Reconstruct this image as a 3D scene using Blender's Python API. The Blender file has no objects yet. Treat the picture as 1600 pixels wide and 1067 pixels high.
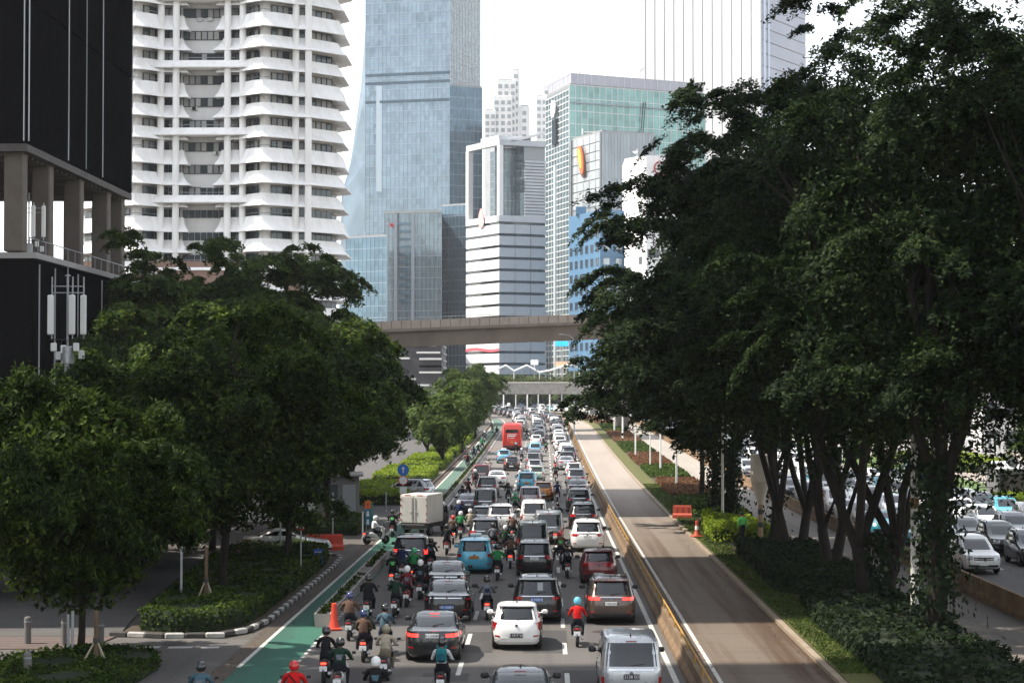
import bpy, math, random
import numpy as np
from mathutils import Vector, Matrix

random.seed(7)
RNG = np.random.default_rng(7)
S = bpy.context.scene
COL = S.collection
PI = math.pi

# ------------------------------------------------------------------ camera, sky, sun, exposure
F, HZ, VX, CAMH = 3111.0, 615.0, 850.0, 8.5
YAW = math.atan((VX - 800) / F)
PITCH = math.atan((HZ - 533.5) / F)
CAM = Vector((0, 0, CAMH))
FWD = Vector((-math.sin(YAW) * math.cos(PITCH), math.cos(YAW) * math.cos(PITCH), math.sin(PITCH)))
RGT = Vector((math.cos(YAW), math.sin(YAW), 0))
UPV = RGT.cross(FWD)
cam_d = bpy.data.cameras.new("camera")
cam_d.sensor_width = 36.0
cam_d.lens = F / 1600 * 36.0
cam_d.clip_start = 1.0
cam_d.clip_end = 9000.0
cam_o = bpy.data.objects.new("camera", cam_d)
COL.objects.link(cam_o)
cam_o.matrix_world = Matrix(((RGT.x, UPV.x, -FWD.x, 0), (RGT.y, UPV.y, -FWD.y, 0), (RGT.z, UPV.z, -FWD.z, CAMH), (0, 0, 0, 1)))
S.camera = cam_o

SUN_EL = math.radians(56)
SUN_AZ = math.radians(5)      # the sun stands over the left kerb, five degrees behind the camera's side
to_sun = Vector((-math.cos(SUN_AZ) * math.cos(SUN_EL), -math.sin(SUN_AZ) * math.cos(SUN_EL), math.sin(SUN_EL)))
SKY_STRENGTH, SUN_STRENGTH, EXPOSURE = 0.15, 3.9, 1.2

W = bpy.data.worlds.new("World")
S.world = W
W.use_nodes = True
wn, wl = W.node_tree.nodes, W.node_tree.links
wn.clear()
w_out = wn.new("ShaderNodeOutputWorld")
w_bg = wn.new("ShaderNodeBackground")
w_sky = wn.new("ShaderNodeTexSky")
w_sky.sky_type = 'NISHITA'
w_sky.sun_disc = False
w_sky.sun_elevation = SUN_EL
w_sky.sun_rotation = math.atan2(to_sun.x, to_sun.y)
w_sky.air_density = 1.2
w_sky.dust_density = 0.8
w_sky.ozone_density = 1.0
w_hsv = wn.new("ShaderNodeHueSaturation")
w_hsv.inputs['Saturation'].default_value = 0.3
wl.new(w_sky.outputs[0], w_hsv.inputs['Color'])
wl.new(w_hsv.outputs[0], w_bg.inputs[0])
w_bg.inputs[1].default_value = SKY_STRENGTH
wl.new(w_bg.outputs[0], w_out.inputs[0])

sun_d = bpy.data.lights.new("sun", 'SUN')
sun_d.energy = SUN_STRENGTH
sun_d.angle = math.radians(0.53)
sun_d.color = (1.0, 0.93, 0.83)
sun_o = bpy.data.objects.new("sun", sun_d)
COL.objects.link(sun_o)
sun_o.rotation_euler = (-to_sun).to_track_quat('-Z', 'Y').to_euler()
sun_o.location = to_sun * 300

S.view_settings.view_transform = 'Standard'
S.view_settings.look = 'None'
S.view_settings.exposure = EXPOSURE
S.view_settings.gamma = 1.0
S.view_settings.use_curve_mapping = False
S.render.engine = 'CYCLES'
S.cycles.use_denoising = True
S.cycles.max_bounces = 6
S.cycles.diffuse_bounces = 2
S.cycles.glossy_bounces = 3
S.cycles.transmission_bounces = 4
S.cycles.volume_bounces = 0
S.cycles.transparent_max_bounces = 4
S.cycles.caustics_reflective = False
S.cycles.caustics_refractive = False

# ------------------------------------------------------------------ where things stand
def zt(Y):
    """height of the ground: flat, then a gentle rise beyond the crossing"""
    s = min(1.0, max(0.0, (Y - 120.0) / 400.0))
    return 3.7 * (3 * s * s - 2 * s ** 3)

def cx(Y):
    """sideways bend of the avenue: straight, then to the left"""
    return -5e-4 * max(0.0, min(Y, 800) - 360.0) ** 2

def Wp(u, Y, h=0.0):
    return Vector((u + cx(Y), Y, zt(Y) + h))

def ray(px, py):
    return FWD + RGT * ((px - 800) / F) + UPV * ((533.5 - py) / F)

def at(px, py, Y):
    d = ray(px, py)
    return CAM + d * (Y / d.y)

def G(px, py):
    """(u, Y) of the ground point that a bearing meets"""
    d = ray(px, py)
    lo, hi = 20.0, 900.0
    for _ in range(50):
        m = (lo + hi) / 2
        if CAMH + d.z * m / d.y > zt(m): lo = m
        else: hi = m
    return d.x / d.y * lo - cx(lo), lo

def heading(Y):
    d = (cx(Y + 1) - cx(Y - 1)) / 2
    return -math.atan(d)

# ------------------------------------------------------------------ materials
MATS = {}
def mat(name, col, rough=0.7, metal=0.0, spec=0.5, coat=0.0, emit=None, es=1.0):
    if name in MATS: return MATS[name]
    m = bpy.data.materials.new(name)
    m.use_nodes = True
    b = m.node_tree.nodes['Principled BSDF']
    b.inputs['Base Color'].default_value = (*col, 1)
    b.inputs['Roughness'].default_value = rough
    b.inputs['Metallic'].default_value = metal
    b.inputs['Specular IOR Level'].default_value = spec
    b.inputs['Coat Weight'].default_value = coat
    b.inputs['Coat Roughness'].default_value = 0.05
    if emit:
        b.inputs['Emission Color'].default_value = (*emit, 1)
        b.inputs['Emission Strength'].default_value = es
    m.diffuse_color = (*col, 1)
    MATS[name] = m
    return m

def ntex(m, scale, detail=4, rough=0.6, coord='Object', sc=(1, 1, 1), dist=0.0):
    nt = m.node_tree
    tc = nt.nodes.new('ShaderNodeTexCoord')
    mp = nt.nodes.new('ShaderNodeMapping')
    mp.inputs['Scale'].default_value = sc
    nt.links.new(tc.outputs[coord], mp.inputs[0])
    n = nt.nodes.new('ShaderNodeTexNoise')
    n.inputs['Scale'].default_value = scale
    n.inputs['Detail'].default_value = detail
    n.inputs['Roughness'].default_value = rough
    n.inputs['Distortion'].default_value = dist
    nt.links.new(mp.outputs[0], n.inputs['Vector'])
    return n.outputs['Fac']

def ramp(m, fac, stops):
    nt = m.node_tree
    r = nt.nodes.new('ShaderNodeValToRGB')
    e = r.color_ramp.elements
    e[0].position, e[0].color = stops[0][0], (*stops[0][1], 1)
    e[1].position, e[1].color = stops[-1][0], (*stops[-1][1], 1)
    for p, c in stops[1:-1]:
        k = e.new(p); k.color = (*c, 1)
    nt.links.new(fac, r.inputs[0])
    return r.outputs[0]

def mixc(m, a, b, fac, mode='MIX'):
    nt = m.node_tree
    x = nt.nodes.new('ShaderNodeMix')
    x.data_type = 'RGBA'; x.blend_type = mode
    for sock, v in ((x.inputs[0], fac), (x.inputs[6], a), (x.inputs[7], b)):
        if hasattr(v, 'node'): nt.links.new(v, sock)
        elif isinstance(v, (int, float)): sock.default_value = v
        else: sock.default_value = (*v, 1)
    return x.outputs[2]

def base(m, col, bump=None, bs=0.3, bd=0.02):
    nt = m.node_tree
    b = nt.nodes['Principled BSDF']
    if col is not None: nt.links.new(col, b.inputs['Base Color'])
    if bump is not None:
        bp = nt.nodes.new('ShaderNodeBump')
        bp.inputs['Strength'].default_value = bs
        bp.inputs['Distance'].default_value = bd
        nt.links.new(bump, bp.inputs['Height'])
        nt.links.new(bp.outputs[0], b.inputs['Normal'])
    return m

def noisy(name, c0, c1, scale=3.0, rough=0.8, detail=5, sc=(1, 1, 1), bump=0.0, coord='Object', lo=0.3, hi=0.7, spec=0.4, metal=0.0):
    if name in MATS: return MATS[name]
    m = mat(name, c0, rough, metal, spec)
    f = ntex(m, scale, detail, coord=coord, sc=sc)
    base(m, ramp(m, f, [(lo, c0), (hi, c1)]), f if bump else None, bump, 0.03)
    return m

def leafmat(name, c0, c1, c2, trans=0.36, rough=0.65):
    if name in MATS: return MATS[name]
    m = mat(name, c1, rough, 0.0, 0.12)
    nt = m.node_tree
    b = nt.nodes['Principled BSDF']
    g = nt.nodes.new('ShaderNodeNewGeometry')
    n = ntex(m, 0.45, 3, coord='Object')
    mx = nt.nodes.new('ShaderNodeMath'); mx.operation = 'MULTIPLY_ADD'
    nt.links.new(g.outputs['Random Per Island'], mx.inputs[0]); mx.inputs[1].default_value = 0.75
    ms = nt.nodes.new('ShaderNodeMath'); ms.operation = 'MULTIPLY_ADD'
    nt.links.new(n, ms.inputs[0]); ms.inputs[1].default_value = 1.1; ms.inputs[2].default_value = -0.42
    nt.links.new(ms.outputs[0], mx.inputs[2])
    c = ramp(m, mx.outputs[0], [(0.08, c0), (0.5, c1), (0.92, c2)])
    nt.links.new(c, b.inputs['Base Color'])
    tr = nt.nodes.new('ShaderNodeBsdfTranslucent')
    nt.links.new(c, tr.inputs[0])
    ad = nt.nodes.new('ShaderNodeMixShader'); ad.inputs[0].default_value = trans
    nt.links.new(b.outputs[0], ad.inputs[1]); nt.links.new(tr.outputs[0], ad.inputs[2])
    nt.links.new(ad.outputs[0], nt.nodes['Material Output'].inputs[0])
    return m

# ------------------------------------------------------------------ mesh building
class MB:
    def __init__(s): s.v = []; s.f = []; s.m = []
    def add(s, vs, fs, mi=0):
        o = len(s.v)
        s.v.extend(tuple(x) for x in vs)
        for f in fs:
            s.f.append(tuple(i + o for i in f)); s.m.append(mi)
        return s
    def box(s, c, d, mi=0, rz=0.0, rx=0.0, ry=0.0, taper=(1, 1)):
        hx, hy, hz = d[0] / 2, d[1] / 2, d[2] / 2
        R = Matrix.Rotation(rz, 3, 'Z') @ Matrix.Rotation(rx, 3, 'X') @ Matrix.Rotation(ry, 3, 'Y')
        vs = []
        for z in (-1, 1):
            tx, ty = (1, 1) if z < 0 else taper
            for x, y in ((-1, -1), (1, -1), (1, 1), (-1, 1)):
                vs.append(R @ Vector((x * hx * tx, y * hy * ty, z * hz)) + Vector(c))
        return s.add(vs, [(3, 2, 1, 0), (4, 5, 6, 7), (0, 1, 5, 4), (1, 2, 6, 5), (2, 3, 7, 6), (3, 0, 4, 7)], mi)
    def bbox(s, c, d, b=0.02, mi=0, rz=0.0):
        """box with chamfered upright and top edges"""
        hx, hy, hz = d[0] / 2, d[1] / 2, d[2] / 2
        b = min(b, hx * .9, hy * .9, hz * .9)
        def ring(x, y, k, z): return [(-x + k, -y, z), (x - k, -y, z), (x, -y + k, z), (x, y - k, z), (x - k, y, z), (-x + k, y, z), (-x, y - k, z), (-x, -y + k, z)]
        rs = [ring(hx - b, hy - b, b, -hz), ring(hx, hy, b, -hz + b), ring(hx, hy, b, hz - b), ring(hx - b, hy - b, b, hz)]
        R = Matrix.Rotation(rz, 3, 'Z')
        return s.loft([[R @ Vector(p) + Vector(c) for p in r] for r in rs], mi, True, True)
    def loft(s, rings, mi=0, cap0=True, cap1=True, closed=True):
        n = len(rings[0]); vs = [p for r in rings for p in r]; fs = []
        for k in range(len(rings) - 1):
            for i in range(n if closed else n - 1):
                j = (i + 1) % n
                fs.append((k * n + i, k * n + j, (k + 1) * n + j, (k + 1) * n + i))
        if cap0: fs.append(tuple(range(n - 1, -1, -1)))
        if cap1: fs.append(tuple((len(rings) - 1) * n + i for i in range(n)))
        return s.add(vs, fs, mi)
    def tube(s, pts, r, n=8, mi=0, cap=True):
        pts = [Vector(p) for p in pts]
        rs = r if isinstance(r, (list, tuple)) else [r] * len(pts)
        rings = []
        for i, p in enumerate(pts):
            d = (pts[min(i + 1, len(pts) - 1)] - pts[max(i - 1, 0)])
            d = d.normalized() if d.length > 1e-9 else Vector((0, 0, 1))
            a = d.cross(Vector((0, 0, 1)) if abs(d.z) < 0.9 else Vector((1, 0, 0))).normalized()
            b = d.cross(a)
            rings.append([p + (a * math.cos(2 * PI * k / n) + b * math.sin(2 * PI * k / n)) * rs[i] for k in range(n)])
        return s.loft(rings, mi, cap, cap)
    def lathe(s, prof, c=(0, 0, 0), n=16, mi=0):
        rings = [[Vector((c[0] + r * math.cos(2 * PI * k / n), c[1] + r * math.sin(2 * PI * k / n), c[2] + z)) for k in range(n)] for r, z in prof]
        return s.loft(rings, mi)
    def disc(s, c, r, thick, axis='Y', n=24, mi=0):
        rings = []
        for t in (-thick / 2, thick / 2):
            rr = []
            for k in range(n):
                a, b = r * math.cos(2 * PI * k / n), r * math.sin(2 * PI * k / n)
                p = {'X': (t, a, b), 'Y': (a, t, b), 'Z': (a, b, t)}[axis]
                rr.append(Vector(c) + Vector(p))
            rings.append(rr)
        return s.loft(rings, mi)
    def patch(s, fn, nu, nv, depth=(0, 0, 0), mi=0):
        """curved panel fn(i/nu, j/nv) with a back side shifted by depth"""
        g = [[Vector(fn(i / nu, j / nv)) for i in range(nu + 1)] for j in range(nv + 1)]
        d = Vector(depth)
        vs = [p for r in g for p in r]
        n = nu + 1
        fs = [(j * n + i, j * n + i + 1, (j + 1) * n + i + 1, (j + 1) * n + i) for j in range(nv) for i in range(nu)]
        if d.length > 0:
            rim = [i for i in range(nu + 1)] + [j * n + nu for j in range(1, nv + 1)] + [nv * n + i for i in range(nu - 1, -1, -1)] + [j * n for j in range(nv - 1, 0, -1)]
            o = len(vs)
            vs += [vs[i] + d for i in rim]
            L = len(rim)
            fs += [(rim[(k + 1) % L], rim[k], o + k, o + (k + 1) % L) for k in range(L)]
        return s.add(vs, fs, mi)
    def mesh(s, name, mats, smooth=False):
        me = bpy.data.meshes.new(name)
        me.from_pydata(s.v, [], s.f)
        for m in (mats if isinstance(mats, (list, tuple)) else [mats]): me.materials.append(m)
        if len(me.materials) > 1: me.polygons.foreach_set('material_index', s.m)
        if smooth:
            me.polygons.foreach_set('use_smooth', [True] * len(s.f))
            try: me.set_sharp_from_angle(angle=math.radians(smooth if smooth is not True else 40))
            except Exception: pass
        me.update()
        return me
    def build(s, name, mats, parent=None, smooth=False, loc=None, rz=None, **kw):
        return link(name, s.mesh(name, mats, smooth), parent, loc, rz, **kw)

KIDS = {}
THINGS = []
def link(name, data, parent=None, loc=None, rz=None, kind=None, label=None, mat_over=None):
    o = bpy.data.objects.new(name, data)
    COL.objects.link(o)
    if parent is not None:
        o.parent = parent
        KIDS.setdefault(parent.name, []).append(o)
    if loc is not None: o.location = loc
    if rz is not None: o.rotation_euler = (0, 0, rz)
    if kind: o['kind'] = kind
    if label: o['label'] = label
    if mat_over is not None: paint(o, mat_over)
    return o

def paint(o, m, i=0):
    sl = o.material_slots[i]
    sl.link = 'OBJECT'
    sl.material = m

def tag(o, label, cat, group=None):
    o['label'] = label; o['category'] = cat
    if group: o['group'] = group
    THINGS.append(o)
    return o

def thing(name, label, cat, loc=(0, 0, 0), rz=0.0, group=None):
    o = bpy.data.objects.new(name, None)
    o.empty_display_size = 0.3
    COL.objects.link(o)
    o.location = loc; o.rotation_euler = (0, 0, rz)
    return tag(o, label, cat, group)

def dup(root, loc, rz, label, group=None, scale=None):
    r = root.copy(); COL.objects.link(r)
    r.location = loc; r.rotation_euler = (0, 0, rz)
    if scale: r.scale = scale
    r['label'] = label
    if group: r['group'] = group
    THINGS.append(r)
    def rec(a, b):
        for ch in KIDS.get(a.name, []):
            c = ch.copy(); COL.objects.link(c); c.parent = b
            KIDS.setdefault(b.name, []).append(c)
            rec(ch, c)
    rec(root, r)
    return r

def structure(name, mb, m, smooth=False, **kw):
    o = mb.build(name, m, None, smooth, **kw)
    o['kind'] = 'structure'
    return o

def np_mesh(name, V, Q, m, smooth=False):
    """mesh from numpy vertices and an (n, k) face array"""
    me = bpy.data.meshes.new(name)
    k = Q.shape[1]
    me.vertices.add(len(V)); me.vertices.foreach_set('co', V.astype(np.float32).ravel())
    me.loops.add(Q.size); me.loops.foreach_set('vertex_index', Q.astype(np.int32).ravel())
    me.polygons.add(len(Q)); me.polygons.foreach_set('loop_start', np.arange(0, Q.size, k, dtype=np.int32))
    me.polygons.foreach_set('loop_total', np.full(len(Q), k, dtype=np.int32))
    for x in (m if isinstance(m, (list, tuple)) else [m]): me.materials.append(x)
    me.update(calc_edges=True)
    return me

def leaves(P, N, L, Wd, rng, droop=0.0):
    """rhombic leaves at points P with approximate normals N"""
    n = len(P)
    N = N / (np.linalg.norm(N, axis=1, keepdims=True) + 1e-9)
    r = rng.normal(size=(n, 3))
    A = np.cross(N, r); A /= (np.linalg.norm(A, axis=1, keepdims=True) + 1e-9)
    A[:, 2] -= droop; A /= (np.linalg.norm(A, axis=1, keepdims=True) + 1e-9)
    B = np.cross(N, A); B /= (np.linalg.norm(B, axis=1, keepdims=True) + 1e-9)
    l = (L * rng.uniform(0.65, 1.3, n))[:, None]; w = (Wd * rng.uniform(0.7, 1.3, n))[:, None]
    V = np.empty((n, 4, 3))
    V[:, 0] = P - A * l * 0.5
    V[:, 1] = P + B * w * 0.5 - A * l * 0.05
    V[:, 2] = P + A * l * 0.5 - N * l * 0.12
    V[:, 3] = P - B * w * 0.5 - A * l * 0.05
    Q = np.arange(n * 4).reshape(n, 4)
    return V.reshape(-1, 3), Q

def leaves3(P, N, L, Wd, rng, droop=0.0):
    """slim three-cornered leaves, for crowns seen from afar"""
    V, Q = leaves(P, N, L, Wd, rng, droop)
    n = len(P)
    V = V.reshape(n, 4, 3)
    T = np.empty((n, 3, 3))
    T[:, 0] = V[:, 1] * .5 + V[:, 0] * .5; T[:, 1] = V[:, 2]; T[:, 2] = V[:, 3] * 1.15 - (V[:, 0]) * .15
    return T.reshape(-1, 3), np.arange(n * 3).reshape(n, 3)
# ------------------------------------------------------------------ ground materials
def road_material(name, c0, c1, stain, streak=0.5, rough=0.85):
    m = mat(name, c0, rough, 0, 0.35)
    big = ntex(m, 0.12, 5, 0.6)
    fine = ntex(m, 18, 3, 0.7)
    run = ntex(m, 1.1, 4, 0.6, sc=(1, 0.02, 1))
    a = ramp(m, big, [(0.3, c0), (0.7, c1)])
    b = mixc(m, a, stain, ramp(m, run, [(0.46, (0, 0, 0)), (0.64, (streak, streak, streak))]))
    oil = ntex(m, 2.2, 5, 0.7, sc=(1, .35, 1))
    b = mixc(m, b, tuple(x * .45 for x in stain), ramp(m, oil, [(0.60, (0, 0, 0)), (0.74, (.75, .75, .75))]))
    c = mixc(m, b, (0.5, 0.5, 0.5), 0.35, 'OVERLAY')
    d = mixc(m, b, ramp(m, fine, [(0.25, (0.55, 0.55, 0.55)), (0.75, (1.0, 1.0, 1.0))]), 0.6, 'MULTIPLY')
    return base(m, d, fine, 0.25, 0.01)

M_ASPH = road_material('asphalt', (0.098, 0.090, 0.084), (0.122, 0.112, 0.103), (0.076, 0.072, 0.069), 0.55)
M_BUSWAY = road_material('busway_concrete', (0.128, 0.100, 0.076), (0.165, 0.130, 0.100), (0.068, 0.036, 0.018), .9)
M_BUSWAY2 = road_material('pale_busway_concrete', (0.15, 0.132, 0.112), (0.19, 0.168, 0.142), (0.11, 0.085, 0.062), 0.6)
M_BIKE = road_material('green_lane_paint', (0.024, 0.105, 0.073), (0.038, 0.135, 0.092), (0.03, 0.07, 0.052), 0.5)
M_GUTTER = road_material('gutter_asphalt', (0.075, 0.058, 0.045), (0.10, 0.08, 0.064), (0.05, 0.042, 0.035), 0.6)
M_SIDEROAD = road_material('side_road', (0.088, 0.075, 0.066), (0.11, 0.095, 0.083), (0.065, 0.057, 0.052), 0.4)
M_GROUND = noisy('ground_dirt', (0.06, 0.054, 0.046), (0.09, 0.082, 0.07), 0.08, 0.95)
M_PAVE = noisy('pavement_stone', (0.062, 0.058, 0.056), (0.088, 0.082, 0.078), 0.6, 0.85, bump=0.1)
M_PAVERED = noisy('red_paving', (0.085, 0.058, 0.05), (0.115, 0.085, 0.075), 1.2, 0.85)
M_GRASS = noisy('lawn_grass', (0.035, 0.07, 0.012), (0.075, 0.125, 0.02), 1.4, 0.9, bump=0.5)
M_SOIL = noisy('planting_soil', (0.035, 0.028, 0.02), (0.07, 0.05, 0.032), 1.2, 0.95, bump=0.4)
M_LINE = noisy('road_line_paint', (0.36, 0.35, 0.32), (0.52, 0.51, 0.48), 4.0, 0.75)
M_CONC = noisy('concrete', (0.25, 0.235, 0.215), (0.36, 0.34, 0.31), 0.9, 0.9, bump=0.15)
M_KERB_W = noisy('white_kerb_paint', (0.28, 0.27, 0.25), (0.46, 0.45, 0.42), 6, 0.8)
M_KERB_B = noisy('black_kerb_paint', (0.035, 0.033, 0.03), (0.07, 0.065, 0.06), 6, 0.8)
M_KERB = noisy('kerb_concrete', (0.20, 0.15, 0.10), (0.28, 0.23, 0.17), 2, 0.85)

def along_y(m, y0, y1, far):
    """paler farther on: cleaner busway concrete past the dust, painted sunlight on the green lane"""
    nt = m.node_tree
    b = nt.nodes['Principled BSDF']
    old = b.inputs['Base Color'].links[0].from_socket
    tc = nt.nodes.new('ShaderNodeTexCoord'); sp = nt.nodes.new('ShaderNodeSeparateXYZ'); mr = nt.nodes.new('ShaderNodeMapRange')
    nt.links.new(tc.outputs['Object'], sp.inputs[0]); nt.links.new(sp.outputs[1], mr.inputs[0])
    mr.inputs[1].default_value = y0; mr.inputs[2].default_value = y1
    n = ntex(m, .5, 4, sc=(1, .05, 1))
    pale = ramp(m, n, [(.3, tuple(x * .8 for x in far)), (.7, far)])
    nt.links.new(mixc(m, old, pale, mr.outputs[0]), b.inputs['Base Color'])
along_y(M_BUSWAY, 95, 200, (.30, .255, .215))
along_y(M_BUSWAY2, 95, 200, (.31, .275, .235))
along_y(M_BIKE, 105, 190, (.085, .145, .112))  # worn paint, and the sunlit stretch put into the colour
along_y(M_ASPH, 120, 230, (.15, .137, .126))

def Ys(Y0, Y1, step=8.0):
    n = max(1, int((Y1 - Y0) / step))
    return [Y0 + (Y1 - Y0) * i / n for i in range(n + 1)]

def strip(mb, u0, u1, Y0, Y1, lift, mi=0, step=8.0, drop=None):
    ys = Ys(Y0, Y1, step)
    f0 = u0 if callable(u0) else (lambda y: u0)
    f1 = u1 if callable(u1) else (lambda y: u1)
    vs = []; fs = []
    for y in ys:
        vs += [Wp(f0(y), y, lift), Wp(f1(y), y, lift)]
    fs = [(2 * i, 2 * i + 1, 2 * i + 3, 2 * i + 2) for i in range(len(ys) - 1)]
    mb.add(vs, fs, mi)
    if drop:
        for s_, f_ in ((0, f0), (1, f1)):
            v2 = []
            for y in ys: v2 += [Wp(f_(y), y, lift), Wp(f_(y), y, lift - drop)]
            fs2 = [((2 * i, 2 * i + 2, 2 * i + 3, 2 * i + 1) if s_ else (2 * i, 2 * i + 1, 2 * i + 3, 2 * i + 2)) for i in range(len(ys) - 1)]
            mb.add(v2, fs2, mi)
    return mb

def slab(mb, pts, lift, thick=0.0, mi=0):
    top = [Wp(u, y, lift) for u, y in pts]
    n = len(top)
    mb.add(top, [tuple(range(n))], mi)
    if thick:
        bot = [p - Vector((0, 0, thick)) for p in top]
        mb.add(top + bot, [((i + 1) % n, i, n + i, n + (i + 1) % n) for i in range(n)], mi)
    return mb

# the ground sheet reaches the horizon and follows the rise of the avenue
g = MB()
gy = [-80, 0, 60] + Ys(120, 560, 20) + [700, 1200, 2500, 6000]
gx = [-5000, -1500, -400, -120, 0, 120, 400, 1500, 5000]
vs = [Vector((x, y, zt(y) - 0.03)) for y in gy for x in gx]
n = len(gx)
g.add(vs, [(j * n + i, j * n + i + 1, (j + 1) * n + i + 1, (j + 1) * n + i) for j in range(len(gy) - 1) for i in range(n - 1)])
structure('ground', g, M_GROUND)

structure('main_road', strip(MB(), -7.8, 4.3, 15, 545, 0.0), M_ASPH)
structure('bike_lane', strip(MB(), -9.5, -7.8, 15, 420, 0.002), M_BIKE)
structure('gutter', strip(MB(), -10.15, -9.5, 15, 420, 0.0), M_GUTTER)
structure('busway', strip(MB(), 4.75, 8.6, 15, 560, 0.0), M_BUSWAY)
structure('far_busway', strip(MB(), 14.3, 18.2, 15, 580, 0.0), M_BUSWAY2)
structure('opposite_road', strip(MB(), 18.2, 33.0, 15, 588, 0.0), M_ASPH)
structure('busway_kerb', strip(MB(), 8.6, 8.82, 15, 520, 0.12, drop=0.12), M_KERB)
structure('far_busway_kerb', strip(MB(), 14.08, 14.3, 15, 520, 0.12, drop=0.12), M_KERB)
structure('roadside_kerb', strip(MB(), 33.0, 33.2, 15, 520, 0.13, drop=0.13), M_KERB)
structure('median_lawn', strip(MB(), 8.82, 14.08, 15, 520, 0.10), M_SOIL)
structure('roadside_lawn', strip(MB(), 33.2, 40.0, 60, 330, 0.10), M_GRASS)
structure('forecourt_pavement', strip(MB(), 40.0, 95.0, 60, 420, 0.02), noisy('forecourt_paving', (0.21, 0.18, 0.15), (0.26, 0.225, 0.19), 0.3, 0.85))
# left-hand pavements and the two side roads
structure('left_pavement', strip(MB(), -40, -10.15, 140, 420, 0.06, drop=0.06), M_PAVE)
lp = MB()
slab(lp, [(-45, 69.6), (-14.9, 69.6), (-15.5, 75), (-16.4, 85), (-17.2, 97), (-17.6, 105), (-45, 105)], 0.03, 0.03)
structure('plaza_pavement', lp, M_PAVE)
structure('red_pavement', slab(MB(), [(-45, 66.2), (-15.2, 66.2), (-15.0, 69.6), (-45, 69.6)], 0.025, 0.03), M_PAVERED)
structure('near_side_road', slab(MB(), [(-45, 59), (-10.15, 59), (-10.15, 69.0), (-11, 69.2), (-14.9, 69.6), (-15.2, 66.2), (-45, 66.2)], 0.0), M_ASPH)
structure('side_road', slab(MB(), [(-45, 105), (-16, 105), (-12, 105.6), (-10.4, 103.4), (-10.15, 98), (-10.15, 118), (-13.5, 128), (-20, 133), (-45, 135)], 0.0), M_SIDEROAD)
structure('corner_pavement', slab(MB(), [(-10.15, 118), (-10.15, 140), (-45, 140), (-45, 135), (-20, 133), (-13.5, 128)], 0.08, 0.08), M_PAVE)
structure('corner_ground', slab(MB(), [(-10.15, 15), (-10.15, 59), (-45, 59), (-45, 15)], 0.0), M_ASPH)

# repair patches, joints and covers in the carriageway
rp = random.Random(3)
pm_ = [road_material('patch_dark', (.055, .052, .050), (.07, .066, .063), (.04, .038, .037), .4), road_material('patch_pale', (.125, .115, .105), (.15, .138, .126), (.09, .085, .08), .4)]
for k in range(26):
    u, y = rp.uniform(-6.5, 2.6), 55 + 150 * rp.random() ** 1.4
    w, l = rp.uniform(.7, 1.9), rp.uniform(1.5, 7)
    structure('road_patch', slab(MB(), [(u, y), (u + w, y + rp.uniform(-.1, .1)), (u + w + rp.uniform(-.05, .05), y + l), (u + rp.uniform(-.05, .05), y + l)], .0015 + .0001 * k), pm_[k % 2])
cj = MB()
for k in range(40):
    y = 56 + k * 5.0
    slab(cj, [(4.95, y), (8.55, y), (8.55, y + .05), (4.95, y + .05)], .0015)
structure('busway_joints', cj, noisy('joint_tar', (.035, .03, .026), (.05, .045, .04), 3, .9))
cover = MB().lathe([(.34, 0), (.34, .008), (.30, .010)], (0, 0, 0), 20).mesh('cover', noisy('cast_iron', (.035, .034, .033), (.06, .057, .054), 9, .7, metal=.4))
crim = MB().lathe([(.42, 0), (.42, .005)], (0, 0, 0), 20).mesh('rim', M_GUTTER)
for k, (u, y, lab) in enumerate(((-.9, 62.5, 'round iron cover in the middle lane ahead of the dark glossy sedan'), (2.1, 71.5, 'round iron cover ahead of the silver van'), (-5.2, 69, 'round iron cover among the near riders'), (-1.6, 100, 'round iron cover ahead of the black suv with chrome strip'), (-12.6, 67.8, 'round iron cover at the mouth of the near side road'))):
    t = thing('manhole_cover', lab, 'manhole cover', Wp(u, y, .004)); link('cover', cover, t); link('rim', crim, t)

# painted lines
ml = MB()
k0 = 66.8
for base_u in (-2.61, 0.69):
    for k in range(-6, 50):
        y0 = k0 + 7.4 * k - 1.5 + (2.5 if base_u < 0 else 0)
        if y0 < 18: continue
        strip(ml, base_u - 0.075, base_u + 0.075, y0, y0 + 3.0, 0.004, step=3)
dashes = ml
structure('lane_markings', ml, M_LINE)
ml = MB()
strip(ml, 3.82, 3.99, 15, 540, 0.004)
strip(ml, 5.15, 5.28, 15, 540, 0.004)
strip(ml, -9.58, -9.44, 62, 420, 0.006)
strip(ml, -7.3, -7.16, 128, 420, 0.004)
strip(ml, -8.0, -7.88, 134, 230, 0.006)
strip(ml, 32.5, 32.65, 60, 500, 0.004)
strip(ml, 18.75, 18.9, 60, 500, 0.004)
for k in range(0, 24):
    strip(ml, -7.86, -7.74, 57 + k * 0.9, 57.55 + k * 0.9, 0.006, step=1)
structure('edge_lines', ml, M_LINE)
ml = MB()
for u in (22.2, 25.6, 29.0):
    for k in range(60):
        strip(ml, u - 0.07, u + 0.07, 60 + 7.4 * k, 63 + 7.4 * k, 0.004, step=3)
structure('opposite_lane_markings', ml, M_LINE)
ml = MB()   # worn broad stop strip at the mouth of the near side road
for a, b in ((-14.6, -13.9), (-13.7, -12.9), (-12.6, -11.8), (-11.5, -10.9)):
    slab(ml, [(a, 66.6), (b, 66.7), (b, 67.15), (a, 67.05)], 0.004)
for k in range(5):
    slab(ml, [(-20.5 + k * 1.2, 60.5), (-19.8 + k * 1.2, 60.5), (-19.3 + k * 1.2, 64.2), (-20.0 + k * 1.2, 64.2)], 0.004)
structure('stop_markings', ml, M_LINE)
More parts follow.
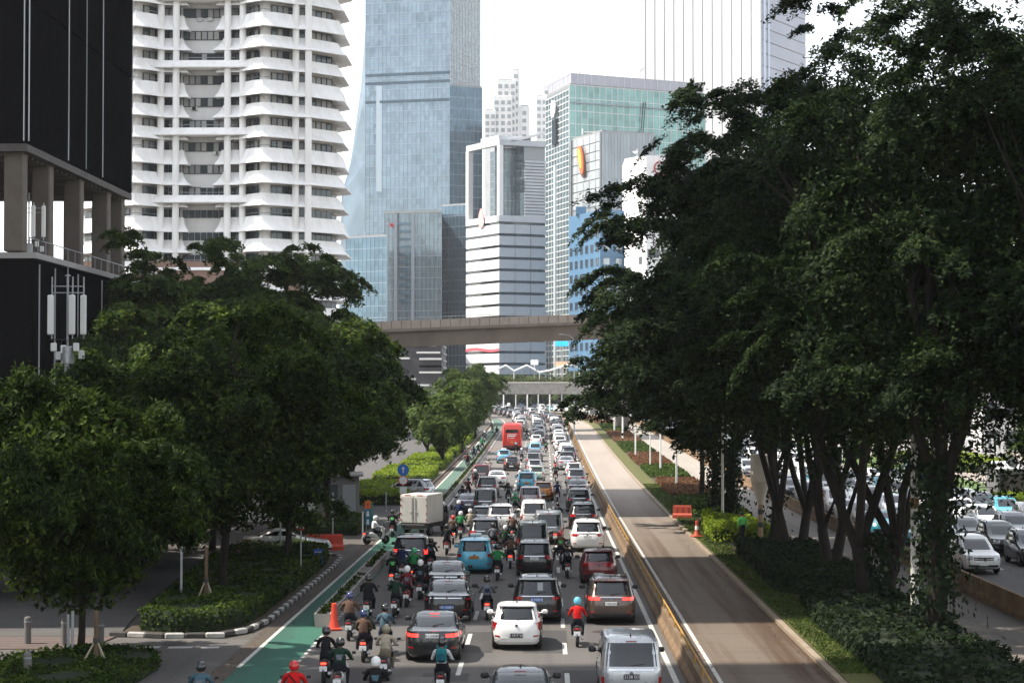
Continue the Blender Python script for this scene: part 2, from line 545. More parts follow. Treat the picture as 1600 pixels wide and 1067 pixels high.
# paving joints of the red path
ml = MB()
for k in range(5):
    slab(ml, [(-45, 66.6 + k * 0.62), (-15.3, 66.6 + k * 0.62), (-15.3, 66.68 + k * 0.62), (-45, 66.68 + k * 0.62)], 0.029)
structure('pavement_lines', ml, noisy('pale_paving', (0.14, 0.13, 0.12), (0.18, 0.17, 0.16), 2, 0.85))

# ------------------------------------------------------------------ kerb of the left island: alternate white and black blocks
ISLAND = [(-14.9, 69.75), (-13.2, 69.3), (-11.4, 69.5), (-10.6, 71.0), (-10.25, 74), (-10.25, 80), (-10.25, 88), (-10.25, 97), (-10.45, 102.6), (-11.6, 105.0), (-14, 104.6), (-16.2, 104.2), (-16.4, 96), (-15.8, 86), (-15.1, 76)]
def along(pts, step, closed=False):
    P = [Vector((u, y, 0)) for u, y in pts] + ([Vector((*pts[0], 0))] if closed else [])
    out = []; d = 0.0; carry = 0.0
    for a, b in zip(P, P[1:]):
        L = (b - a).length
        t = carry
        while t < L:
            out.append((a + (b - a) * (t / L), math.atan2((b - a).y, (b - a).x)))
            t += step
        carry = t - L
    return out
isl = structure('island_bed', slab(MB(), [(u * 0.996 - 0.02, y) for u, y in ISLAND], 0.10, 0.10), M_SOIL)
kb = {c: MB().bbox((0, 0, 0.09), (0.66, 0.22, 0.20), 0.04).mesh('kerb_stone', m) for c, m in (('w', M_KERB_W), ('b', M_KERB_B))}
kerb = bpy.data.objects.new('island_kerb', None); COL.objects.link(kerb); kerb['kind'] = 'structure'
for i, (p, a) in enumerate(along(ISLAND[:11], 0.70)):
    link('kerb_stone', kb['w' if i % 2 else 'b'], kerb, (p.x, p.y, 0), a)
structure('left_kerb', strip(MB(), -10.3, -10.15, 134, 420, 0.14, drop=0.14), M_KERB)
# ------------------------------------------------------------------ vehicle materials
def paintm(name, c, metal=0.25, rough=0.32):
    m = mat('paint_' + name, c, rough, metal, 0.4, 0.9)
    f = ntex(m, 1.6, 5)
    low = ntex(m, 7, 4)
    dust = tuple(x * .93 + .010 for x in c)
    base(m, ramp(m, f, [(.35, c), (.75, dust)]))
    nt = m.node_tree
    nt.links.new(ramp(m, low, [(.3, (rough * .7,) * 3), (.75, (min(1, rough * 1.7),) * 3)]), nt.nodes['Principled BSDF'].inputs['Roughness'])
    return m
PAINT = {
    'white': paintm('white', (0.78, 0.77, 0.74), 0), 'black': paintm('black', (0.008, 0.008, 0.009), 0.1), 'silver': paintm('silver', (0.46, 0.47, 0.48), 0.6),
    'grey': paintm('grey', (0.16, 0.165, 0.17), 0.5), 'dark grey': paintm('dark_grey', (0.045, 0.048, 0.052), 0.4), 'maroon': paintm('maroon', (0.13, 0.012, 0.014), 0.35),
    'brown': paintm('brown', (0.085, 0.06, 0.048), 0.5), 'blue': paintm('blue', (0.015, 0.05, 0.15), 0.3), 'sky blue': paintm('sky_blue', (0.08, 0.40, 0.56), 0.15),
    'light blue': paintm('light_blue', (0.16, 0.42, 0.60), 0.15), 'dark green': paintm('dark_green', (0.016, 0.026, 0.02), 0.3), 'orange': paintm('orange', (0.50, 0.17, 0.015), 0.3),
    'mauve': paintm('mauve', (0.33, 0.28, 0.29), 0.4), 'red': paintm('red', (0.45, 0.02, 0.02), 0.1), 'cream': paintm('cream', (0.62, 0.56, 0.44), 0),
    'pale green': paintm('pale_green', (0.42, 0.52, 0.42), 0.2), 'turquoise': paintm('turquoise', (0.03, 0.30, 0.36), 0.2), 'dark blue': paintm('dark_blue', (0.012, 0.02, 0.05), 0.3)}
M_GLASS = mat('tinted_glass', (0.012, 0.014, 0.016), 0.04, 0, 0.55, 0.4)
M_TYRE = mat('tyre_rubber', (0.012, 0.012, 0.012), 0.85)
M_RIM = mat('alloy_rim', (0.35, 0.35, 0.36), 0.35, 0.8)
M_PLASTIC = mat('black_plastic', (0.015, 0.015, 0.016), 0.6)
M_CHROME = mat('chrome', (0.6, 0.6, 0.62), 0.15, 1.0)
M_TAIL = mat('tail_lamp', (0.32, 0.008, 0.008), 0.2, 0, 0.5, 0.8)
M_BRAKE = mat('brake_lamp', (0.4, 0.01, 0.01), 0.3, 0, 0.5, 0.5, (1.0, 0.03, 0.02), 1.6)
M_HEAD = mat('head_lamp', (0.55, 0.57, 0.6), 0.12, 0.3, 0.5, 1.0)
M_PLATE_W = mat('white_plate', (0.72, 0.72, 0.70), 0.5)
M_PLATE_K = mat('black_plate', (0.02, 0.02, 0.02), 0.5)
M_PLATE_Y = mat('orange_plate', (0.55, 0.20, 0.02), 0.5)
M_PLATE_B = mat('blue_plate', (0.05, 0.14, 0.42), 0.5)
M_INK = mat('plate_ink', (0.03, 0.03, 0.03), 0.6)
M_INKW = mat('pale_ink', (0.7, 0.7, 0.7), 0.6)

KINDS_DIM = {}
def car_rings(kind):
    """(rear z, front z, rear y, front y, half width, squareness) from sill to roof"""
    if kind == 'suv':
        return 4.65, [(.24, .26, -2.14, 2.12, .82, 7), (.34, .34, -2.28, 2.26, .89, 6), (.58, .55, -2.325, 2.32, .925, 6), (.85, .74, -2.31, 2.31, .925, 6), (1.03, .92, -2.26, 2.22, .905, 6),
                      (1.08, 1.06, -2.20, 1.10, .86, 6), (1.36, 1.34, -2.06, .58, .79, 6), (1.58, 1.56, -1.90, .15, .71, 6), (1.67, 1.67, -1.78, -.1, .63, 5), (1.71, 1.72, -1.35, -.5, .40, 4)]
    if kind == 'mpv':
        return 4.5, [(.22, .24, -2.08, 2.05, .80, 7), (.32, .32, -2.20, 2.18, .85, 6), (.55, .52, -2.25, 2.24, .87, 6), (.82, .74, -2.24, 2.2, .87, 6), (.99, .92, -2.20, 2.08, .855, 6),
                     (1.04, 1.08, -2.16, 1.32, .82, 6), (1.33, 1.36, -2.05, .78, .76, 6), (1.54, 1.56, -1.93, .34, .69, 6), (1.62, 1.63, -1.82, .05, .62, 5), (1.66, 1.67, -1.4, -.4, .40, 4)]
    if kind == 'van':
        return 4.65, [(.22, .24, -2.16, 2.12, .80, 8), (.32, .32, -2.28, 2.26, .84, 8), (.58, .55, -2.32, 2.32, .865, 8), (.88, .78, -2.31, 2.28, .865, 8), (1.00, .96, -2.29, 2.16, .86, 8),
                      (1.04, 1.12, -2.27, 1.66, .84, 8), (1.42, 1.44, -2.18, 1.18, .80, 8), (1.70, 1.70, -2.08, .74, .755, 8), (1.80, 1.80, -1.98, .50, .70, 6), (1.85, 1.86, -1.6, .0, .50, 5)]
    if kind == 'hatch':
        return 3.8, [(.20, .22, -1.74, 1.74, .76, 5), (.30, .30, -1.86, 1.85, .83, 4.5), (.54, .50, -1.90, 1.90, .85, 4.5), (.80, .70, -1.88, 1.86, .85, 4.5), (.95, .86, -1.83, 1.74, .825, 4.5),
                     (.99, .99, -1.78, .98, .785, 4.5), (1.22, 1.24, -1.62, .45, .72, 4.5), (1.42, 1.42, -1.42, .06, .65, 4.5), (1.48, 1.48, -1.30, -.15, .57, 4), (1.51, 1.51, -.95, -.45, .36, 4)]
    return 4.7, [(.18, .20, -2.16, 2.14, .80, 6), (.28, .28, -2.30, 2.30, .87, 5), (.52, .48, -2.35, 2.35, .905, 5), (.82, .66, -2.33, 2.31, .905, 5), (1.00, .80, -2.27, 2.18, .87, 5),
                 (1.05, .97, -1.62, .98, .80, 5), (1.24, 1.22, -1.22, .40, .73, 5), (1.37, 1.36, -.86, .06, .66, 5), (1.42, 1.42, -.66, -.14, .58, 4), (1.45, 1.45, -.45, -.3, .36, 4)]

class CarShape:
    def __init__(s, kind):
        s.kind = kind; s.L, s.r = car_rings(kind)
    def lerp(s, z, col):
        r = s.r
        if z <= r[0][col]: return r[0]
        for a, b in zip(r, r[1:]):
            if z <= b[col]:
                t = (z - a[col]) / max(1e-6, b[col] - a[col])
                return tuple(x + (y - x) * t for x, y in zip(a, b))
        return r[-1]
    def rear(s, x, z, off=0.0):
        q = s.lerp(z, 0); yc, l, w, n = (q[2] + q[3]) / 2, (q[3] - q[2]) / 2, q[4], q[5]
        return Vector((x, yc - l * max(0.0, 1 - min(1, abs(x / w)) ** n) ** (1 / n) - off, z))
    def front(s, x, z, off=0.0):
        q = s.lerp(z, 1); yc, l, w, n = (q[2] + q[3]) / 2, (q[3] - q[2]) / 2, q[4], q[5]
        return Vector((x, yc + l * max(0.0, 1 - min(1, abs(x / w)) ** n) ** (1 / n) + off, z))
    def side(s, y, z, sg, off=0.0):
        q = s.lerp(z, 0); yc, l, w, n = (q[2] + q[3]) / 2, (q[3] - q[2]) / 2, q[4], q[5]
        return Vector((sg * (w * max(0.0, 1 - min(1, abs((y - yc) / l)) ** n) ** (1 / n) + off), y, z))
    def body(s):
        mb = MB(); N = 44; rings = []
        for zr, zf, yr, yf, w, n in s.r:
            yc, l = (yr + yf) / 2, (yf - yr) / 2; ring = []
            for k in range(N):
                a = 2 * PI * (k + .5) / N
                c, d = math.cos(a), math.sin(a)
                x = w * math.copysign(abs(c) ** (2 / n), c); y = yc + l * math.copysign(abs(d) ** (2 / n), d)
                t = (y - yr) / (yf - yr)
                ring.append(Vector((x, y, zr + (zf - zr) * t)))
            rings.append(ring)
        mb.loft(rings)
        return mb

_mesh_cache = {}
def wheel_meshes():
    if 'wheel' not in _mesh_cache:
        t = MB()
        prof = [(.22, -.10), (.30, -.11), (.33, -.08), (.34, 0), (.33, .08), (.30, .11), (.22, .10)]
        n = 20
        rings = [[Vector((x, r * math.cos(2 * PI * k / n), r * math.sin(2 * PI * k / n))) for k in range(n)] for r, x in prof]
        t.loft(rings)
        _mesh_cache['wheel'] = t.mesh('wheel', M_TYRE, 40)
        r = MB(); r.disc((0, 0, 0), .215, .19, 'X', 20)
        for k in range(5):
            a = 2 * PI * k / 5
            for sg in (-1, 1):
                r.box((sg * .1, .11 * math.cos(a), .11 * math.sin(a)), (.012, .2, .05), 1, rx=a)
        _mesh_cache['rim'] = r.mesh('rim', [M_PLASTIC, M_RIM])
    return _mesh_cache['wheel'], _mesh_cache['rim']

def text_mesh(txt, size, m, depth=0.003, bold=0.0):
    cu = bpy.data.curves.new('lettering', 'FONT')
    cu.body = txt; cu.size = size; cu.align_x = 'CENTER'; cu.align_y = 'CENTER'; cu.extrude = depth; cu.offset = bold
    cu.resolution_u = 3
    o = bpy.data.objects.new('lettering', cu); COL.objects.link(o)
    dg = bpy.context.evaluated_depsgraph_get()
    me = bpy.data.meshes.new_from_object(o.evaluated_get(dg))
    bpy.data.objects.remove(o)
    me.materials.clear(); me.materials.append(m)
    return me

def make_car(kind, lod=0, style=None):
    """a vehicle of one kind at the origin, nose to +Y, wheels on z = 0"""
    style = style or {}
    c = CarShape(kind)
    root = bpy.data.objects.new({'suv': 'suv', 'mpv': 'family_car', 'van': 'passenger_van', 'hatch': 'hatchback', 'sedan': 'sedan'}[kind], None)
    COL.objects.link(root)
    P = PAINT[style.get('paint', 'white')]
    c.body().build('body', P, root, 35)
    w5, w7 = c.r[5], c.r[7]
    zb = w5[0] + .03; ze = w7[0] - .01
    def add(name, mb, m, sm=40): return mb.build(name, m, root, sm)
    def xr(x, z): return x * c.lerp(z, 0)[4]
    # glass
    wr = style.get('wr', .84)
    add('rear_window', MB().patch(lambda a, b: c.rear(xr((a * 2 - 1) * wr, zb + (ze - zb) * b), zb + (ze - zb) * b, .008), 10, 4, (0, .04, 0)), M_GLASS)
    zb2 = w5[1] + .04; ze2 = w7[1] - .01
    add('windscreen', MB().patch(lambda a, b: c.front((1 - a * 2) * .86 * c.lerp(zb2 + (ze2 - zb2) * b, 1)[4], zb2 + (ze2 - zb2) * b, .008), 10, 4, (0, -.04, 0)), M_GLASS)
    yr0, yf0, yr1, yf1 = w5[2] + .34, w5[3] - .42, w7[2] + .30, w7[3] - .12
    for sg in (-1, 1):
        cuts = [0, .36, .70, 1.0] if kind in ('suv', 'mpv', 'van') else [0, .46, 1.0]
        for q0, q1 in zip(cuts, cuts[1:]):
            def sp(a, b, sg=sg, q0=q0, q1=q1):
                z = zb + .03 + (ze - zb - .05) * b
                ya, yb = yr0 + (yr1 - yr0) * b, yf0 + (yf1 - yf0) * b
                t = q0 + .018 + (q1 - q0 - .036) * (a if sg > 0 else 1 - a)
                return c.side(ya + (yb - ya) * t, z, sg, .008)
            add('side_window', MB().patch(sp, 4, 3, (-sg * .04, 0, 0)), M_GLASS)
    # lamps
    tl = style.get('tail', {'suv': (.55, .99, .86, 1.02), 'mpv': (.66, .99, .82, 1.04), 'van': (.80, .99, .72, 1.05), 'hatch': (.66, .985, .70, .97), 'sedan': (.45, .985, .80, .93)}[kind])
    for sg in (-1, 1):
        def tp(a, b, sg=sg):
            z = tl[2] + (tl[3] - tl[2]) * b
            x0 = tl[0] + (.12 * (1 - b) if style.get('slant') else 0)
            x = x0 + (tl[1] - x0) * (a if sg > 0 else 1 - a)
            return c.rear(sg * xr(x, z), z, .012)
        add('tail_light', MB().patch(tp, 6, 2, (0, .05, 0)), M_BRAKE if style.get('brake') else M_TAIL)
        def hp(a, b, sg=sg):
            z = c.r[3][1] - .04 + .17 * b
            x = .56 + .40 * ((1 - a) if sg > 0 else a)
            return c.front(sg * x * c.lerp(z, 1)[4], z, .012)
        add('headlight', MB().patch(hp, 5, 2, (0, -.05, 0)), M_HEAD)
    # lower bumper and plate
    add('rear_bumper', MB().patch(lambda a, b: c.rear(xr((a * 2 - 1) * .93, .25 + .19 * b), .25 + .19 * b, .012), 12, 2, (0, .05, 0)), M_PLASTIC if not style.get('bumper_body') else P)
    pz = style.get('plate_z', .74 if kind != 'hatch' else .50)
    pm = {'w': M_PLATE_W, 'k': M_PLATE_K, 'y': M_PLATE_Y, 'b': M_PLATE_B}[style.get('plate', 'w')]
    pl = add('licence_plate', MB().bbox((0, c.rear(0, pz, .03).y, pz), (.43, .02, .14), .008), pm, False)
    if style.get('text'):
        link('lettering', text_mesh(style['text'], .115, M_INK if style.get('plate', 'w') in 'wy' else M_INKW), pl, (0, c.rear(0, pz, .045).y, pz)).rotation_euler = (PI / 2, 0, 0)
    add('grille', MB().patch(lambda a, b: c.front((1 - a * 2) * .50 * c.r[3][4], c.r[3][1] - .06 + .14 * b, .012), 6, 1, (0, -.04, 0)), M_PLASTIC)
    add('front_bumper', MB().patch(lambda a, b: c.front((1 - a * 2) * .78 * c.r[1][4], .27 + .20 * b, .014), 10, 2, (0, -.05, 0)), M_PLASTIC)
    add('licence_plate', MB().bbox((0, c.front(0, .5, .03).y, .5), (.43, .02, .13), .008), pm, False)
    # wheels
    wm, rm = wheel_meshes()
    hb = c.r[3][4]; ax = c.L * .30
    for sy in (-1, 1):
        for sg in (-1, 1):
            wo = link('wheel', wm, root, (sg * (hb - .14), sy * ax, .34))
            if lod == 0:
                link('rim', rm, wo)
                arch = MB().patch(lambda a, b, sg=sg, sy=sy: c.side(sy * ax + (.345 + .06 * b) * math.cos(PI * (1 - a if sg > 0 else a)), max(.2, .34 + (.345 + .06 * b) * math.sin(PI * a)), sg, .012), 12, 1, (-sg * .03, 0, 0))
                add('wheel_arch', arch, M_PLASTIC)
    for sg in (-1, 1):
        my = w5[3] - .55
        mz = w5[0] + .07
        mm = MB().bbox((0, 0, 0), (.22, .10, .15), .04)
        mm.tube([(-sg * .16, .02, -.04), (0, 0, -.02)], .02, 6)
        mm.build('mirror', M_PLASTIC if style.get('dark_mirror', kind in ('suv', 'sedan')) else P, root, 40, (sg * (w5[4] + .15), my, mz))
    if lod == 0:
        cz = (w5[0] + c.r[4][0]) / 2 - .02
        if style.get('chrome', kind in ('suv', 'van')):
            z = w5[0] - .07
            add('trim_strip', MB().patch(lambda a, b: c.rear(xr((a * 2 - 1) * style.get('cw', .5), z + .035 * b), z + .035 * b, .016), 8, 1, (0, .03, 0)), M_CHROME)
        e = MB().disc((0, c.rear(0, w5[0] - .15, .02).y, w5[0] - .15 if kind != 'sedan' else .96), .05, .02, 'Y', 14)
        add('emblem', e, M_CHROME)
        sp = c.rear(0, zb + .02, .03)
        add('wiper', MB().tube([(-.02, sp.y, sp.z), (.34, c.rear(.34, zb + .07, .02).y, zb + .07)], .012, 5), M_PLASTIC)
        rt = c.r[8]
        add('antenna_fin', MB().loft([[Vector((-.03, rt[2] + .25, rt[0] + .01)), Vector((.03, rt[2] + .25, rt[0] + .01)), Vector((.03, rt[2] + .5, rt[0] + .02)), Vector((-.03, rt[2] + .5, rt[0] + .02))],
                                     [Vector((-.008, rt[2] + .26, rt[0] + .10)), Vector((.008, rt[2] + .26, rt[0] + .10)), Vector((.008, rt[2] + .32, rt[0] + .10)), Vector((-.008, rt[2] + .32, rt[0] + .10))]]), M_PLASTIC, False)
        if kind in ('suv', 'mpv', 'hatch') :
            add('spoiler', MB().patch(lambda a, b: Vector(((a * 2 - 1) * w7[4] * .93, w7[2] + .10 - .20 * (1 - b) + .06 * (a * 2 - 1) ** 2, w7[0] + .035 + .045 * b)), 8, 2, (0, .02, -.035)), P)
        if style.get('rails', kind == 'suv'):
            for sg in (-1, 1):
                add('roof_rail', MB().tube([(sg * .60, rt[2] + .05, rt[0] - .01), (sg * .61, rt[2] + .18, rt[0] + .055), (sg * .61, rt[3] - .2, rt[0] + .055), (sg * .60, rt[3] - .06, rt[0] - .01)], .022, 6), M_PLASTIC)
        add('high_brake_light', MB().bbox((0, w7[2] - .02, w7[0] + .04), (.30, .02, .025), .006), M_BRAKE if style.get('brake') else M_TAIL, False)
        for sg in (-1, 1):
            z0, z1 = .46, .53
            add('reflector', MB().patch(lambda a, b, sg=sg: c.rear(sg * xr(.66 + .2 * (a if sg > 0 else 1 - a), z0 + .05 * b), z0 + .05 * b, .015), 3, 1, (0, .03, 0)), M_TAIL)
        for y in ((-.15, .85) if kind != 'sedan' else (-.05, .9)):
            for sg in (-1, 1):
                z = c.r[3][0] + .06
                add('door_handle', MB().patch(lambda a, b, sg=sg: c.side(y - .55 + .2 * (a if sg > 0 else 1 - a), z + .03 * b, sg, .022), 2, 1, (-sg * .02, 0, 0)), P)
    if style.get('light_bar'):
        z = style['light_bar']
        add('light_bar', MB().patch(lambda a, b: c.rear(xr((a * 2 - 1) * .90, z + .035 * b - .05 * (1 - abs(a * 2 - 1)) * 0), z + .035 * b, .018), 14, 1, (0, .03, 0)), M_CHROME)
    if style.get('taxi'):
        add('roof_sign', MB().bbox((0, -.15, c.r[9][0] + .07), (.55, .2, .15), .04), M_PLATE_W, 40)
        for sg in (-1, 1):
            pass
    if style.get('sticker'):
        for sx in style['sticker']:
            z = zb + .12
            add('window_sticker', MB().patch(lambda a, b: c.rear(sx + (a - .5) * .20, z + .28 * b, .012), 2, 2, (0, .005, 0)), mat('grey_film', (.25, .26, .27), .3))
    KIND_OF[root.name] = kind
    return root
KIND_OF = {}
# ------------------------------------------------------------------ scooters and people
M_SEAT = mat('seat_vinyl', (0.014, 0.013, 0.013), 0.55)
M_STEEL = noisy('steel', (0.30, 0.30, 0.30), (0.42, 0.42, 0.42), 5, 0.45, metal=0.6)
CLOTH = {}
def cloth(name, c):
    k = 'cloth_' + name
    if k not in MATS:
        m = mat(k, c, 0.9, 0, 0.2)
        f = ntex(m, 9, 4)
        base(m, ramp(m, f, [(0.3, tuple(x * .7 for x in c)), (0.7, tuple(min(1, x * 1.2) for x in c))]), f, 0.5, 0.02)
    return MATS[k]
JK = {'black': (0.012, 0.012, 0.014), 'dark green': (0.012, 0.035, 0.022), 'green': (0.02, 0.17, 0.055), 'beige': (0.36, 0.31, 0.24), 'teal': (0.02, 0.16, 0.18), 'brown': (0.10, 0.058, 0.04),
      'grey': (0.13, 0.14, 0.16), 'red': (0.50, 0.012, 0.012), 'navy': (0.015, 0.025, 0.07), 'white': (0.62, 0.62, 0.62), 'maroon': (0.14, 0.02, 0.025), 'lime': (0.10, 0.42, 0.12), 'blue grey': (0.06, 0.11, 0.14)}
HM = {'black': (0.01, 0.01, 0.011), 'white': (0.72, 0.72, 0.70), 'green': (0.015, 0.30, 0.12), 'cyan': (0.10, 0.42, 0.55), 'red': (0.5, 0.015, 0.015), 'olive': (0.22, 0.20, 0.12), 'navy': (0.02, 0.03, 0.10), 'striped': (0.012, 0.05, 0.03)}
M_SKIN = mat('skin', (0.26, 0.14, 0.09), 0.55)
M_SHOE = mat('shoe', (0.03, 0.028, 0.026), 0.7)
M_VISOR = mat('visor', (0.01, 0.01, 0.012), 0.08, 0, 0.6)
M_PANTS = {'dark': cloth('dark_trousers', (0.016, 0.017, 0.022)), 'jeans': cloth('jeans', (0.035, 0.05, 0.085)), 'khaki': cloth('khaki', (0.20, 0.17, 0.12))}

def person_mesh(name, J, extra_fingers=True, width=1.0):
    """one continuous body grown over a skeleton J; material slots jacket, trousers, skin, shoe"""
    V = []; E = []; R = []; tagm = []
    def v(p, r, m, par=None):
        V.append(p); R.append(r if isinstance(r, tuple) else (r, r)); tagm.append(m)
        if par is not None: E.append((par, len(V) - 1))
        return len(V) - 1
    w = width
    pel = v(J['pelvis'], (.165 * w, .125 * w), 1)
    ab = v(J['waist'], (.15 * w, .11 * w), 0, pel)
    ch = v(J['chest'], (.185 * w, .125 * w), 0, ab)
    up = v(J['collar'], (.12, .09), 0, ch)
    nk = v(J['neck'], .055, 2, up)
    hd = v(J['head'], (.085, .095), 2, nk)
    v(J['crown'], (.06, .07), 2, hd)
    bones = []
    for s in ('L', 'R'):
        sh = v(J['shoulder' + s], .075 * w, 0, up)
        el = v(J['elbow' + s], .052, 0, sh)
        wr = v(J['wrist' + s], .036, 0, el)
        v(J['palm' + s], (.038, .022), 2, wr)
        hp = v(J['hip' + s], .098 * w, 1, pel)
        kn = v(J['knee' + s], .068, 1, hp)
        an = v(J['ankle' + s], .045, 1, kn)
        v(J['toe' + s], (.042, .032), 3, an)
    me = bpy.data.meshes.new(name); me.from_pydata([tuple(p) for p in V], E, [])
    o = bpy.data.objects.new(name, me); COL.objects.link(o)
    sk = o.modifiers.new('skin', 'SKIN'); sk.use_smooth_shade = True
    lay = me.skin_vertices[0].data if me.skin_vertices else None
    if lay is None:
        bpy.context.view_layer.objects.active = o
        lay = me.skin_vertices[0].data
    for i, r in enumerate(R): lay[i].radius = r
    lay[0].use_root = True
    sb = o.modifiers.new('sub', 'SUBSURF'); sb.levels = 1; sb.render_levels = 1
    dg = bpy.context.evaluated_depsgraph_get(); dg.update()
    m2 = bpy.data.meshes.new_from_object(o.evaluated_get(dg))
    bpy.data.objects.remove(o)
    vs = [tuple(x.co) for x in m2.vertices]; fs = [tuple(p.vertices) for p in m2.polygons]
    A = np.array([V[a] for a, b in E]); B = np.array([V[b] for a, b in E])
    tb = [max(tagm[a], tagm[b]) if 2 in (tagm[a], tagm[b]) and tagm[b] == 2 and tagm[a] == 2 else tagm[b] if tagm[b] in (1, 3) else tagm[a] if tagm[a] == 1 else (2 if tagm[b] == 2 and tagm[a] == 2 else tagm[b]) for a, b in E]
    tb = [1 if (a == 0 and b == 1) and False else t for t, (a, b) in zip(tb, E)]
    C = np.array([np.mean([vs[i] for i in f], axis=0) for f in fs])
    AB = B - A
    t = np.clip(np.einsum('ijk,jk->ij', C[:, None] - A[None], AB) / (np.sum(AB * AB, axis=1)[None] + 1e-9), 0, 1)
    D = np.linalg.norm(C[:, None] - (A[None] + t[..., None] * AB[None]), axis=2)
    mi = [tb[k] for k in D.argmin(axis=1)]
    mb = MB(); mb.v = vs; mb.f = fs; mb.m = mi
    # five curled fingers on each hand, closing round the grip
    for s, sg in (('L', -1), ('R', 1)):
        p = Vector(J['palm' + s]); d = (p - Vector(J['wrist' + s])).normalized()
        side = Vector(J.get('hand_axis' + s, (1, 0, 0)))
        dn = d.cross(side).normalized()
        if dn.z > 0: dn = -dn
        for k, l in enumerate((.075, .085, .08, .065)):
            q = p + side * (k - 1.5) * .021 + d * .02
            mb.tube([q, q + d * l * .45 + dn * .008, q + d * l * .62 + dn * .035, q + d * l * .40 + dn * .058], [.0105, .010, .009, .007], 6, 2)
        q = p + side * -.04 * sg + d * -.01
        mb.tube([q, q + d * .03 + dn * .02 - side * .012 * sg, q + d * .055 + dn * .035], [.012, .011, .009], 6, 2)
    me = mb.mesh(name, [cloth('black', JK['black']), M_PANTS['dark'], M_SKIN, M_SHOE])
    me.polygons.foreach_set('use_smooth', [True] * len(fs) + [True] * (len(mb.f) - len(fs)))
    bpy.data.meshes.remove(m2)
    return me

def ride_pose(lean=0.0, wide=1.0, foot=False):
    l = lean
    J = dict(pelvis=(0, -.22, .84), waist=(0, -.21 + l * .3, 1.0), chest=(0, -.17 + l * .8, 1.20), collar=(0, -.13 + l * 1.2, 1.36), neck=(0, -.10 + l * 1.4, 1.44), head=(0, -.05 + l * 1.5, 1.56), crown=(0, -.05 + l * 1.5, 1.65))
    for s, g in (('L', -1), ('R', 1)):
        J['shoulder' + s] = (g * .20 * wide, -.14 + l * 1.1, 1.33)
        J['elbow' + s] = (g * .30 * wide, .02 + l, 1.09)
        J['wrist' + s] = (g * .325, .30, 1.04)
        J['palm' + s] = (g * .32, .37, 1.045)
        J['hip' + s] = (g * .11, -.16, .80)
        if foot and g < 0:
            J['knee' + s] = (g * .30, .22, .62); J['ankle' + s] = (g * .40, .10, .10); J['toe' + s] = (g * .42, .26, .05)
        else:
            J['knee' + s] = (g * .20, .28, .74); J['ankle' + s] = (g * .19, .16, .37); J['toe' + s] = (g * .19, .32, .33)
    return J
POSES = {'upright': person_mesh('person', ride_pose(0.0)), 'broad': person_mesh('person', ride_pose(0.02, 1.12), width=1.22), 'leaning': person_mesh('person', ride_pose(.07)),
         'foot_down': person_mesh('person', ride_pose(0.0, 1.05, True), width=1.08)}
pil = ride_pose(0.0)
for s, g in (('L', -1), ('R', 1)):
    pil['elbow' + s] = (g * .27, .02, 1.08); pil['wrist' + s] = (g * .16, .20, .98); pil['palm' + s] = (g * .12, .26, .97)
    pil['knee' + s] = (g * .24, .22, .76); pil['ankle' + s] = (g * .24, .06, .40); pil['toe' + s] = (g * .24, .20, .36)
POSES['pillion'] = person_mesh('person', pil)
st = dict(pelvis=(0, 0, .92), waist=(0, 0, 1.06), chest=(0, .0, 1.26), collar=(0, .01, 1.42), neck=(0, .02, 1.50), head=(0, .04, 1.61), crown=(0, .04, 1.70))
for s, g in (('L', -1), ('R', 1)):
    st['shoulder' + s] = (g * .19, 0, 1.39); st['elbow' + s] = (g * .25, -.03 * g, 1.12); st['wrist' + s] = (g * .24, .08, .90); st['palm' + s] = (g * .24, .11, .83); st['hand_axis' + s] = (0, 1, 0)
    st['hip' + s] = (g * .10, 0, .88); st['knee' + s] = (g * .11, .06 * g + .03, .50); st['ankle' + s] = (g * .11, .10 * g - .05, .09); st['toe' + s] = (g * .12, .10 * g + .11, .04)
POSES['standing'] = person_mesh('person', st)

hm = MB()
n = 16
hm.loft([[Vector((r * math.cos(2 * PI * k / n), 1.12 * r * math.sin(2 * PI * k / n) + oy, z)) for k in range(n)] for r, z, oy in ((.105, -.11, -.02), (.132, -.07, -.01), (.142, 0, 0), (.135, .06, 0), (.108, .11, 0), (.065, .14, 0), (.02, .15, 0))])
HELMET = hm.mesh('helmet', cloth('x', (0.1, .1, .1)), True)
vm = MB().patch(lambda a, b: Vector((.148 * math.sin((a - .5) * 2.2), .166 * math.cos((a - .5) * 2.2), .045 - .10 * b)), 10, 2, (0, -.01, 0))
VISOR = vm.mesh('visor', M_VISOR, True)
sm_ = MB().patch(lambda a, b: Vector(((a - .5) * .05, -.165 * math.cos((b - .5) * 2.4), .02 + .135 * math.sin(b * 1.5))), 2, 6, (0, .01, 0))
STRIPE = sm_.mesh('stripe', mat('white_stripe', (.75, .75, .73), .4), True)

def helmet_mat(c): return mat('helmet_' + c, HM[c], 0.25, 0, 0.5, 0.6)

def make_person(pose, jacket, pants, helmet, label, loc, rz, z=0, group='riders in the traffic'):
    t = tag(link('person', POSES[pose], None, loc, rz), label, 'person', group)
    if pose != 'standing': t.scale = (.93,) * 3
    paint(t, cloth(jacket, JK[jacket]), 0); paint(t, M_PANTS[pants], 1)
    hp = {'leaning': (0, .055, 1.60), 'standing': (0, .04, 1.66)}.get(pose, (0, -.045, 1.60))
    if helmet:
        h = link('helmet', HELMET, t, hp)
        paint(h, helmet_mat(helmet if helmet != 'striped' else 'black'))
        link('visor', VISOR, h)
        if helmet == 'striped': link('stripe', STRIPE, h)
    return t

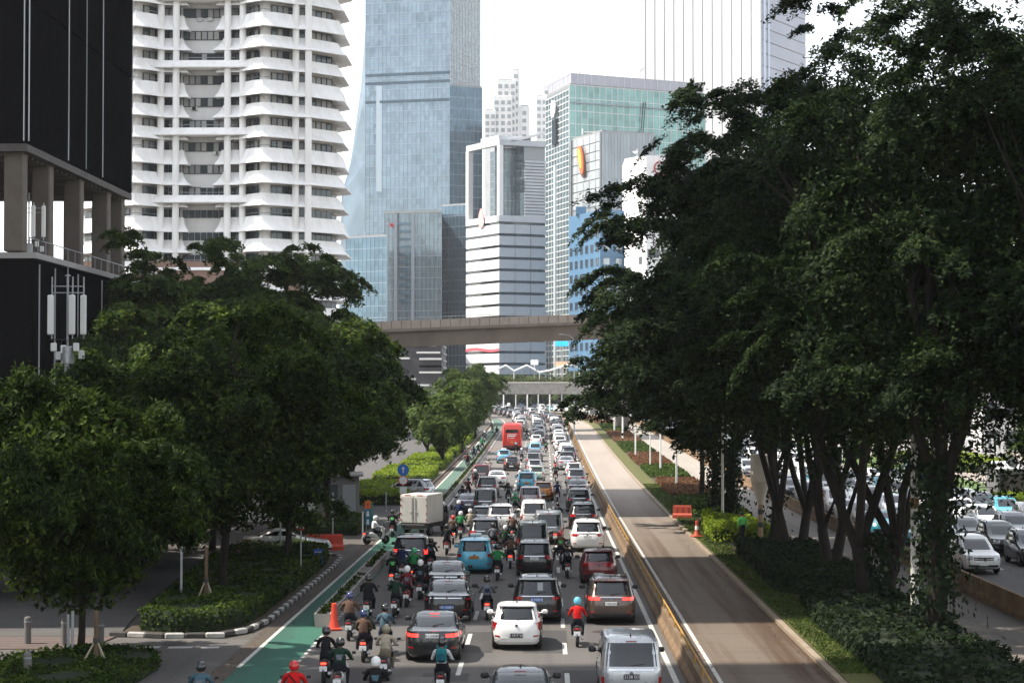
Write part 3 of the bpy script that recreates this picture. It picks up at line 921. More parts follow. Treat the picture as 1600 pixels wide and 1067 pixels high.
def make_scooter(kind='scooter'):
    root = bpy.data.objects.new('motorcycle' if kind != 'scooter' else 'scooter', None); COL.objects.link(root)
    P = mat('scooter_black', (0.012, 0.012, 0.013), 0.3, 0.1, 0.5, 0.6)
    n = 14
    def wheel(r, w):
        t = MB(); prof = [(r * .68, -w * .4), (r * .9, -w * .5), (r, 0), (r * .9, w * .5), (r * .68, w * .4)]
        t.loft([[Vector((x, q * math.cos(2 * PI * k / 18), q * math.sin(2 * PI * k / 18))) for k in range(18)] for q, x in prof])
        return t.mesh('wheel', M_TYRE, 50)
    wm = wheel(.275, .11)
    rb = MB().disc((0, 0, 0), .19, .05, 'X', 16); rb.disc((0, 0, 0), .05, .10, 'X', 10)
    rim = rb.mesh('rim', M_RIM)
    for y in (-.62, .62):
        link('rim', rim, link('wheel', wm, root, (0, y, .275)))
    # rear fairing
    secs = [(-.78, .60, .05, .05), (-.62, .62, .12, .12), (-.35, .60, .16, .16), (-.05, .52, .15, .15), (.10, .36, .14, .08), (.36, .34, .15, .05)]
    rings = []
    for y, z, w, h in secs:
        rings.append([Vector((w * math.copysign(abs(math.cos(2 * PI * k / n)) ** .7, math.cos(2 * PI * k / n)), y, z + h * math.copysign(abs(math.sin(2 * PI * k / n)) ** .7, math.sin(2 * PI * k / n)))) for k in range(n)])
    MB().loft(rings).build('body', P, root, True)
    MB().patch(lambda a, b: Vector(((a - .5) * (.26 - .06 * abs(b - .5)), -.76 + .78 * b, .76 + .05 * math.sin(b * 6) * (1 - b) - .10 * (a - .5) ** 2 * 4)), 4, 8, (0, 0, -.06)).build('seat', M_SEAT, root, 50)
    fr = MB()
    fr.loft([[Vector((w * math.cos(2 * PI * k / n), y + .07 * math.sin(2 * PI * k / n), z)) for k in range(n)] for w, y, z in ((.16, .40, .34), (.20, .42, .55), (.21, .43, .75), (.17, .40, .92), (.12, .36, 1.0))])
    fr.build('front_shield', P, root, True)
    MB().tube([(-.36, .34, 1.04), (-.20, .38, 1.02), (0, .40, 1.0), (.20, .38, 1.02), (.36, .34, 1.04)], [.02, .016, .018, .016, .02], 7).build('handlebar', M_PLASTIC, root, True)
    MB().tube([(0, .40, .9), (0, .50, .60), (0, .62, .275)], [.03, .035, .03], 7).tube([(.07, .47, .6), (.07, .62, .275)], .02, 6).tube([(-.07, .47, .6), (-.07, .62, .275)], .02, 6).build('fork', M_STEEL, root, True)
    MB().patch(lambda a, b: Vector(((a - .5) * .13, .62 + .31 * math.cos(b * 2.2 + .25), .275 + .31 * math.sin(b * 2.2 + .25))), 2, 8, (0, 0, -.01)).build('fender', P, root, True)
    MB().bbox((0, .52, .90), (.22, .10, .12), .04).build('headlight', M_HEAD, root, 40)
    MB().bbox((0, -.80, .66), (.18, .06, .07), .02).build('tail_light', M_TAIL, root, 40)
    MB().bbox((0, -.84, .50), (.24, .015, .16), .005, 0).build('licence_plate', M_PLATE_W, root)
    MB().tube([(0, -.70, .62), (0, -.82, .52), (0, -.88, .38)], [.03, .025, .04], 6).build('rear_mudguard', M_PLASTIC, root, True)
    MB().tube([(.15, .0, .24), (.17, -.30, .27), (.18, -.74, .36)], [.025, .05, .055], 8).build('exhaust', M_STEEL, root, True)
    for g in (-1, 1):
        MB().tube([(g * .26, .36, 1.04), (g * .34, .34, 1.20)], .008, 5).bbox((g * .37, .33, 1.24), (.12, .025, .08), .02).build('mirror', M_PLASTIC, root, 40)
    return root
SCOOTER = make_scooter()
SCOOTER_USED = [False]
SCPAINT = {'black': None, 'red': mat('scooter_red', (.30, .012, .012), .3, .1, .5, .6), 'white': mat('scooter_white', (.6, .6, .58), .3, 0, .5, .6), 'blue': mat('scooter_blue', (.02, .05, .2), .3, .1, .5, .6), 'green': mat('scooter_green', (.02, .14, .05), .3, .1, .5, .6), 'grey': mat('scooter_grey', (.12, .12, .125), .3, .2, .5, .6)}
M_STOPLIT = mat('lit_tail_lamp', (0.5, 0.01, 0.01), 0.3, 0, 0.5, 0, (1.0, 0.04, 0.02), 2.5)
def place_scooter(loc, rz, colour, label, group='scooters in the traffic', lit=False):
    if not SCOOTER_USED[0]:
        SCOOTER_USED[0] = True
        r = SCOOTER; r.location = loc; r.rotation_euler = (0, 0, rz); tag(r, label, 'scooter', group)
    else:
        r = dup(SCOOTER, loc, rz, label, group)
    r.scale = (.93,) * 3
    for k in KIDS[r.name]:
        if SCPAINT.get(colour) and (k.name.startswith('body') or k.name.startswith('front_shield') or k.name.startswith('fender')): paint(k, SCPAINT[colour])
        if k.name.startswith('tail_light'): paint(k, M_STOPLIT if lit else M_TAIL)
    return r
# ------------------------------------------------------------------ the traffic
PROTO = {}
NEAR = []      # every vehicle as (u, Y, short name, lane, object)
def car(kind, paint_name, u, Y, label=None, short=None, lane=None, rz=0.0, style=None, lod=0, flip=False, group='cars queueing on the avenue', z=0.0):
    """rear (or, when flipped, front) bumper at Y"""
    L = car_rings(kind)[0]
    Yc = Y + L / 2
    loc = Wp(u, Yc, z); h = heading(Yc) + rz + (PI if flip else 0)
    if style is not None:
        r = make_car(kind, lod, dict(style, paint=paint_name))
        r.location = loc; r.rotation_euler = (0, 0, h)
        tag(r, label or '', 'car', group)
    else:
        key = (kind, lod)
        if key not in PROTO:
            PROTO[key] = r = make_car(kind, lod, {'paint': paint_name})
            r.location = loc; r.rotation_euler = (0, 0, h); tag(r, label or '', 'car', group)
        else:
            r = dup(PROTO[key], loc, h, label or '', group)
        P = PAINT[paint_name]
        for k in KIDS[r.name]:
            s = k.name.split('.')[0]
            if s in ('body', 'spoiler', 'door_handle') or (s == 'mirror' and kind in ('mpv', 'van', 'hatch')): paint(k, P)
    word = {'suv': 'suv', 'mpv': 'family car', 'van': 'van', 'hatch': 'hatchback', 'sedan': 'sedan'}[kind]
    NEAR.append([u, Yc, short or f'{paint_name} {word}', lane, r, bool(label)])
    return r

GMAIN = 'cars queueing on the avenue'
def pcar(kind, paint_name, px, py, label=None, short=None, lane=None, **kw):
    u, Y = G(px, py)
    return car(kind, paint_name, u, Y, label, short, lane, **kw)
K3, K2, K1 = 'lane beside the busway', 'middle lane', 'kerb lane'
# right lane, nearest first
pcar('van', 'silver', 987, 1103, 'silver boxy van with black rear window, nearest to the busway barrier', 'nearest silver van', K3, style=dict(plate='k', text='B 2138 SOG', plate_z=.80, chrome=True, cw=.9, tail=(.86, .99, .50, .78), bumper_body=True, dark_mirror=True))
pcar('suv', 'brown', 955, 977, 'brown suv with glowing red tail lights ahead of the silver van', 'brown suv', K3, style=dict(brake=True, tail=(.45, .99, .92, 1.03), text='B 1762 KLN', plate_z=.80, cw=.45))
pcar('hatch', 'maroon', 936, 913, 'dark maroon hatchback with a black roof pillar and white plate', 'maroon hatchback', K3, style=dict(tail=(.30, .985, .84, .93), plate_z=.46, text='B 2096 UZO', dark_mirror=True))
pcar('suv', 'white', 918, 863, 'white suv with wide red tail lights ahead of the maroon hatchback', 'wide white suv', K3, style=dict(tail=(.5, .99, .86, 1.0), slant=True, plate_z=.84, rails=False, bumper_body=True))
pcar('suv', 'black', 912, 829, 'black suv with small white plate ahead of the white suv', 'black suv past the white suv', K3)
pcar('suv', 'dark grey', 905, 801, lane=K3)
pcar('sedan', 'black', 903, 778, lane=K3)
pcar('suv', 'grey', 900.5, 763, lane=K3)
pcar('hatch', 'white', 897, 748, lane=K3)
# middle lane
pcar('sedan', 'dark grey', 812, 1150, 'dark glossy sedan at the bottom edge showing only its roof', 'dark glossy sedan', K2, style=dict(dark_mirror=True))
pcar('hatch', 'white', 807, 1017, 'white rounded hatchback with tall red tail lights and black plate', 'white rounded hatchback', K2, style=dict(plate='k', text='B 1917 VG', tail=(.76, .985, .64, .93), slant=True, bumper_body=True, plate_z=.52, dark_mirror=False))
pcar('suv', 'black', 839, 975, 'black suv with chrome tailgate strip ahead of the white hatchback', 'black suv with chrome strip', K2, style=dict(plate='b', text='B 1428 PJ', cw=.75, tail=(.62, .99, .90, 1.0), sticker=[.12], plate_z=.90))
pcar('mpv', 'black', 835, 902, 'black family car with dark red wraparound tail lights and chrome strip', 'black family car', K2, style=dict(tail=(.55, .99, .84, 1.02), slant=True, chrome=True, cw=.56, text='B 1210 TY', plate_z=.88))
pcar('van', 'dark green', 832, 872, 'dark green boxy van just ahead of the black family car', 'dark green van', K2, style=dict(plate_z=.7))
pcar('van', 'grey', 857, 851, 'grey pickup-like van with an orange lamp beside the dark green van', 'grey van', K2)
pcar('van', 'white', 834, 829, 'white van with wide dark rear window ahead of the dark green van', 'white van', K2, style=dict(chrome=True, cw=.8))
pcar('mpv', 'mauve', 828, 796, lane=K2)
pcar('hatch', 'orange', 849, 783, 'bright orange hatchback half hidden by a mauve family car', 'orange hatchback', K2, style=dict(dark_mirror=True))
pcar('mpv', 'sky blue', 823, 768, 'sky blue taxi behind two silver cars in the middle lane', 'middle lane blue taxi', K2, style=dict(taxi=True, plate='y'))
pcar('hatch', 'pale green', 838, 754, lane=K2)
pcar('hatch', 'silver', 835, 742, lane=K2)
pcar('mpv', 'grey', 833, 732, lane=K2)
pcar('sedan', 'dark grey', 836, 722, lane=K2)
pcar('mpv', 'light blue', 836, 713, 'light blue taxi with white roof in the middle lane beyond the red bus rear', 'far light blue taxi', K2, style=dict(taxi=True, plate='y'), lod=1)
# kerb lane
pcar('sedan', 'black', 675, 1036, 'black sedan with lit red tail lights nearest in the kerb lane', 'black sedan', K1, style=dict(brake=True, tail=(.48, .985, .82, .92), text='B 1 UNRI', plate_z=.86, dark_mirror=True))
pcar('sedan', 'black', 698, 973, 'black wagon with pale full width light strip and blue plate', 'black wagon', K1, style=dict(light_bar=.90, tail=(.80, .985, .82, .90), plate='b', text='DK 1028 R', plate_z=.58, dark_mirror=True))
pcar('sedan', 'black', 695, 936, 'second black car with pale full width light strip, ahead of its twin', 'second light strip car', K1, style=dict(light_bar=.90, tail=(.80, .985, .82, .90), plate='b', plate_z=.58, dark_mirror=True))
pcar('mpv', 'sky blue', 741, 897, 'sky blue taxi with orange plate and white roof sign', 'sky blue taxi', K1, style=dict(taxi=True, plate='y', text='B 1254 STU', tail=(.72, .985, .80, 1.04), plate_z=.80, bumper_body=True))
pcar('suv', 'dark grey', 641, 893, 'dark grey suv with red lamps behind the box truck', 'dark grey suv behind the truck', K1, style=dict(brake=True, tail=(.72, .99, .84, 1.06)))
pcar('suv', 'black', 757, 859, 'black suv with swollen red lamps ahead of the sky blue taxi', 'black suv ahead of the taxi', K1, style=dict(tail=(.50, .99, .84, 1.02), slant=True))
pcar('hatch', 'silver', 756, 829, lane=K1)
pcar('suv', 'white', 782, 832, lane=K1)
pcar('van', 'dark grey', 758, 805, lane=K1)
pcar('sedan', 'dark blue', 731, 805, lane=K1)
pcar('suv', 'black', 761, 778, lane=K1)
pcar('sedan', 'white', 776, 762, lane=K1)
pcar('van', 'maroon', 752, 757, lane=K1)
pcar('hatch', 'black', 799, 736, lane=K1)
pcar('hatch', 'light blue', 787, 724, 'light blue taxi just behind the red bus', 'taxi behind the red bus', K1, style=dict(taxi=True, plate='y'), lod=0)

# the far queue beyond the bus
rq = random.Random(11)
pal = ['white', 'silver', 'black', 'grey', 'white', 'dark grey', 'silver', 'black', 'white', 'grey', 'mauve', 'black', 'dark blue', 'brown', 'silver', 'dark grey']
kinds = ['suv', 'mpv', 'hatch', 'sedan', 'van', 'mpv', 'suv']
for lane, u0, Y in ((K3, 2.35, 209.0), (K2, -.95, 277.0), (K1, -4.4, 296.0)):
    while Y < 520:
        k = rq.choice(kinds); p = rq.choice(pal)
        car(k, p, u0 + rq.uniform(-.5, .5), Y, lane=lane, rz=rq.uniform(-.03, .03), lod=0 if Y < 230 else 1)
        Y += car_rings(k)[0] + rq.uniform(1.6, 4.2)
# the queue that comes towards the camera on the opposite road
GOPP = 'cars queueing on the opposite road'
for li, u0 in enumerate((20.5, 23.9, 27.3, 30.7)):
    Y = 70 + li * 3.0 if li else 94
    lane = ['lane beside the stained barrier', 'second opposite lane', 'third opposite lane', 'outer opposite lane'][li]
    first = True
    while Y < 572:
        k = rq.choice(['suv', 'mpv', 'sedan', 'mpv', 'hatch', 'suv', 'van'])
        p = rq.choice(['white', 'white', 'silver', 'black', 'white', 'grey', 'silver', 'cream', 'white', 'dark grey', 'white', 'turquoise', 'black', 'dark blue', 'grey'])
        if li == 0 and first: k, p = 'suv', 'white'
        if li == 1 and Y < 100: k, p = 'suv', ('black' if Y > 84 else 'dark blue')
        if li == 0 and 108 < Y < 122: k, p = 'sedan', 'turquoise'
        if li == 2 and 176 < Y < 214: Y = 214
        if li == 3 and (186 < Y < 224 or 150 < Y < 168): Y = 224 if Y > 186 else 168
        car(k, p, u0 + rq.uniform(-.4, .4), Y, lane=lane, rz=rq.uniform(-.03, .03), flip=True, lod=0 if Y < 165 else 1, group=GOPP)
        Y += car_rings(k)[0] + rq.uniform(1.5, 4.0) + (2 if first else 0)
        first = False

# parked cars at the left side road
def parked(kind, p, px, py, rz, label):
    u, Y = G(px, py)
    r = dup(PROTO[(kind, 0)], Wp(u, Y), rz, label, 'cars in the side roads') if (kind, 0) in PROTO else None
    if r:
        for k in KIDS[r.name]:
            if k.name.split('.')[0] in ('body', 'spoiler', 'door_handle'): paint(k, PAINT[p])
    return r
parked('sedan', 'white', 448, 868, -1.45, 'white car in the left side road behind the hedge island') if ('sedan', 0) in PROTO else None
parked('suv', 'silver', 634, 781, 1.2, 'white suv standing in the side road below the round blue sign')

# ------------------------------------------------------------------ box truck
def make_truck(loc, rz):
    t = thing('box_truck', 'small truck with pale aluminium box body turning out of the side road', 'truck', loc, rz)
    A = noisy('box_aluminium', (0.56, 0.53, 0.49), (0.66, 0.63, 0.58), 1.5, 0.55, metal=0.15)
    A2 = noisy('box_panel', (0.48, 0.45, 0.41), (0.56, 0.52, 0.48), 1.5, 0.6, metal=0.15)
    MB().bbox((0, -.35, 1.62), (1.72, 3.0, 1.72), .03).build('cargo_box', A2, t)
    for g in (-1, 1):
        d = MB().bbox((g * .42, -1.875, 1.60), (.80, .05, 1.56), .015).build('rear_door', A, t)
        MB().tube([(g * .10, -1.925, .9), (g * .10, -1.925, 2.3)], .018, 6).build('lock_bar', M_STEEL, d)
        MB().bbox((g * .17, -1.925, 1.45), (.12, .04, .06), .01).build('handle', M_STEEL, d)
        for z in (1.0, 1.35, 1.85, 2.2):
            MB().bbox((g * .80, -1.915, z), (.05, .03, .12), .008).build('hinge', M_TAIL, d)
    for k in range(2):
        MB().bbox((-.38 + .76 * k, -1.87, 2.44), (.36, .03, .06), .01).build('reflector_strip', M_TAIL, t)
    for y in (-1.3, -.8, -.3, .2, .7):
        MB().bbox((.87, y, 1.62), (.02, .03, 1.6), .004).build('side_rib', A, t)
    MB().bbox((0, -.2, .62), (1.5, 3.6, .22), .03).build('chassis', M_PLASTIC, t)
    cab = MB()
    def rr(y0, y1, w, z, k=.12): return [Vector(p) for p in ((-w + k, y0, z), (w - k, y0, z), (w, y0 + k, z), (w, y1 - k, z), (w - k, y1, z), (-w + k, y1, z), (-w, y1 - k, z), (-w, y0 + k, z))]
    cab.loft([rr(1.2, 2.55, .80, .45), rr(1.2, 2.62, .82, .9), rr(1.2, 2.58, .82, 1.2), rr(1.25, 2.1, .74, 1.85), rr(1.35, 1.9, .62, 1.93)])
    c = cab.build('cab', PAINT['black'], t, 35)
    MB().bbox((.795, 1.85, 1.48), (.05, .75, .46), .02).build('side_window', M_GLASS, c)
    MB().bbox((-.795, 1.85, 1.48), (.05, .75, .46), .02).build('side_window', M_GLASS, c)
    MB().patch(lambda a, b: Vector(((.5 - a) * 1.4, 2.56 - .42 * b, 1.25 + .55 * b)), 2, 2, (0, -.04, 0)).build('windscreen', M_GLASS, c)
    for g in (-1, 1):
        MB().tube([(g * .80, 2.35, 1.3), (g * 1.0, 2.45, 1.35)], .015, 5).bbox((g * 1.0, 2.45, 1.5), (.16, .05, .30), .02).build('mirror', M_PLASTIC, c)
        MB().bbox((g * .62, -1.88, .62), (.26, .06, .10), .02).build('tail_light', M_TAIL, t)
    MB().bbox((0, -1.90, .55), (.48, .03, .16), .01).build('licence_plate', M_PLATE_Y, t)
    MB().bbox((0, -1.84, .46), (1.6, .08, .10), .02).build('rear_bumper', M_STEEL, t)
    wm, rm = wheel_meshes()
    for y in (-1.0, 1.75):
        for g in (-1, 1):
            w = link('wheel', wm, t, (g * .70, y, .34)); link('rim', rm, w)
    return t
u, Y = G(655, 838)
make_truck(Wp(u + .15, Y + 1.9), -.26)
NEAR.append([u, Y + 2, 'box truck', K1, None, True])

# ------------------------------------------------------------------ buses
def make_bus(loc, rz, body_m, label, L=11.0, Wd=2.5, H=3.5, front=False, band=None):
    t = thing('bus', label, 'bus', loc, rz)
    def rr(y0, y1, w, z, k=.18): return [Vector(p) for p in ((-w + k, y0, z), (w - k, y0, z), (w, y0 + k, z), (w, y1 - k, z), (w - k, y1, z), (-w + k, y1, z), (-w, y1 - k, z), (-w, y0 + k, z))]
    h = L / 2; w = Wd / 2
    MB().loft([rr(-h + .15, h - .1, w - .05, .30), rr(-h, h, w, .55), rr(-h, h, w, H - .55), rr(-h + .06, h - .12, w - .06, H - .18), rr(-h + .3, h - .4, w - .28, H)]).build('body', body_m, t, 35)
    MB().bbox((0, -h - .005, H - 1.02), (Wd * .66, .05, .42), .03).build('rear_window', M_GLASS, t)
    MB().bbox((0, h + .004, H - 1.55), (Wd * .9, .05, 1.75), .08).build('windscreen', M_GLASS, t)
    sign = MB().bbox((0, h + .04, H - .42), (Wd * .6, .04, .24), .02).build('route_display', mat('route_display', (.02, .02, .02), .5, emit=(1, .35, .05), es=.5), t)
    for g in (-1, 1):
        for k in range(7):
            y = -h + 1.1 + k * (L - 2.0) / 7
            MB().bbox((g * (w - .005), y + .6, H - 1.45), (.04, (L - 2.0) / 7 - .1, 1.0), .015).build('side_window', M_GLASS, t)
        MB().bbox((g * (w - .22), -h - .005, .95), (.22, .05, .42), .02).build('tail_light', M_TAIL, t)
        MB().bbox((g * (w - .16), -h - .005, H - .55), (.12, .05, .12), .02).build('marker_light', M_TAIL, t)
        MB().bbox((g * (w - .35), h + .005, .80), (.34, .05, .18), .02).build('headlight', M_HEAD, t)
        MB().tube([(g * (w - .1), h - .1, H - .5), (g * (w + .22), h + .25, H - .6), (g * (w + .22), h + .25, H - .9)], .03, 6).bbox((g * (w + .22), h + .25, H - 1.1), (.18, .08, .36), .02).build('mirror', M_PLASTIC, t)
    MB().bbox((0, -h - .01, .48), (Wd * .95, .06, .22), .02).build('rear_bumper', M_PLASTIC, t)
    MB().bbox((0, h + .01, .45), (Wd * .95, .06, .26), .02).build('front_bumper', M_PLASTIC, t)
    MB().bbox((0, -h - .02, 1.0), (.5, .03, .16), .01).build('licence_plate', M_PLATE_Y, t)
    MB().bbox((0, -h - .012, 1.28), (Wd * .52, .03, .30), .01).build('engine_grille', M_PLASTIC if front else body_m, t)
    if not front:
        wh = mat('white_print', (.75, .72, .70), .6)
        for z, hw, hh in ((2.06, .62, .10), (1.84, .45, .13), (1.58, .30, .06)):
            MB().bbox((0, -h - .008, z), (hw * 2, .02, hh), .006).build('print_band', wh, t)
        MB().bbox((-.55, -h - .007, 1.72), (.07, .02, .5), .006, rz=0).build('print_band', wh, t)
    if band:
        for g in (-1, 1):
            MB().bbox((g * (w + .002), 0, 1.15), (.02, L * .9, .5), .005).build('side_band', band, t)
        MB().bbox((0, h + .004, 1.05), (Wd * .8, .04, .30), .01).build('front_band', band, t)
    wm = MB().disc((0, 0, 0), .48, .3, 'X', 20).mesh('wheel', M_TYRE)
    rm = MB().disc((0, 0, 0), .27, .32, 'X', 14).mesh('rim', M_RIM)
    for y in (-h + 2.6, h - 2.4):
        for g in (-1, 1):
            link('rim', rm, link('wheel', wm, t, (g * (w - .17), y, .48)))
    return t
M_BUSRED = mat('bus_red', (0.62, 0.03, 0.018), 0.35, 0, 0.5, 0.7)
ub, Yb = G(800, 704)
make_bus(Wp(ub, Yb + 5.5), heading(Yb), M_BUSRED, 'tall red coach in the kerb lane seen from behind')
NEAR.append([ub, Yb + 5, 'red bus', K1, None, True])
make_bus(Wp(29.2, 209), PI, PAINT['white'], 'white roofed city bus with dark front behind the forked tree', H=3.3, front=True, band=PAINT['blue'])
NEAR.append([29.2, 208, 'white roofed bus', 'outer opposite lane', None, True])
make_bus(Wp(30.9, 161), PI, PAINT['turquoise'], 'dark turquoise bus partly hidden by the ivy covered trunk', L=8.5, H=3.0, front=True, band=PAINT['white'])
NEAR.append([30.9, 160, 'turquoise bus', 'outer opposite lane', None, True])

# ------------------------------------------------------------------ motorcycles and riders (ground pixel, pose, jacket, helmet, trousers, scooter colour, lit)
RID = [
    (505, 1070, 'upright', 'black', 'black', 'dark', 'black', 1, 'nearest the dashed green lane line', 0),
    (527, 1092, 'broad', 'dark green', 'striped', 'dark', 'white', 0, 'at the bottom edge beside the green lane', 0),
    (566, 1036, 'broad', 'dark green', 'green', 'dark', 'black', 1, 'ahead of the rider in beige', 'brown'),
    (600, 1066, 'foot_down', 'beige', 'olive', 'khaki', 'grey', 0, 'between the black sedan and the green helmet', 0),
    (583, 1130, 'broad', 'black', 'white', 'dark', 'black', 0, 'cut off by the bottom edge behind the beige jacket', 0),
    (688, 1092, 'upright', 'white', 'black', 'dark', 'black', 0, 'behind the black sedan with a teal backpack', 0),
    (573, 968, 'broad', 'black', 'black', 'dark', 'black', 0, 'close beside the concrete planters', 0),
    (598, 1026, 'leaning', 'blue grey', 'black', 'jeans', 'black', 1, 'beside the front wing of the black sedan', 0),
    (616, 966, 'leaning', 'dark green', 'black', 'dark', 'grey', 0, 'beside the black wagon', 0),
    (634, 950, 'upright', 'maroon', 'white', 'dark', 'red', 0, 'just left of the black wagon', 0),
    (612, 921, 'upright', 'black', 'black', 'dark', 'black', 1, 'ahead of the planter riders', 0),
    (646, 915, 'broad', 'black', 'green', 'dark', 'black', 1, 'right behind the dark grey suv', 'green'),
    (672, 895, 'upright', 'black', 'black', 'dark', 'black', 0, 'between the dark grey suv and the sky blue taxi', 0),
    (760, 970, 'upright', 'grey', 'black', 'dark', 'black', 1, 'between the black wagon and the chrome strip suv', 0),
    (903, 1012, 'upright', 'red', 'cyan', 'dark', 'black', 0, 'between the white hatchback and the brown suv', 0),
    (777, 908, 'broad', 'green', 'black', 'dark', 'black', 0, 'just beside the sky blue taxi', 0),
    (797, 889, 'broad', 'brown', 'black', 'dark', 'red', 1, 'beside the black family car', 0),
    (886, 904, 'upright', 'black', 'black', 'dark', 'black', 0, 'beside the maroon hatchback', 0),
    (876, 882, 'foot_down', 'brown', 'red', 'dark', 'black', 0, 'just ahead of the rider beside the maroon hatchback', 0),
    (801, 848, 'upright', 'brown', 'white', 'dark', 'green', 1, 'between the black suv and the dark green van', 0),
    (794, 787, 'upright', 'black', 'black', 'dark', 'black', 0, 'alone on the left lane line', 0),
    (731, 778, 'upright', 'maroon', 'black', 'dark', 'black', 0, 'at the end of the planters by the green lane', 0),
    (707, 851, 'upright', 'brown', 'red', 'dark', 'red', 1, 'leading the group beside the box truck', 0),
    (719, 843, 'broad', 'green', 'white', 'dark', 'black', 0, 'beside the one with the red helmet', 0),
    (716, 822, 'broad', 'navy', 'white', 'dark', 'black', 0, 'right of the box truck cab', 0),
    (734, 838, 'upright', 'beige', 'white', 'khaki', 'white', 0, 'between the green jacket and the silver hatchback', 0),
    (612, 840, 'upright', 'black', 'black', 'dark', 'black', 0, 'behind the tail of the box truck', 0),
    (872, 826, 'leaning', 'black', 'black', 'dark', 'black', 0, 'between the white van and the black suv', 0),
    (868, 852, 'foot_down', 'maroon', 'black', 'dark', 'black', 1, 'beside the grey van', 0),
    (730, 731, 'broad', 'maroon', 'black', 'dark', 'grey', 0, 'alone on the green lane past the junction', 0),
    (747, 712, 'upright', 'black', 'white', 'dark', 'black', 0, 'leading the pair far along the green lane', 0),
    (753, 703, 'upright', 'green', 'green', 'dark', 'black', 0, 'in the pair far along the green lane', 0),
    (806, 712, 'upright', 'black', 'cyan', 'dark', 'black', 0, 'right behind the red bus', 0),
    (878, 731, 'foot_down', 'black', 'black', 'dark', 'black', 0, 'between the far lanes by the white hatchback', 0),
    (853, 708, 'upright', 'black', 'black', 'dark', 'red', 0, 'beside the far light blue taxi', 0),
    (823, 686, 'upright', 'black', 'black', 'dark', 'black', 0, 'between the red bus and the far queue', 0),
    (757, 691, 'upright', 'black', 'white', 'dark', 'black', 0, 'far up the green lane under the trees', 0),
    (776, 682, 'upright', 'black', 'black', 'dark', 'white', 0, 'first of the far riders beside the red bus', 0),
    (769, 676, 'upright', 'brown', 'black', 'dark', 'black', 0, 'far ahead on the green lane', 0),
    (763, 742, 'upright', 'beige', 'black', 'dark', 'grey', 0, 'beside the maroon van', 0),
    (862, 694, 'upright', 'black', 'black', 'dark', 'black', 0, 'far between the two right lanes', 0),
    (305, 1140, 'broad', 'blue grey', 'black', 'dark', 'black', 0, 'alone on the near side road', 0),
    (453, 1138, 'broad', 'red', 'red', 'dark', 'black', 0, 'at the bottom edge of the green lane', 0),
    (543, 1002, 'broad', 'brown', 'navy', 'dark', 'black', 0, 'between the cone and the green helmet rider', 0),
    (655, 938, 'broad', 'black', 'white', 'dark', 'grey', 0, 'squeezed beside the second light strip car', 0),
    (627, 906, 'upright', 'navy', 'black', 'jeans', 'black', 0, 'behind the kerb side corner of the dark grey suv', 0),
    (697, 868, 'upright', 'black', 'black', 'dark', 'red', 0, 'ahead of the dark grey suv by the taxi', 0),
    (770, 866, 'foot_down', 'grey', 'black', 'dark', 'black', 0, 'beside the black suv ahead of the taxi', 0),
    (789, 870, 'upright', 'dark green', 'white', 'dark', 'black', 0, 'beside the dark green van', 0),
    (805, 806, 'upright', 'green', 'green', 'dark', 'black', 0, 'beside the white van', 0),
    (812, 764, 'upright', 'black', 'white', 'dark', 'black', 0, 'just beside the middle lane taxi', 0),
    (871, 784, 'upright', 'navy', 'black', 'dark', 'grey', 0, 'past the orange hatchback', 0),
    (868, 752, 'upright', 'black', 'red', 'dark', 'red', 0, 'on the lane line past the middle lane taxi', 0),
    (742, 762, 'upright', 'dark green', 'white', 'dark', 'black', 0, 'by the planters behind the maroon van', 0),
    (722, 792, 'broad', 'black', 'black', 'dark', 'black', 0, 'beside the dark blue sedan', 0),
    (740, 718, 'upright', 'navy', 'black', 'dark', 'black', 0, 'trailing the pair on the green lane', 0),
    (815, 722, 'upright', 'grey', 'white', 'dark', 'black', 0, 'between the black hatchback and the middle lane', 0),
]
BACK_PANEL = MB().patch(lambda a, b: Vector(((a - .5) * (.15 + .07 * b), -.345 + .05 * abs(a - .5) - .01 * math.sin(b * 3) + .05 * b, 1.09 + .16 * b)), 4, 4, (0, .03, 0)).mesh('back_panel', M_PLASTIC, True)
bg_ = MB().bbox((.10, -.36, .98), (.26, .12, .24), .04); bg_.tube([(.14, -.31, 1.08), (0, -.31, 1.25), (-.14, -.24, 1.38)], .018, 6)
BAG = bg_.mesh('shoulder_bag', M_PLASTIC, 40)
BACK = [None, 'grey', 'lime', None, 'blue grey', 'navy', None, None]
for ri, (px, py, pose, jk, hmt, pn, sc, lit, where, second) in enumerate(RID):
    u, Y = G(px, py)
    Yc = Y + .85
    loc = Wp(u, Yc); rz = heading(Yc) + random.uniform(-.04, .04)
    place_scooter(loc, rz, sc, ' '.join(f'{sc} scooter under the rider in {jk} {where}'.split()[:16]), lit=bool(lit))
    hw = {'striped': 'white striped', 'olive': 'olive'}.get(hmt, hmt)
    make_person(pose, jk, pn, hmt, ' '.join(f'rider in {jk} jacket and {hw} helmet {where}'.split()[:16]), loc, rz)
    pn_ = BACK[ri % 8]
    me_ = THINGS[-1]
    if pn_ and pn_ != jk and jk not in ('red', 'white', 'beige'):
        o = link('back_panel', BACK_PANEL, me_); paint(o, cloth(pn_, JK[pn_]))
    if ri % 5 == 2 and not second and jk != 'white':
        o = link('shoulder_bag', BAG, me_); paint(o, cloth('black', JK['black']))
    if second:
        back = Vector((math.sin(rz), -math.cos(rz), 0)) * .34
        make_person('pillion', second, 'dark', 'navy' if second == 'brown' else 'green', f'pillion passenger in {second} {where}', loc + back + Vector((0, 0, .03)), rz)
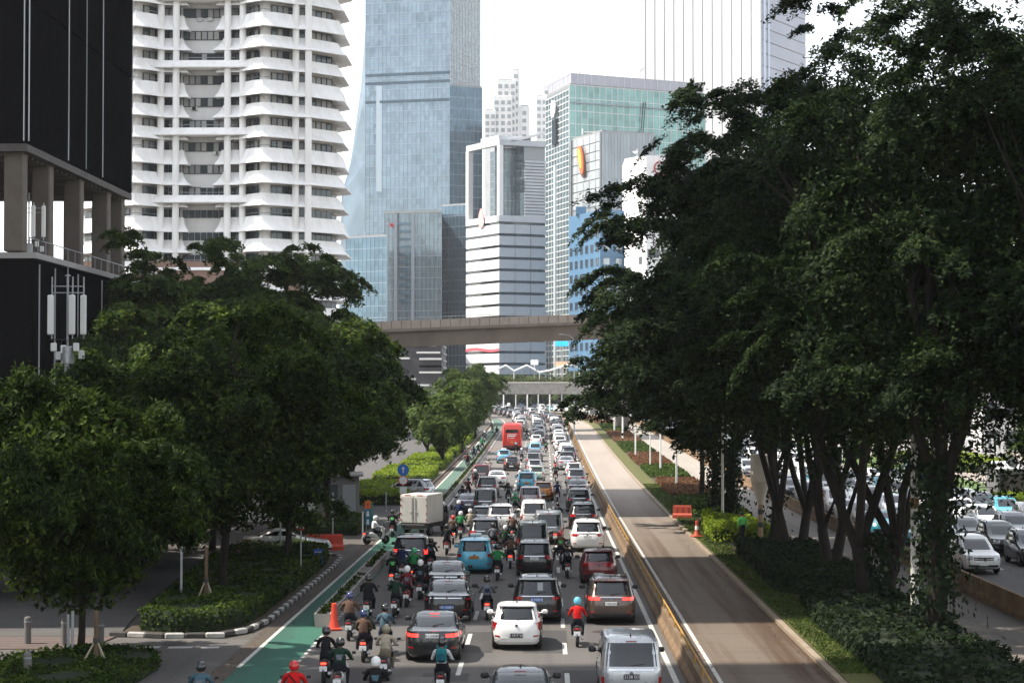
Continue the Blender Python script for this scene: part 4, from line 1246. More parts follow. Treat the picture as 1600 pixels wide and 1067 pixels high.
# two scooters that turn out of the side road
for px, py, jk, hmt, sc, a, where in ((588, 850, 'white', 'white', 'white', -1.05, 'turning across the mouth of the side road'),):
    u, Y = G(px, py); loc = Wp(u, Y)
    place_scooter(loc, a, sc, f'{sc} scooter {where}', lit=True)
    make_person('upright', jk, 'dark', hmt, f'rider in {jk} shirt and {hmt} helmet {where}', loc, a)
# far riders filtering through the opposite queue
for k in range(8):
    Y = 120 + 24 * k + rq.uniform(-5, 5); u = (22.2, 25.6, 29.0)[k % 3]
    jk = ['black', 'green', 'navy', 'maroon'][k % 4]
    place_scooter(Wp(u, Y), PI, 'black', f'scooter facing the camera between opposite lanes, rider in {jk}, near the {["white suv","turquoise bus","forked tree","siren post","bus","flag","light pole","far bend"][k]}')
    make_person('upright', jk, 'dark', 'white' if k % 2 else 'black', f'oncoming rider in {jk} with {"white" if k % 2 else "black"} helmet near the {["white suv","turquoise bus","forked tree","siren post","bus","flag","light pole","far bend"][k]}', Wp(u, Y), PI)
# backpack worn by the rider behind the black sedan
u, Y = G(688, 1092)
bp = thing('backpack', 'teal backpack on the rider behind the black sedan', 'backpack', Wp(u, Y + .85 - .36, 1.0))
MB().bbox((0, 0, .16), (.30, .16, .40), .05).build('bag', cloth('teal', JK['teal']), bp, 40)
MB().bbox((0, -.10, .10), (.22, .06, .20), .025).build('pocket', cloth('teal_dark', (.015, .09, .12)), bp, 40)
for g in (-1, 1):
    MB().tube([(g * .10, .06, .34), (g * .13, .16, .40), (g * .14, .26, .36)], .022, 6).build('strap', cloth('teal', JK['teal']), bp, True)
u, Y = G(1160, 851)
wk = make_person('standing', 'lime', 'dark', None, 'worker in lime green jacket standing in the shrubs by the siren post', Wp(u, Y, .1), .3, group='people on foot')
hr = MB(); hr.loft([[Vector((r * math.cos(2 * PI * k / 12), r * 1.1 * math.sin(2 * PI * k / 12) + .035, z)) for k in range(12)] for r, z in ((.09, 1.58), (.105, 1.66), (.095, 1.73), (.055, 1.78))])
hr.build('hair', mat('hair', (.01, .009, .008), .6), wk, True)

# ------------------------------------------------------------------ give every vehicle of the queues a label of its own
def queue_labels():
    used = {o['label'].lower() for o in THINGS if o.get('label')}
    for e in NEAR:
        if e[5]: used.add(e[4]['label'].lower() if e[4] else '')
    todo = [e for e in NEAR if not e[5]]
    ordw = ['', 'next', 'second', 'third', 'fourth', 'fifth', 'sixth', 'seventh', 'eighth', 'ninth', 'tenth', 'eleventh', 'twelfth']
    for e in todo:
        u, Y, short, lane, o, _ = e
        same = sorted([x for x in NEAR if x[3] == lane], key=lambda x: x[1])
        i = same.index(e)
        bef = same[i - 1] if i else None
        aft = same[i + 1] if i + 1 < len(same) else None
        side = sorted([x for x in NEAR if x[3] != lane and abs(x[1] - Y) < 6], key=lambda x: abs(x[1] - Y) + abs(x[0] - u))
        opp = o.get('group') == GOPP
        w1, w2 = ('behind', 'in front of') if opp else ('ahead of', 'behind')
        cand = []
        if bef: cand.append(f'{short} in the {lane} {w1} a {bef[2]}')
        if aft and bef: cand.append(f'{short} in the {lane} between a {bef[2]} and a {aft[2]}')
        if side: cand.append(f'{short} in the {lane} alongside a {side[0][2]}')
        if bef and side: cand.append(f'{short} in the {lane} {w1} a {bef[2]}, alongside a {side[0][2]}')
        if len(side) > 1 and bef: cand.append(f'{short} alongside a {side[0][2]} and a {side[1][2]}, {w1} a {bef[2]}')
        if i > 1: cand.append(f'{short} in the {lane} {w1} a {same[i - 1][2]} and a {same[i - 2][2]}')
        if i > 2: cand.append(f'{short} {w1} a {same[i - 1][2]}, a {same[i - 2][2]} and a {same[i - 3][2]}')
        for c in cand:
            c = c.replace('a orange', 'an orange')
            if c.lower() not in used and len(c.split()) <= 16: break
        else:
            c = f'{short}, vehicle {i + 1} along the {lane}'
        used.add(c.lower()); o['label'] = c
queue_labels()
# ------------------------------------------------------------------ buildings
def XY(px, Y):
    d = ray(px, HZ)
    return Vector((d.x / d.y * Y, Y))
def ZZ(py, Y, px=850):
    return at(px, py, Y).z

def glassm(name, c, rough=0.12, metal=0.55, spec=0.6):
    if name in MATS: return MATS[name]
    m = mat(name, c, rough, metal, spec)
    n = ntex(m, 0.055, 3, sc=(1, 1, .4), dist=2.5)  # broad stretched noise paints reflection-like patches into the glass colour
    nt = m.node_tree; b = nt.nodes['Principled BSDF']
    g = nt.nodes.new('ShaderNodeNewGeometry')
    hi = tuple(min(1, x * 1.4) for x in c); lo = tuple(x * .6 for x in c)
    f = nt.nodes.new('ShaderNodeMath'); f.operation = 'MULTIPLY_ADD'
    oi = nt.nodes.new('ShaderNodeObjectInfo'); av = nt.nodes.new('ShaderNodeMath'); av.operation = 'ADD'
    nt.links.new(g.outputs['Random Per Island'], av.inputs[0]); nt.links.new(oi.outputs['Random'], av.inputs[1])
    fr = nt.nodes.new('ShaderNodeMath'); fr.operation = 'FRACT'; nt.links.new(av.outputs[0], fr.inputs[0])
    nt.links.new(fr.outputs[0], f.inputs[0]); f.inputs[1].default_value = .22
    h = nt.nodes.new('ShaderNodeMath'); h.operation = 'MULTIPLY'
    nt.links.new(n, h.inputs[0]); h.inputs[1].default_value = .82
    nt.links.new(h.outputs[0], f.inputs[2])
    nt.links.new(ramp(m, f.outputs[0], [(.2, lo), (.5, c), (.85, hi)]), b.inputs['Base Color'])
    return m
M_WHITEWALL = noisy('white_render', (0.72, 0.705, 0.68), (0.86, 0.85, 0.835), 0.9, 0.8, sc=(1, 1, .22), lo=.25, hi=.55)
M_OFFWALL = noisy('grey_render', (0.50, 0.50, 0.49), (0.58, 0.58, 0.57), 0.2, 0.8)
M_DARKGLASS = mat('dark_window_glass', (0.012, 0.014, 0.016), 0.08, 0.0, 0.6)
M_WIN = glassm('office_window_glass', (0.05, 0.065, 0.07), 0.12, 0.2)
M_MULL = mat('grey_mullion', (0.25, 0.27, 0.28), 0.5, 0.4)
M_BLACKPANEL = noisy('black_cladding', (0.0025, 0.0025, 0.003), (0.005, 0.005, 0.006), 0.4, 0.9, spec=0.0)
M_BLACKJOINT = mat('black_joint', (0.004, 0.004, 0.004), 0.8)
M_SILVERJOINT = mat('silver_joint', (0.5, 0.5, 0.52), 0.4, 0.5)
M_COLUMN = noisy('column_concrete', (0.09, 0.075, 0.062), (0.14, 0.118, 0.10), 0.5, 0.9)
M_ROOF = noisy('flat_roof', (0.25, 0.24, 0.23), (0.33, 0.32, 0.31), 0.3, 0.9)
jit = np.random.default_rng(5)

def prism(mb, pts, z0, z1, mi=0):
    return mb.loft([[Vector((p.x, p.y, z)) for p in pts] for z in (z0, z1)], mi)

def face_frame(A, B):
    """unit vector along the face and its outward normal (the face runs left to right as seen from outside)"""
    d = (B - A); L = d.length; d = d / L
    return d, Vector((d.y, -d.x)), L

def panes(mb, A, B, z0, z1, nx, nz, gx=.12, gz=.25, off=.06, tilt=.004, mi=0, skip=None):
    """a grid of separate panes standing off a face, each a little out of true"""
    d, nrm, L = face_frame(A, B)
    w = L / nx; h = (z1 - z0) / nz
    for i in range(nx):
        for j in range(nz):
            if skip and skip(i, j): continue
            t = jit.normal(0, tilt, 2)
            P = []
            for s, q in ((0, 0), (1, 0), (1, 1), (0, 1)):
                x = gx / 2 + (w - gx) * s + w * i; z = z0 + h * j + gz / 2 + (h - gz) * q
                o = off + t[0] * (s - .5) * w + t[1] * (q - .5) * h
                P.append(Vector((A.x + d.x * x + nrm.x * o, A.y + d.y * x + nrm.y * o, z)))
            mb.add(P, [(0, 1, 2, 3)], mi)
    return mb

def grid_bars(mb, A, B, z0, z1, nx, nz, bw=.12, bh=.2, off=.1, dep=.12, mi=0):
    d, nrm, L = face_frame(A, B)
    a = math.atan2(d.y, d.x)
    if bw:
        for i in range(nx + 1):
            x = L * i / nx
            c = A + d * x + nrm * off
            mb.box((c.x, c.y, (z0 + z1) / 2), (bw, dep, z1 - z0), mi, a)
    if bh:
        for j in range(nz + 1):
            z = z0 + (z1 - z0) * j / nz
            c = (A + B) / 2 + nrm * (off - .02)
            mb.box((c.x, c.y, z), (L, dep, bh), mi, a)
    return mb

def ring_frame(w, h, t, dep, m, yc):
    R = []
    for y, k in ((yc - dep / 2, 0), (yc - dep / 2, t), (yc + dep / 2, t), (yc + dep / 2, 0)):
        R.append([Vector((sx * (w / 2 + k), y, sz * (h / 2 + k))) for sx, sz in ((-1, -1), (1, -1), (1, 1), (-1, 1))])
    R.append(R[0])
    return MB().loft(R, 0, False, False).mesh('frame', m)

def single_panes(parent, name, A, B, z0, z1, nx, nz, ww, wh, off, m, frame=None, dep=.12, budget=None, skip=None):
    """individual windows that share one mesh, optionally each with a frame as a sub-part"""
    d, nrm, L = face_frame(A, B)
    a = math.atan2(d.y, d.x)
    me = MB().box((0, 0, 0), (ww, dep, wh)).mesh(name, m)
    fm = None
    if frame:
        fm = ring_frame(ww, wh, frame[1], dep + .1, frame[0], -.03)
    for j in range(nz):
        for i in range(nx):
            if skip and skip(i, j): continue
            c = A + d * (L * (i + .5) / nx) + nrm * off
            o = link(name, me, parent, (c.x, c.y, z0 + (z1 - z0) * (j + .5) / nz), a)
            if fm: link('frame', fm, o)

# ---- 1 black tower on concrete columns
YF, YB = 134.0, 168.0
XB = XY(37, YF).x
t = thing('black_tower', 'black clad tower raised on grey concrete columns at the left edge', 'building')
zs, zp = ZZ(225, YF, 37), ZZ(385, 136, 45)
A, B, C, D = Vector((XB, YF)), Vector((XB, YB)), Vector((XB - 46, YB)), Vector((XB - 46, YF))
prism(MB(), [A, B, C, D], zs, 104).build('wall', M_BLACKJOINT, t)
cols = 6
for (P, Q, nx) in ((A, B, 6), (D, A, 8)):
    d, nrm, L = face_frame(P, Q)
    a = math.atan2(d.y, d.x)
    nz = 8
    me = MB().bbox((0, 0, 0), (L / nx - .10, .2, (104 - zs) / nz - .08), .03).mesh('panel', M_BLACKPANEL)
    for i in range(nx):
        for j in range(nz):
            c = P + d * (L * (i + .5) / nx) + nrm * .08
            link('panel', me, t, (c.x, c.y, zs + (104 - zs) * (j + .5) / nz), a)
    for i in (range(0, nx + 1) if nx == 6 else (0, 4, 8)):
        if nx == 6 and i in (1, 5): continue
        c = P + d * min(max(L * i / nx, .05), L - .05) + nrm * .22
        MB().box((c.x, c.y, (104 + zs) / 2), (.07, .07, 104 - zs - .4)).build('joint_trim', M_SILVERJOINT if i != 3 else M_MULL, t)
MB().box((XB - 23, (YF + YB) / 2, zs - .25), (46.3, YB - YF + .3, .5)).build('soffit', noisy('soffit', (.06, .055, .05), (.10, .09, .085), .4, .9), t)
sl = MB().box((0, 0, 0), (44, .35, .18)).mesh('soffit_slat', M_COLUMN)
for k in range(24):
    link('soffit_slat', sl, t, (XB - 22.4, YF + .8 + k * 1.4, zs - .60))
cm = MB().bbox((0, 0, (zp + zs) / 2 - .2), (1.3, 1.3, zs - zp + .5), .08).mesh('column', M_COLUMN)
for px, Yc in ((31, 135.2), (84, 142.5), (133, 152), (174, 161.5), (190, 167)):
    link('column', cm, t, (XB - .95, Yc, 0))
    link('column', cm, t, (XB - 13, Yc, 0)); link('column', cm, t, (XB - 26, Yc, 0))
P0 = [Vector((XB + .3, 135)), Vector((XB + .3, 169)), Vector((XB - 46, 169)), Vector((XB - 46, 135))]
prism(MB(), P0, 0, zp - .9).build('podium', M_BLACKPANEL, t)
MB().box((XB - 22.8, 152, zp - .7), (46.8, 34.6, .4)).build('podium_roof', M_ROOF, t)
for k, y in enumerate((136.6, 141, 148, 156)):
    MB().box((XB + .36, y, (zp - 1) / 2), (.08, .10, zp - 1.4)).build('joint_trim', M_SILVERJOINT, t)
rail = MB()
rail.tube([(XB, 135.2, zp + .55), (XB, 168.8, zp + .55)], .04, 6)
for k in range(16): rail.tube([(XB, 135.3 + 2.2 * k, zp - .5), (XB, 135.3 + 2.2 * k, zp + .55)], .03, 5)
rail.build('roof_railing', M_MULL, t)

# cell antennas on the podium roof edge
def antenna_cluster(name, label, p, h, r, panel_h, grp=None):
    t = thing(name, label, 'antenna mast', p, 0, grp)
    MB().tube([(0, 0, 0), (0, 0, h)], .055, 8).build('mast', M_STEEL, t, True)
    MB().tube([(0, 0, h), (0, 0, h + .6)], .02, 6).lathe([(.16, 0), (.12, .03), (.02, .08)], (0, 0, h - .04), 12).build('lightning_rod', M_STEEL, t, True)
    z1 = h * .80
    for z in (z1, z1 + .30):
        MB().tube([(-r, 0, z), (r, .1, z)], .03, 6).build('cross_arm', M_STEEL, t, True)
    wm = mat('antenna_white', (.72, .71, .68), .5)
    for k, (x, y, a) in enumerate(((-r * 1.05, -.15, .3), (r * .38, -.3, -.1), (r * 1.05, -.1, -.35))):
        MB().tube([(x * .97, y + .15, h * .28), (x * .97, y + .15, h * .98)], .035, 6).build('panel_pole', M_STEEL, t, True)
        MB().bbox((0, 0, 0), (.30, .14, panel_h), .04).build('antenna_panel', wm, t, 40, (x, y, h * .30 + panel_h * .55), a)
    for k, (x, z) in enumerate(((-r * .85, .55), (-r * .55, .15), (r * .6, .55), (r * .95, .2), (-r * .2, .45))):
        MB().bbox((x, -.12, z + .2), (.26, .18, .40), .03).build('radio_unit', wm if k % 2 == 0 else M_OFFWALL, t, 40)
    MB().lathe([(.28, 0), (.28, .75), (.2, .8)], (0, 0, 0), 14).build('drum', M_STEEL, t, True)
    MB().tube([(0, 0, h * .27), (-r * 1.1, 0, h * .27)], .03, 6).tube([(0, 0, h * .27), (r * 1.1, 0, h * .27)], .03, 6).build('lower_arm', M_PLASTIC, t, True)
    for k in range(3):
        MB().tube([(-r * .6 + r * .6 * k, -.05, .3), (-r * .55 + r * .5 * k, -.2, h * .12), (-r * .3 + r * .3 * k, -.05, h * .27)], .02, 5).build('cable', M_PLASTIC, t, True)
    return t
antenna_cluster('antenna_mast', 'cell antenna mast on the black podium roof below the raised tower', (at(45, 372, 138).x, 138, zp - .45), 3.7, 1.0, 2.2)
pm = at(105, 615, 92)
mast = antenna_cluster('antenna_mast', 'pole top cell antenna rising out of the left tree crowns', (pm.x, 92, 9.9), 4.1, .72, 1.85)
MB().tube([(0, 0, -9.85), (0, 0, 0)], [.16, .12], 10).build('support_pole', M_STEEL, mast, True)

# off-frame office blocks on the left whose shade crosses the avenue
for i, (y0, y1, lab) in enumerate(((69.5, 97.5, 'plain grey office block left of the frame opposite the hedge island'), (12, 56.5, 'plain grey office block left of the frame nearest the footbridge'))):
    t = thing('office_block', lab, 'building')
    x0 = -47
    P = [Vector((x0, y0)), Vector((x0, y1)), Vector((x0 - 24, y1)), Vector((x0 - 24, y0))]
    prism(MB(), P, 0, 118).build('wall', M_OFFWALL, t)
    mb = MB()
    for k in range(30): panes(mb, P[0], P[1], 3 + k * 3.8, 5.4 + k * 3.8, 14, 1, .3, 0)
    mb.build('window', M_WIN, t, kind='stuff')

# ---- 2 white tower of flared balconies
def white_tower():
    Y0 = 296.0
    s = 3111 / Y0
    t = thing('white_tower', 'white apartment tower with flared pagoda-like balconies and paired round columns', 'building')
    ox = XY(308, Y0).x
    gz = zt(Y0)
    H = 3.40
    zref = ZZ(45, Y0)              # window band centre of a floor seen near the top
    floors = [zref - k * H for k in range(-9, 13)]
    # plan of one wing (x right of the tower's axis, y depth from the front)
    R = [(3.4, 4.2), (6.2, 4.0), (8.3, 1.6), (9.6, .8), (11.0, 1.5), (14.0, 4.0), (15.7, 4.2), (19.7, 8.6), (19.7, 16.5), (15.7, 21.0), (3.4, 21.0)]
    Lw = [(-x, y) for x, y in R][::-1]
    off = lambda pts, k: offset_poly(pts, k)
    def offset_poly(pts, k):
        n = len(pts); out = []
        for i in range(n):
            a = Vector(pts[i - 1]); b = Vector(pts[i]); c = Vector(pts[(i + 1) % n])
            d1 = (b - a).normalized(); d2 = (c - b).normalized()
            n1 = Vector((d1.y, -d1.x)); n2 = Vector((d2.y, -d2.x))
            m = (n1 + n2); m = m / max(.35, m.length ** 2) * 2
            out.append((b.x + m.x * k, b.y + m.y * k))
        return out
    ztop = floors[0] + 3
    core = MB()
    for W_ in (R, Lw):
        prism(core, [Vector((ox + x, Y0 + y)) for x, y in offset_poly(W_, -.9)], gz, ztop)
    core.build('wall', M_WHITEWALL, t)
    bay = [Vector((ox - 3.6, Y0 + 5.2)), Vector((ox + 3.6, Y0 + 5.2)), Vector((ox + 3.6, Y0 + 21)), Vector((ox - 3.6, Y0 + 21))]
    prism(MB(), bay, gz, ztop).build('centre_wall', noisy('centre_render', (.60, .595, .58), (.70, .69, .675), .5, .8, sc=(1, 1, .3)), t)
    # paired round columns
    cm = {}
    for x in (-6.2, -3.9, 3.9, 6.2, -14.2, 14.2, 16.1, -16.1):
        y = 3.0 if abs(x) < 7 else 3.2
        mb = MB().tube([(ox + x, Y0 + y, gz), (ox + x, Y0 + y, ztop)], .52, 14)
        mb.build('column', M_WHITEWALL, t, True)
    win_b = {}
    def window_mesh(w, h):
        k = (round(w, 2), round(h, 2))
        if k not in win_b:
            win_b[k] = MB().box((0, 0, 0), (w - .10, .10, h)).mesh('window', M_WIN)
        return win_b[k]
    fmesh = {}
    def frame_mesh(w, h):
        k = (round(w, 2), round(h, 2))
        if k not in fmesh:
            fmesh[k] = ring_frame(w - .16, h, .09, .18, M_PLASTIC, -.02)
        return fmesh[k]
    count = 0; rest = MB()
    rw = random.Random(8)
    WMS = [M_WIN, M_WIN, M_WIN, mat('net_curtain', (.27, .275, .27), .4), mat('curtain_window', (.34, .34, .32), .5), mat('blind_window', (.20, .205, .20), .4), mat('curtain_window', (.34, .34, .32), .5)]
    # skirts: three shapes repeat up the tower
    for fi, z in enumerate(floors):
        typ = fi % 3
        for wi, W_ in enumerate((R, Lw)):
            k_top, k_bot, ht = ((.30, 1.7, 2.05), (.2, 1.3, 1.95), (.5, 1.4, 2.30))[typ]
            top = offset_poly(W_, k_top); bot = offset_poly(W_, k_bot); inn = offset_poly(W_, -.3)
            zs1, zs0 = z - .62, z - .62 - ht
            rings = [[Vector((ox + x, Y0 + y, zz)) for x, y in p] for p, zz in ((offset_poly(W_, -.95), zs1 - .10), (offset_poly(W_, k_top - .25), zs1 - .05), (top, zs1), (offset_poly(W_, k_top + (k_bot - k_top) * .22), zs1 - ht * .35), (offset_poly(W_, k_top + (k_bot - k_top) * .52), zs1 - ht * .65), (bot, zs0 + .14), (bot, zs0), (inn, zs0 + .30), (offset_poly(W_, -.95), zs0 + .32))]
            MB().loft(rings, 0, False, False).build('balcony_skirt', M_WHITEWALL, t, 32)
            if typ == 2:
                r = MB()
                pr = [Vector((ox + x, Y0 + y, zs1 + .42)) for x, y in offset_poly(W_, k_top - .2)]
                r.tube([pr[i] for i in ((1, 2, 3, 4, 5) if wi == 0 else (5, 6, 7, 8, 9))], .05, 5)
                r.build('balcony_rail', M_MULL, t)
            # window band, face by face (front faces only are in view)
            IN = offset_poly(W_, -.72)
            n = len(IN)
            dark = MB()
            for i in range(n):
                a = Vector(IN[i]) + Vector((ox, Y0)); b = Vector(IN[(i + 1) % n]) + Vector((ox, Y0))
                d, nrm, L = face_frame(a, b)
                if nrm.y > .2 or L < 1.2 or abs(nrm.x) > .99 and (nrm.x < 0) == (wi == 0) : continue
                nw = max(1, round(L / 1.0)); w = L / nw
                ang = math.atan2(d.y, d.x)
                for q in range(nw):
                    c = a + d * (w * (q + .5)) + nrm * .05
                    vis = 1 <= fi
                    if 8 <= fi and count < 290 and nrm.y < -.3:
                        o = link('window', window_mesh(w, 1.15), t, (c.x, c.y, z + .02), ang, mat_over=rw.choice(WMS)); link('frame', frame_mesh(w, 1.15), o); count += 1
                    else:
                        rest.box((c.x, c.y, z + .02), (w - .1, .1, 1.25), 0, ang)
        # centre bay
        if fi % 2 == 0:
            for q in range(2):
                MB().bbox((ox + rw.uniform(-2.6, 2.6), Y0 + 5.0, z - .95), (.8, .4, .55), .04).build('air_conditioner', M_OFFWALL, t)
        for q in range(7):
            xx = -2.75 + q * .92
            if 8 <= fi and count < 300:
                o = link('window', window_mesh(.9, 1.2), t, (ox + xx, Y0 + 5.13, z), 0, mat_over=rw.choice(WMS)); link('frame', frame_mesh(.9, 1.2), o); count += 1
            else: rest.box((ox + xx, Y0 + 5.13, z), (.82, .1, 1.2))
        if typ == 1:
            mb = MB()
            mb.loft([[Vector((ox + sx * wx, Y0 + y, zz)) for sx, wx, y in ((-1, 8.2 - t_, y0), (1, 8.2 - t_, y0), (1, 8.2 - t_, 5.0), (-1, 8.2 - t_, 5.0))] for zz, t_, y0 in ((z - 1.95, 0, 1.7), (z - 1.80, 0, 1.7), (z - .75, .9, 2.7))])
            mb.build('cross_balcony', M_WHITEWALL, t)
            MB().tube([(ox - 5, Y0 + 2.75, z - .35), (ox + 5, Y0 + 2.75, z - .35)], .05, 5).build('balcony_rail', M_MULL, t)
    rest.build('window_band', M_WIN, t, kind='stuff')
    MB().box((ox, Y0 + 12, ztop + .4), (30, 14, .8)).build('roof', M_ROOF, t)
    # red brown podium under the tower
    prism(MB(), [Vector((ox - 30, Y0 + 2)), Vector((ox + 15, Y0 + 2)), Vector((ox + 15, Y0 + 22)), Vector((ox - 30, Y0 + 22))], gz, ZZ(406, Y0)).build('podium', noisy('podium_brick', (.20, .12, .09), (.28, .19, .15), .5, .9), t)
white_tower()

# ---- curtain-wall helper for the far glass buildings
def glass_block(name, label, corners, z0, z1, faces, pane_m, bar_m, fl=4.0, mod=1.6, roof=True, wall_m=None, bars=(.10, .22), spandrel=None, tilt=.006, batter=None):
    """corners: plan points in order; faces: indices i of visible faces corner[i] -> corner[i+1]"""
    t = thing(name, label, 'building')
    ctr = sum(corners, Vector((0, 0))) / len(corners)
    prism(MB(), [p + (ctr - p).normalized() * .25 for p in corners], z0, z1).build('wall', wall_m or M_MULL, t)
    mb = MB(); bb = MB(); sp = MB()
    for i in faces:
        A, B = corners[i], corners[(i + 1) % len(corners)]
        L = (B - A).length
        nx = max(1, round(L / mod)); nz = max(1, round((z1 - z0) / fl))
        hv = (z1 - z0) / nz
        panes(mb, A, B, z0, z1, nx, nz * 2, .06, .06, .04, tilt)
        grid_bars(bb, A, B, z0, z1, nx, nz, bars[0], bars[1], .08, .14)
    if mb.f: mb.build('glass_panel', pane_m, t, kind='stuff')
    if bb.f: bb.build('mullion', bar_m, t, kind='stuff')
    prism(MB(), [p + (ctr - p).normalized() * .4 for p in corners], z1, z1 + .6).build('roof', M_ROOF, t)
    return t

# ---- 3 tall blue glass tower
Yg = 770.0
G_BLUE = glassm('blue_curtain_glass', (0.18, 0.24, 0.29), 0.10, 0.5)  # paler, greyer glass: distance haze put into the colour
G_BLUED = glassm('deep_blue_curtain_glass', (0.080, 0.135, 0.180), 0.10, 0.5)
M_PALEBAR = mat('pale_mullion', (0.28, 0.34, 0.385), 0.4, 0.4)  # bars lightened: haze put into their colour
gb = zt(770) - .5
PA, PB, PC = XY(570, Yg), XY(703, Yg - 8), XY(750, Yg + 24)
z_step = ZZ(140, Yg)
tw = glass_block('glass_tower', 'tallest blue glass skyscraper behind the white balcony tower', [PA, PB, PC, PC + Vector((-20, 40)), PA + Vector((-2, 50))], gb, 232, (0, 1), G_BLUE, M_PALEBAR, 4.2, 1.7)
# leaning left wing of the tower, wider towards the ground
mb = MB()
lean = [(575, 0), (563, 130), (547, 250), (533, 300), (531, 420), (529, 500)]
rg = []
for px, py in lean:
    q = XY(px, Yg + 6); z = ZZ(py, Yg)
    rg.append([Vector((q.x, q.y, z)), Vector((PA.x + .6, PA.y + 1, z)), Vector((PA.x + .6, PA.y + 20, z)), Vector((q.x, q.y + 20, z))])
rg = rg[::-1]
rg.insert(0, [Vector((p.x, p.y, gb)) for p in rg[0]])
mb.loft(rg).build('leaning_wing', glassm('pale_blue_curtain_glass', (.20, .265, .315), .2, .4), tw)
# bright vertical fin strip and dark service bands
for (xa, xb, ya, yb) in ((587, 596, 135, 300),):
    a, b = XY(xa, Yg - 1.6), XY(xb, Yg - 1.8)
    MB().loft([[Vector((a.x - .4 * 0, a.y, z)), Vector((b.x, b.y, z)), Vector((b.x, b.y + .5, z)), Vector((a.x, a.y + .5, z))] for z in (ZZ(yb, Yg), ZZ(ya, Yg))]).build('light_fin', mat('pale_fin', (.40, .47, .52), .2, .3), tw)
d, nrm, L = face_frame(PA, PB)
for py in (118, 131, 160):
    c = (PA + PB) / 2 + nrm * .2
    MB().box((c.x, c.y, ZZ(py, Yg)), (L - .4, .3, 1.0), 0, math.atan2(d.y, d.x)).build('service_band', mat('service_band', (.05, .085, .115), .4, .3), tw)
glass_block('glass_tower', 'dark blue annexe stepping out from the right side of the tall glass skyscraper', [XY(702, Yg - 10), XY(753, Yg - 4), XY(753, Yg + 30), XY(702, Yg + 30)], gb, z_step, (0,), G_BLUED, M_PALEBAR, 4.2, 1.7)
# lower blocks in front of it
Yl = 684.0
glb = zt(612) - .5
fb = glass_block('glass_office', 'low bluish grey glass office with a red emblem in front of the tall skyscraper', [XY(600, Yl), XY(690, Yl - 4), XY(690, Yl + 22), XY(600, Yl + 22)], glb, ZZ(333, Yl), (0,), glassm('grey_curtain_glass', (.15, .20, .235), .15, .45), M_MULL, 3.8, 1.5)
for px in (618, 645, 668):
    c = XY(px, Yl - 1.8)
    MB().box((c.x, c.y - .3, (glb + ZZ(333, Yl)) / 2), (1.1, .5, ZZ(333, Yl) - glb)).build('pilaster', mat('pilaster_grey', (.26, .30, .33), .5, .2), fb)
for k in range(11):
    c = XY(632, Yl - 1.7); MB().box((c.x, c.y - .25, ZZ(470 - 12 * k, Yl)), (4.0, .5, .9)).build('dark_balcony', G_BLUED, fb)
e = at(612, 352, Yl - 2.6)
emb = MB(); 
for k in range(5):
    a = 2 * PI * k / 5
    emb.box((e.x + .45 * math.cos(a), e.y, e.z + .45 * math.sin(a)), (1.0, .18, .42), 0, 0, 0, -a)
emb.build('emblem', mat('emblem_red', (.60, .03, .06), .5), fb)
glass_block('glass_office', 'deep blue glass office between the grey glass office and the banded building', [XY(690, Yl + 10), XY(729, Yl + 4), XY(729, Yl + 30), XY(690, Yl + 30)], glb, ZZ(318, Yl), (0,), G_BLUED, M_PALEBAR, 3.8, 1.5)
glass_block('glass_office', 'blue glass office seen behind the left tree crowns and overpass', [XY(540, 640), XY(604, 632), XY(604, 660), XY(540, 660)], glb, ZZ(372, 640), (0,), glassm('mid_blue_glass', (.09, .155, .205), .12, .5), M_PALEBAR, 3.8, 1.6)

# ---- 4 white and grey banded building with an open portal top
Yk = 630.0
t = thing('banded_building', 'white and grey striped office with an open square portal at its top', 'building')
K = XY(780, Yk); KL = XY(728, Yk + 19); KR = XY(853.5, Yk + 7)
KB = KL + (KR - K)
gk = zt(630) - .5
z_of = lambda py: ZZ(py, Yk)
zf = z_of(346)                      # topmost dark band; the portal stands above it
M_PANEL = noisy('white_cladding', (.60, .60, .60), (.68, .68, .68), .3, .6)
M_PANELG = noisy('grey_shade_cladding', (.36, .38, .41), (.44, .46, .49), .3, .5, metal=.2)  # greyer than the sunlit face: shade put into the right side's colour
ctr = (K + KL + KR + KB) / 4
prism(MB(), [p + (ctr - p).normalized() * .9 for p in (K, KR, KB, KL)], gk, zf).build('wall', M_DARKGLASS, t)
pitch = 18.4 / 3111 * Yk
nfl = int((zf - gk) / pitch)
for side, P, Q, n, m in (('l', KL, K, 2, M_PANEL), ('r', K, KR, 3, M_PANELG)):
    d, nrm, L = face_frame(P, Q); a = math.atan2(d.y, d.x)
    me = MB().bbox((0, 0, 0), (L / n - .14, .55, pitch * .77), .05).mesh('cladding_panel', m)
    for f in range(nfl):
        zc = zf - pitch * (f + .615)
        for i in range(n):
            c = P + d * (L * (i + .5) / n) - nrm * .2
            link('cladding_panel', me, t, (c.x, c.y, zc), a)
    wmesh = MB().box((0, 0, 0), (L / 8 - .1, .1, pitch * .2)).mesh('window', M_WIN)
    for f in range(nfl):
        for i in range(8):
            c = P + d * (L * (i + .5) / 8) - nrm * .62
            link('window', wmesh, t, (c.x, c.y, zf - pitch * (f + .11)), a)
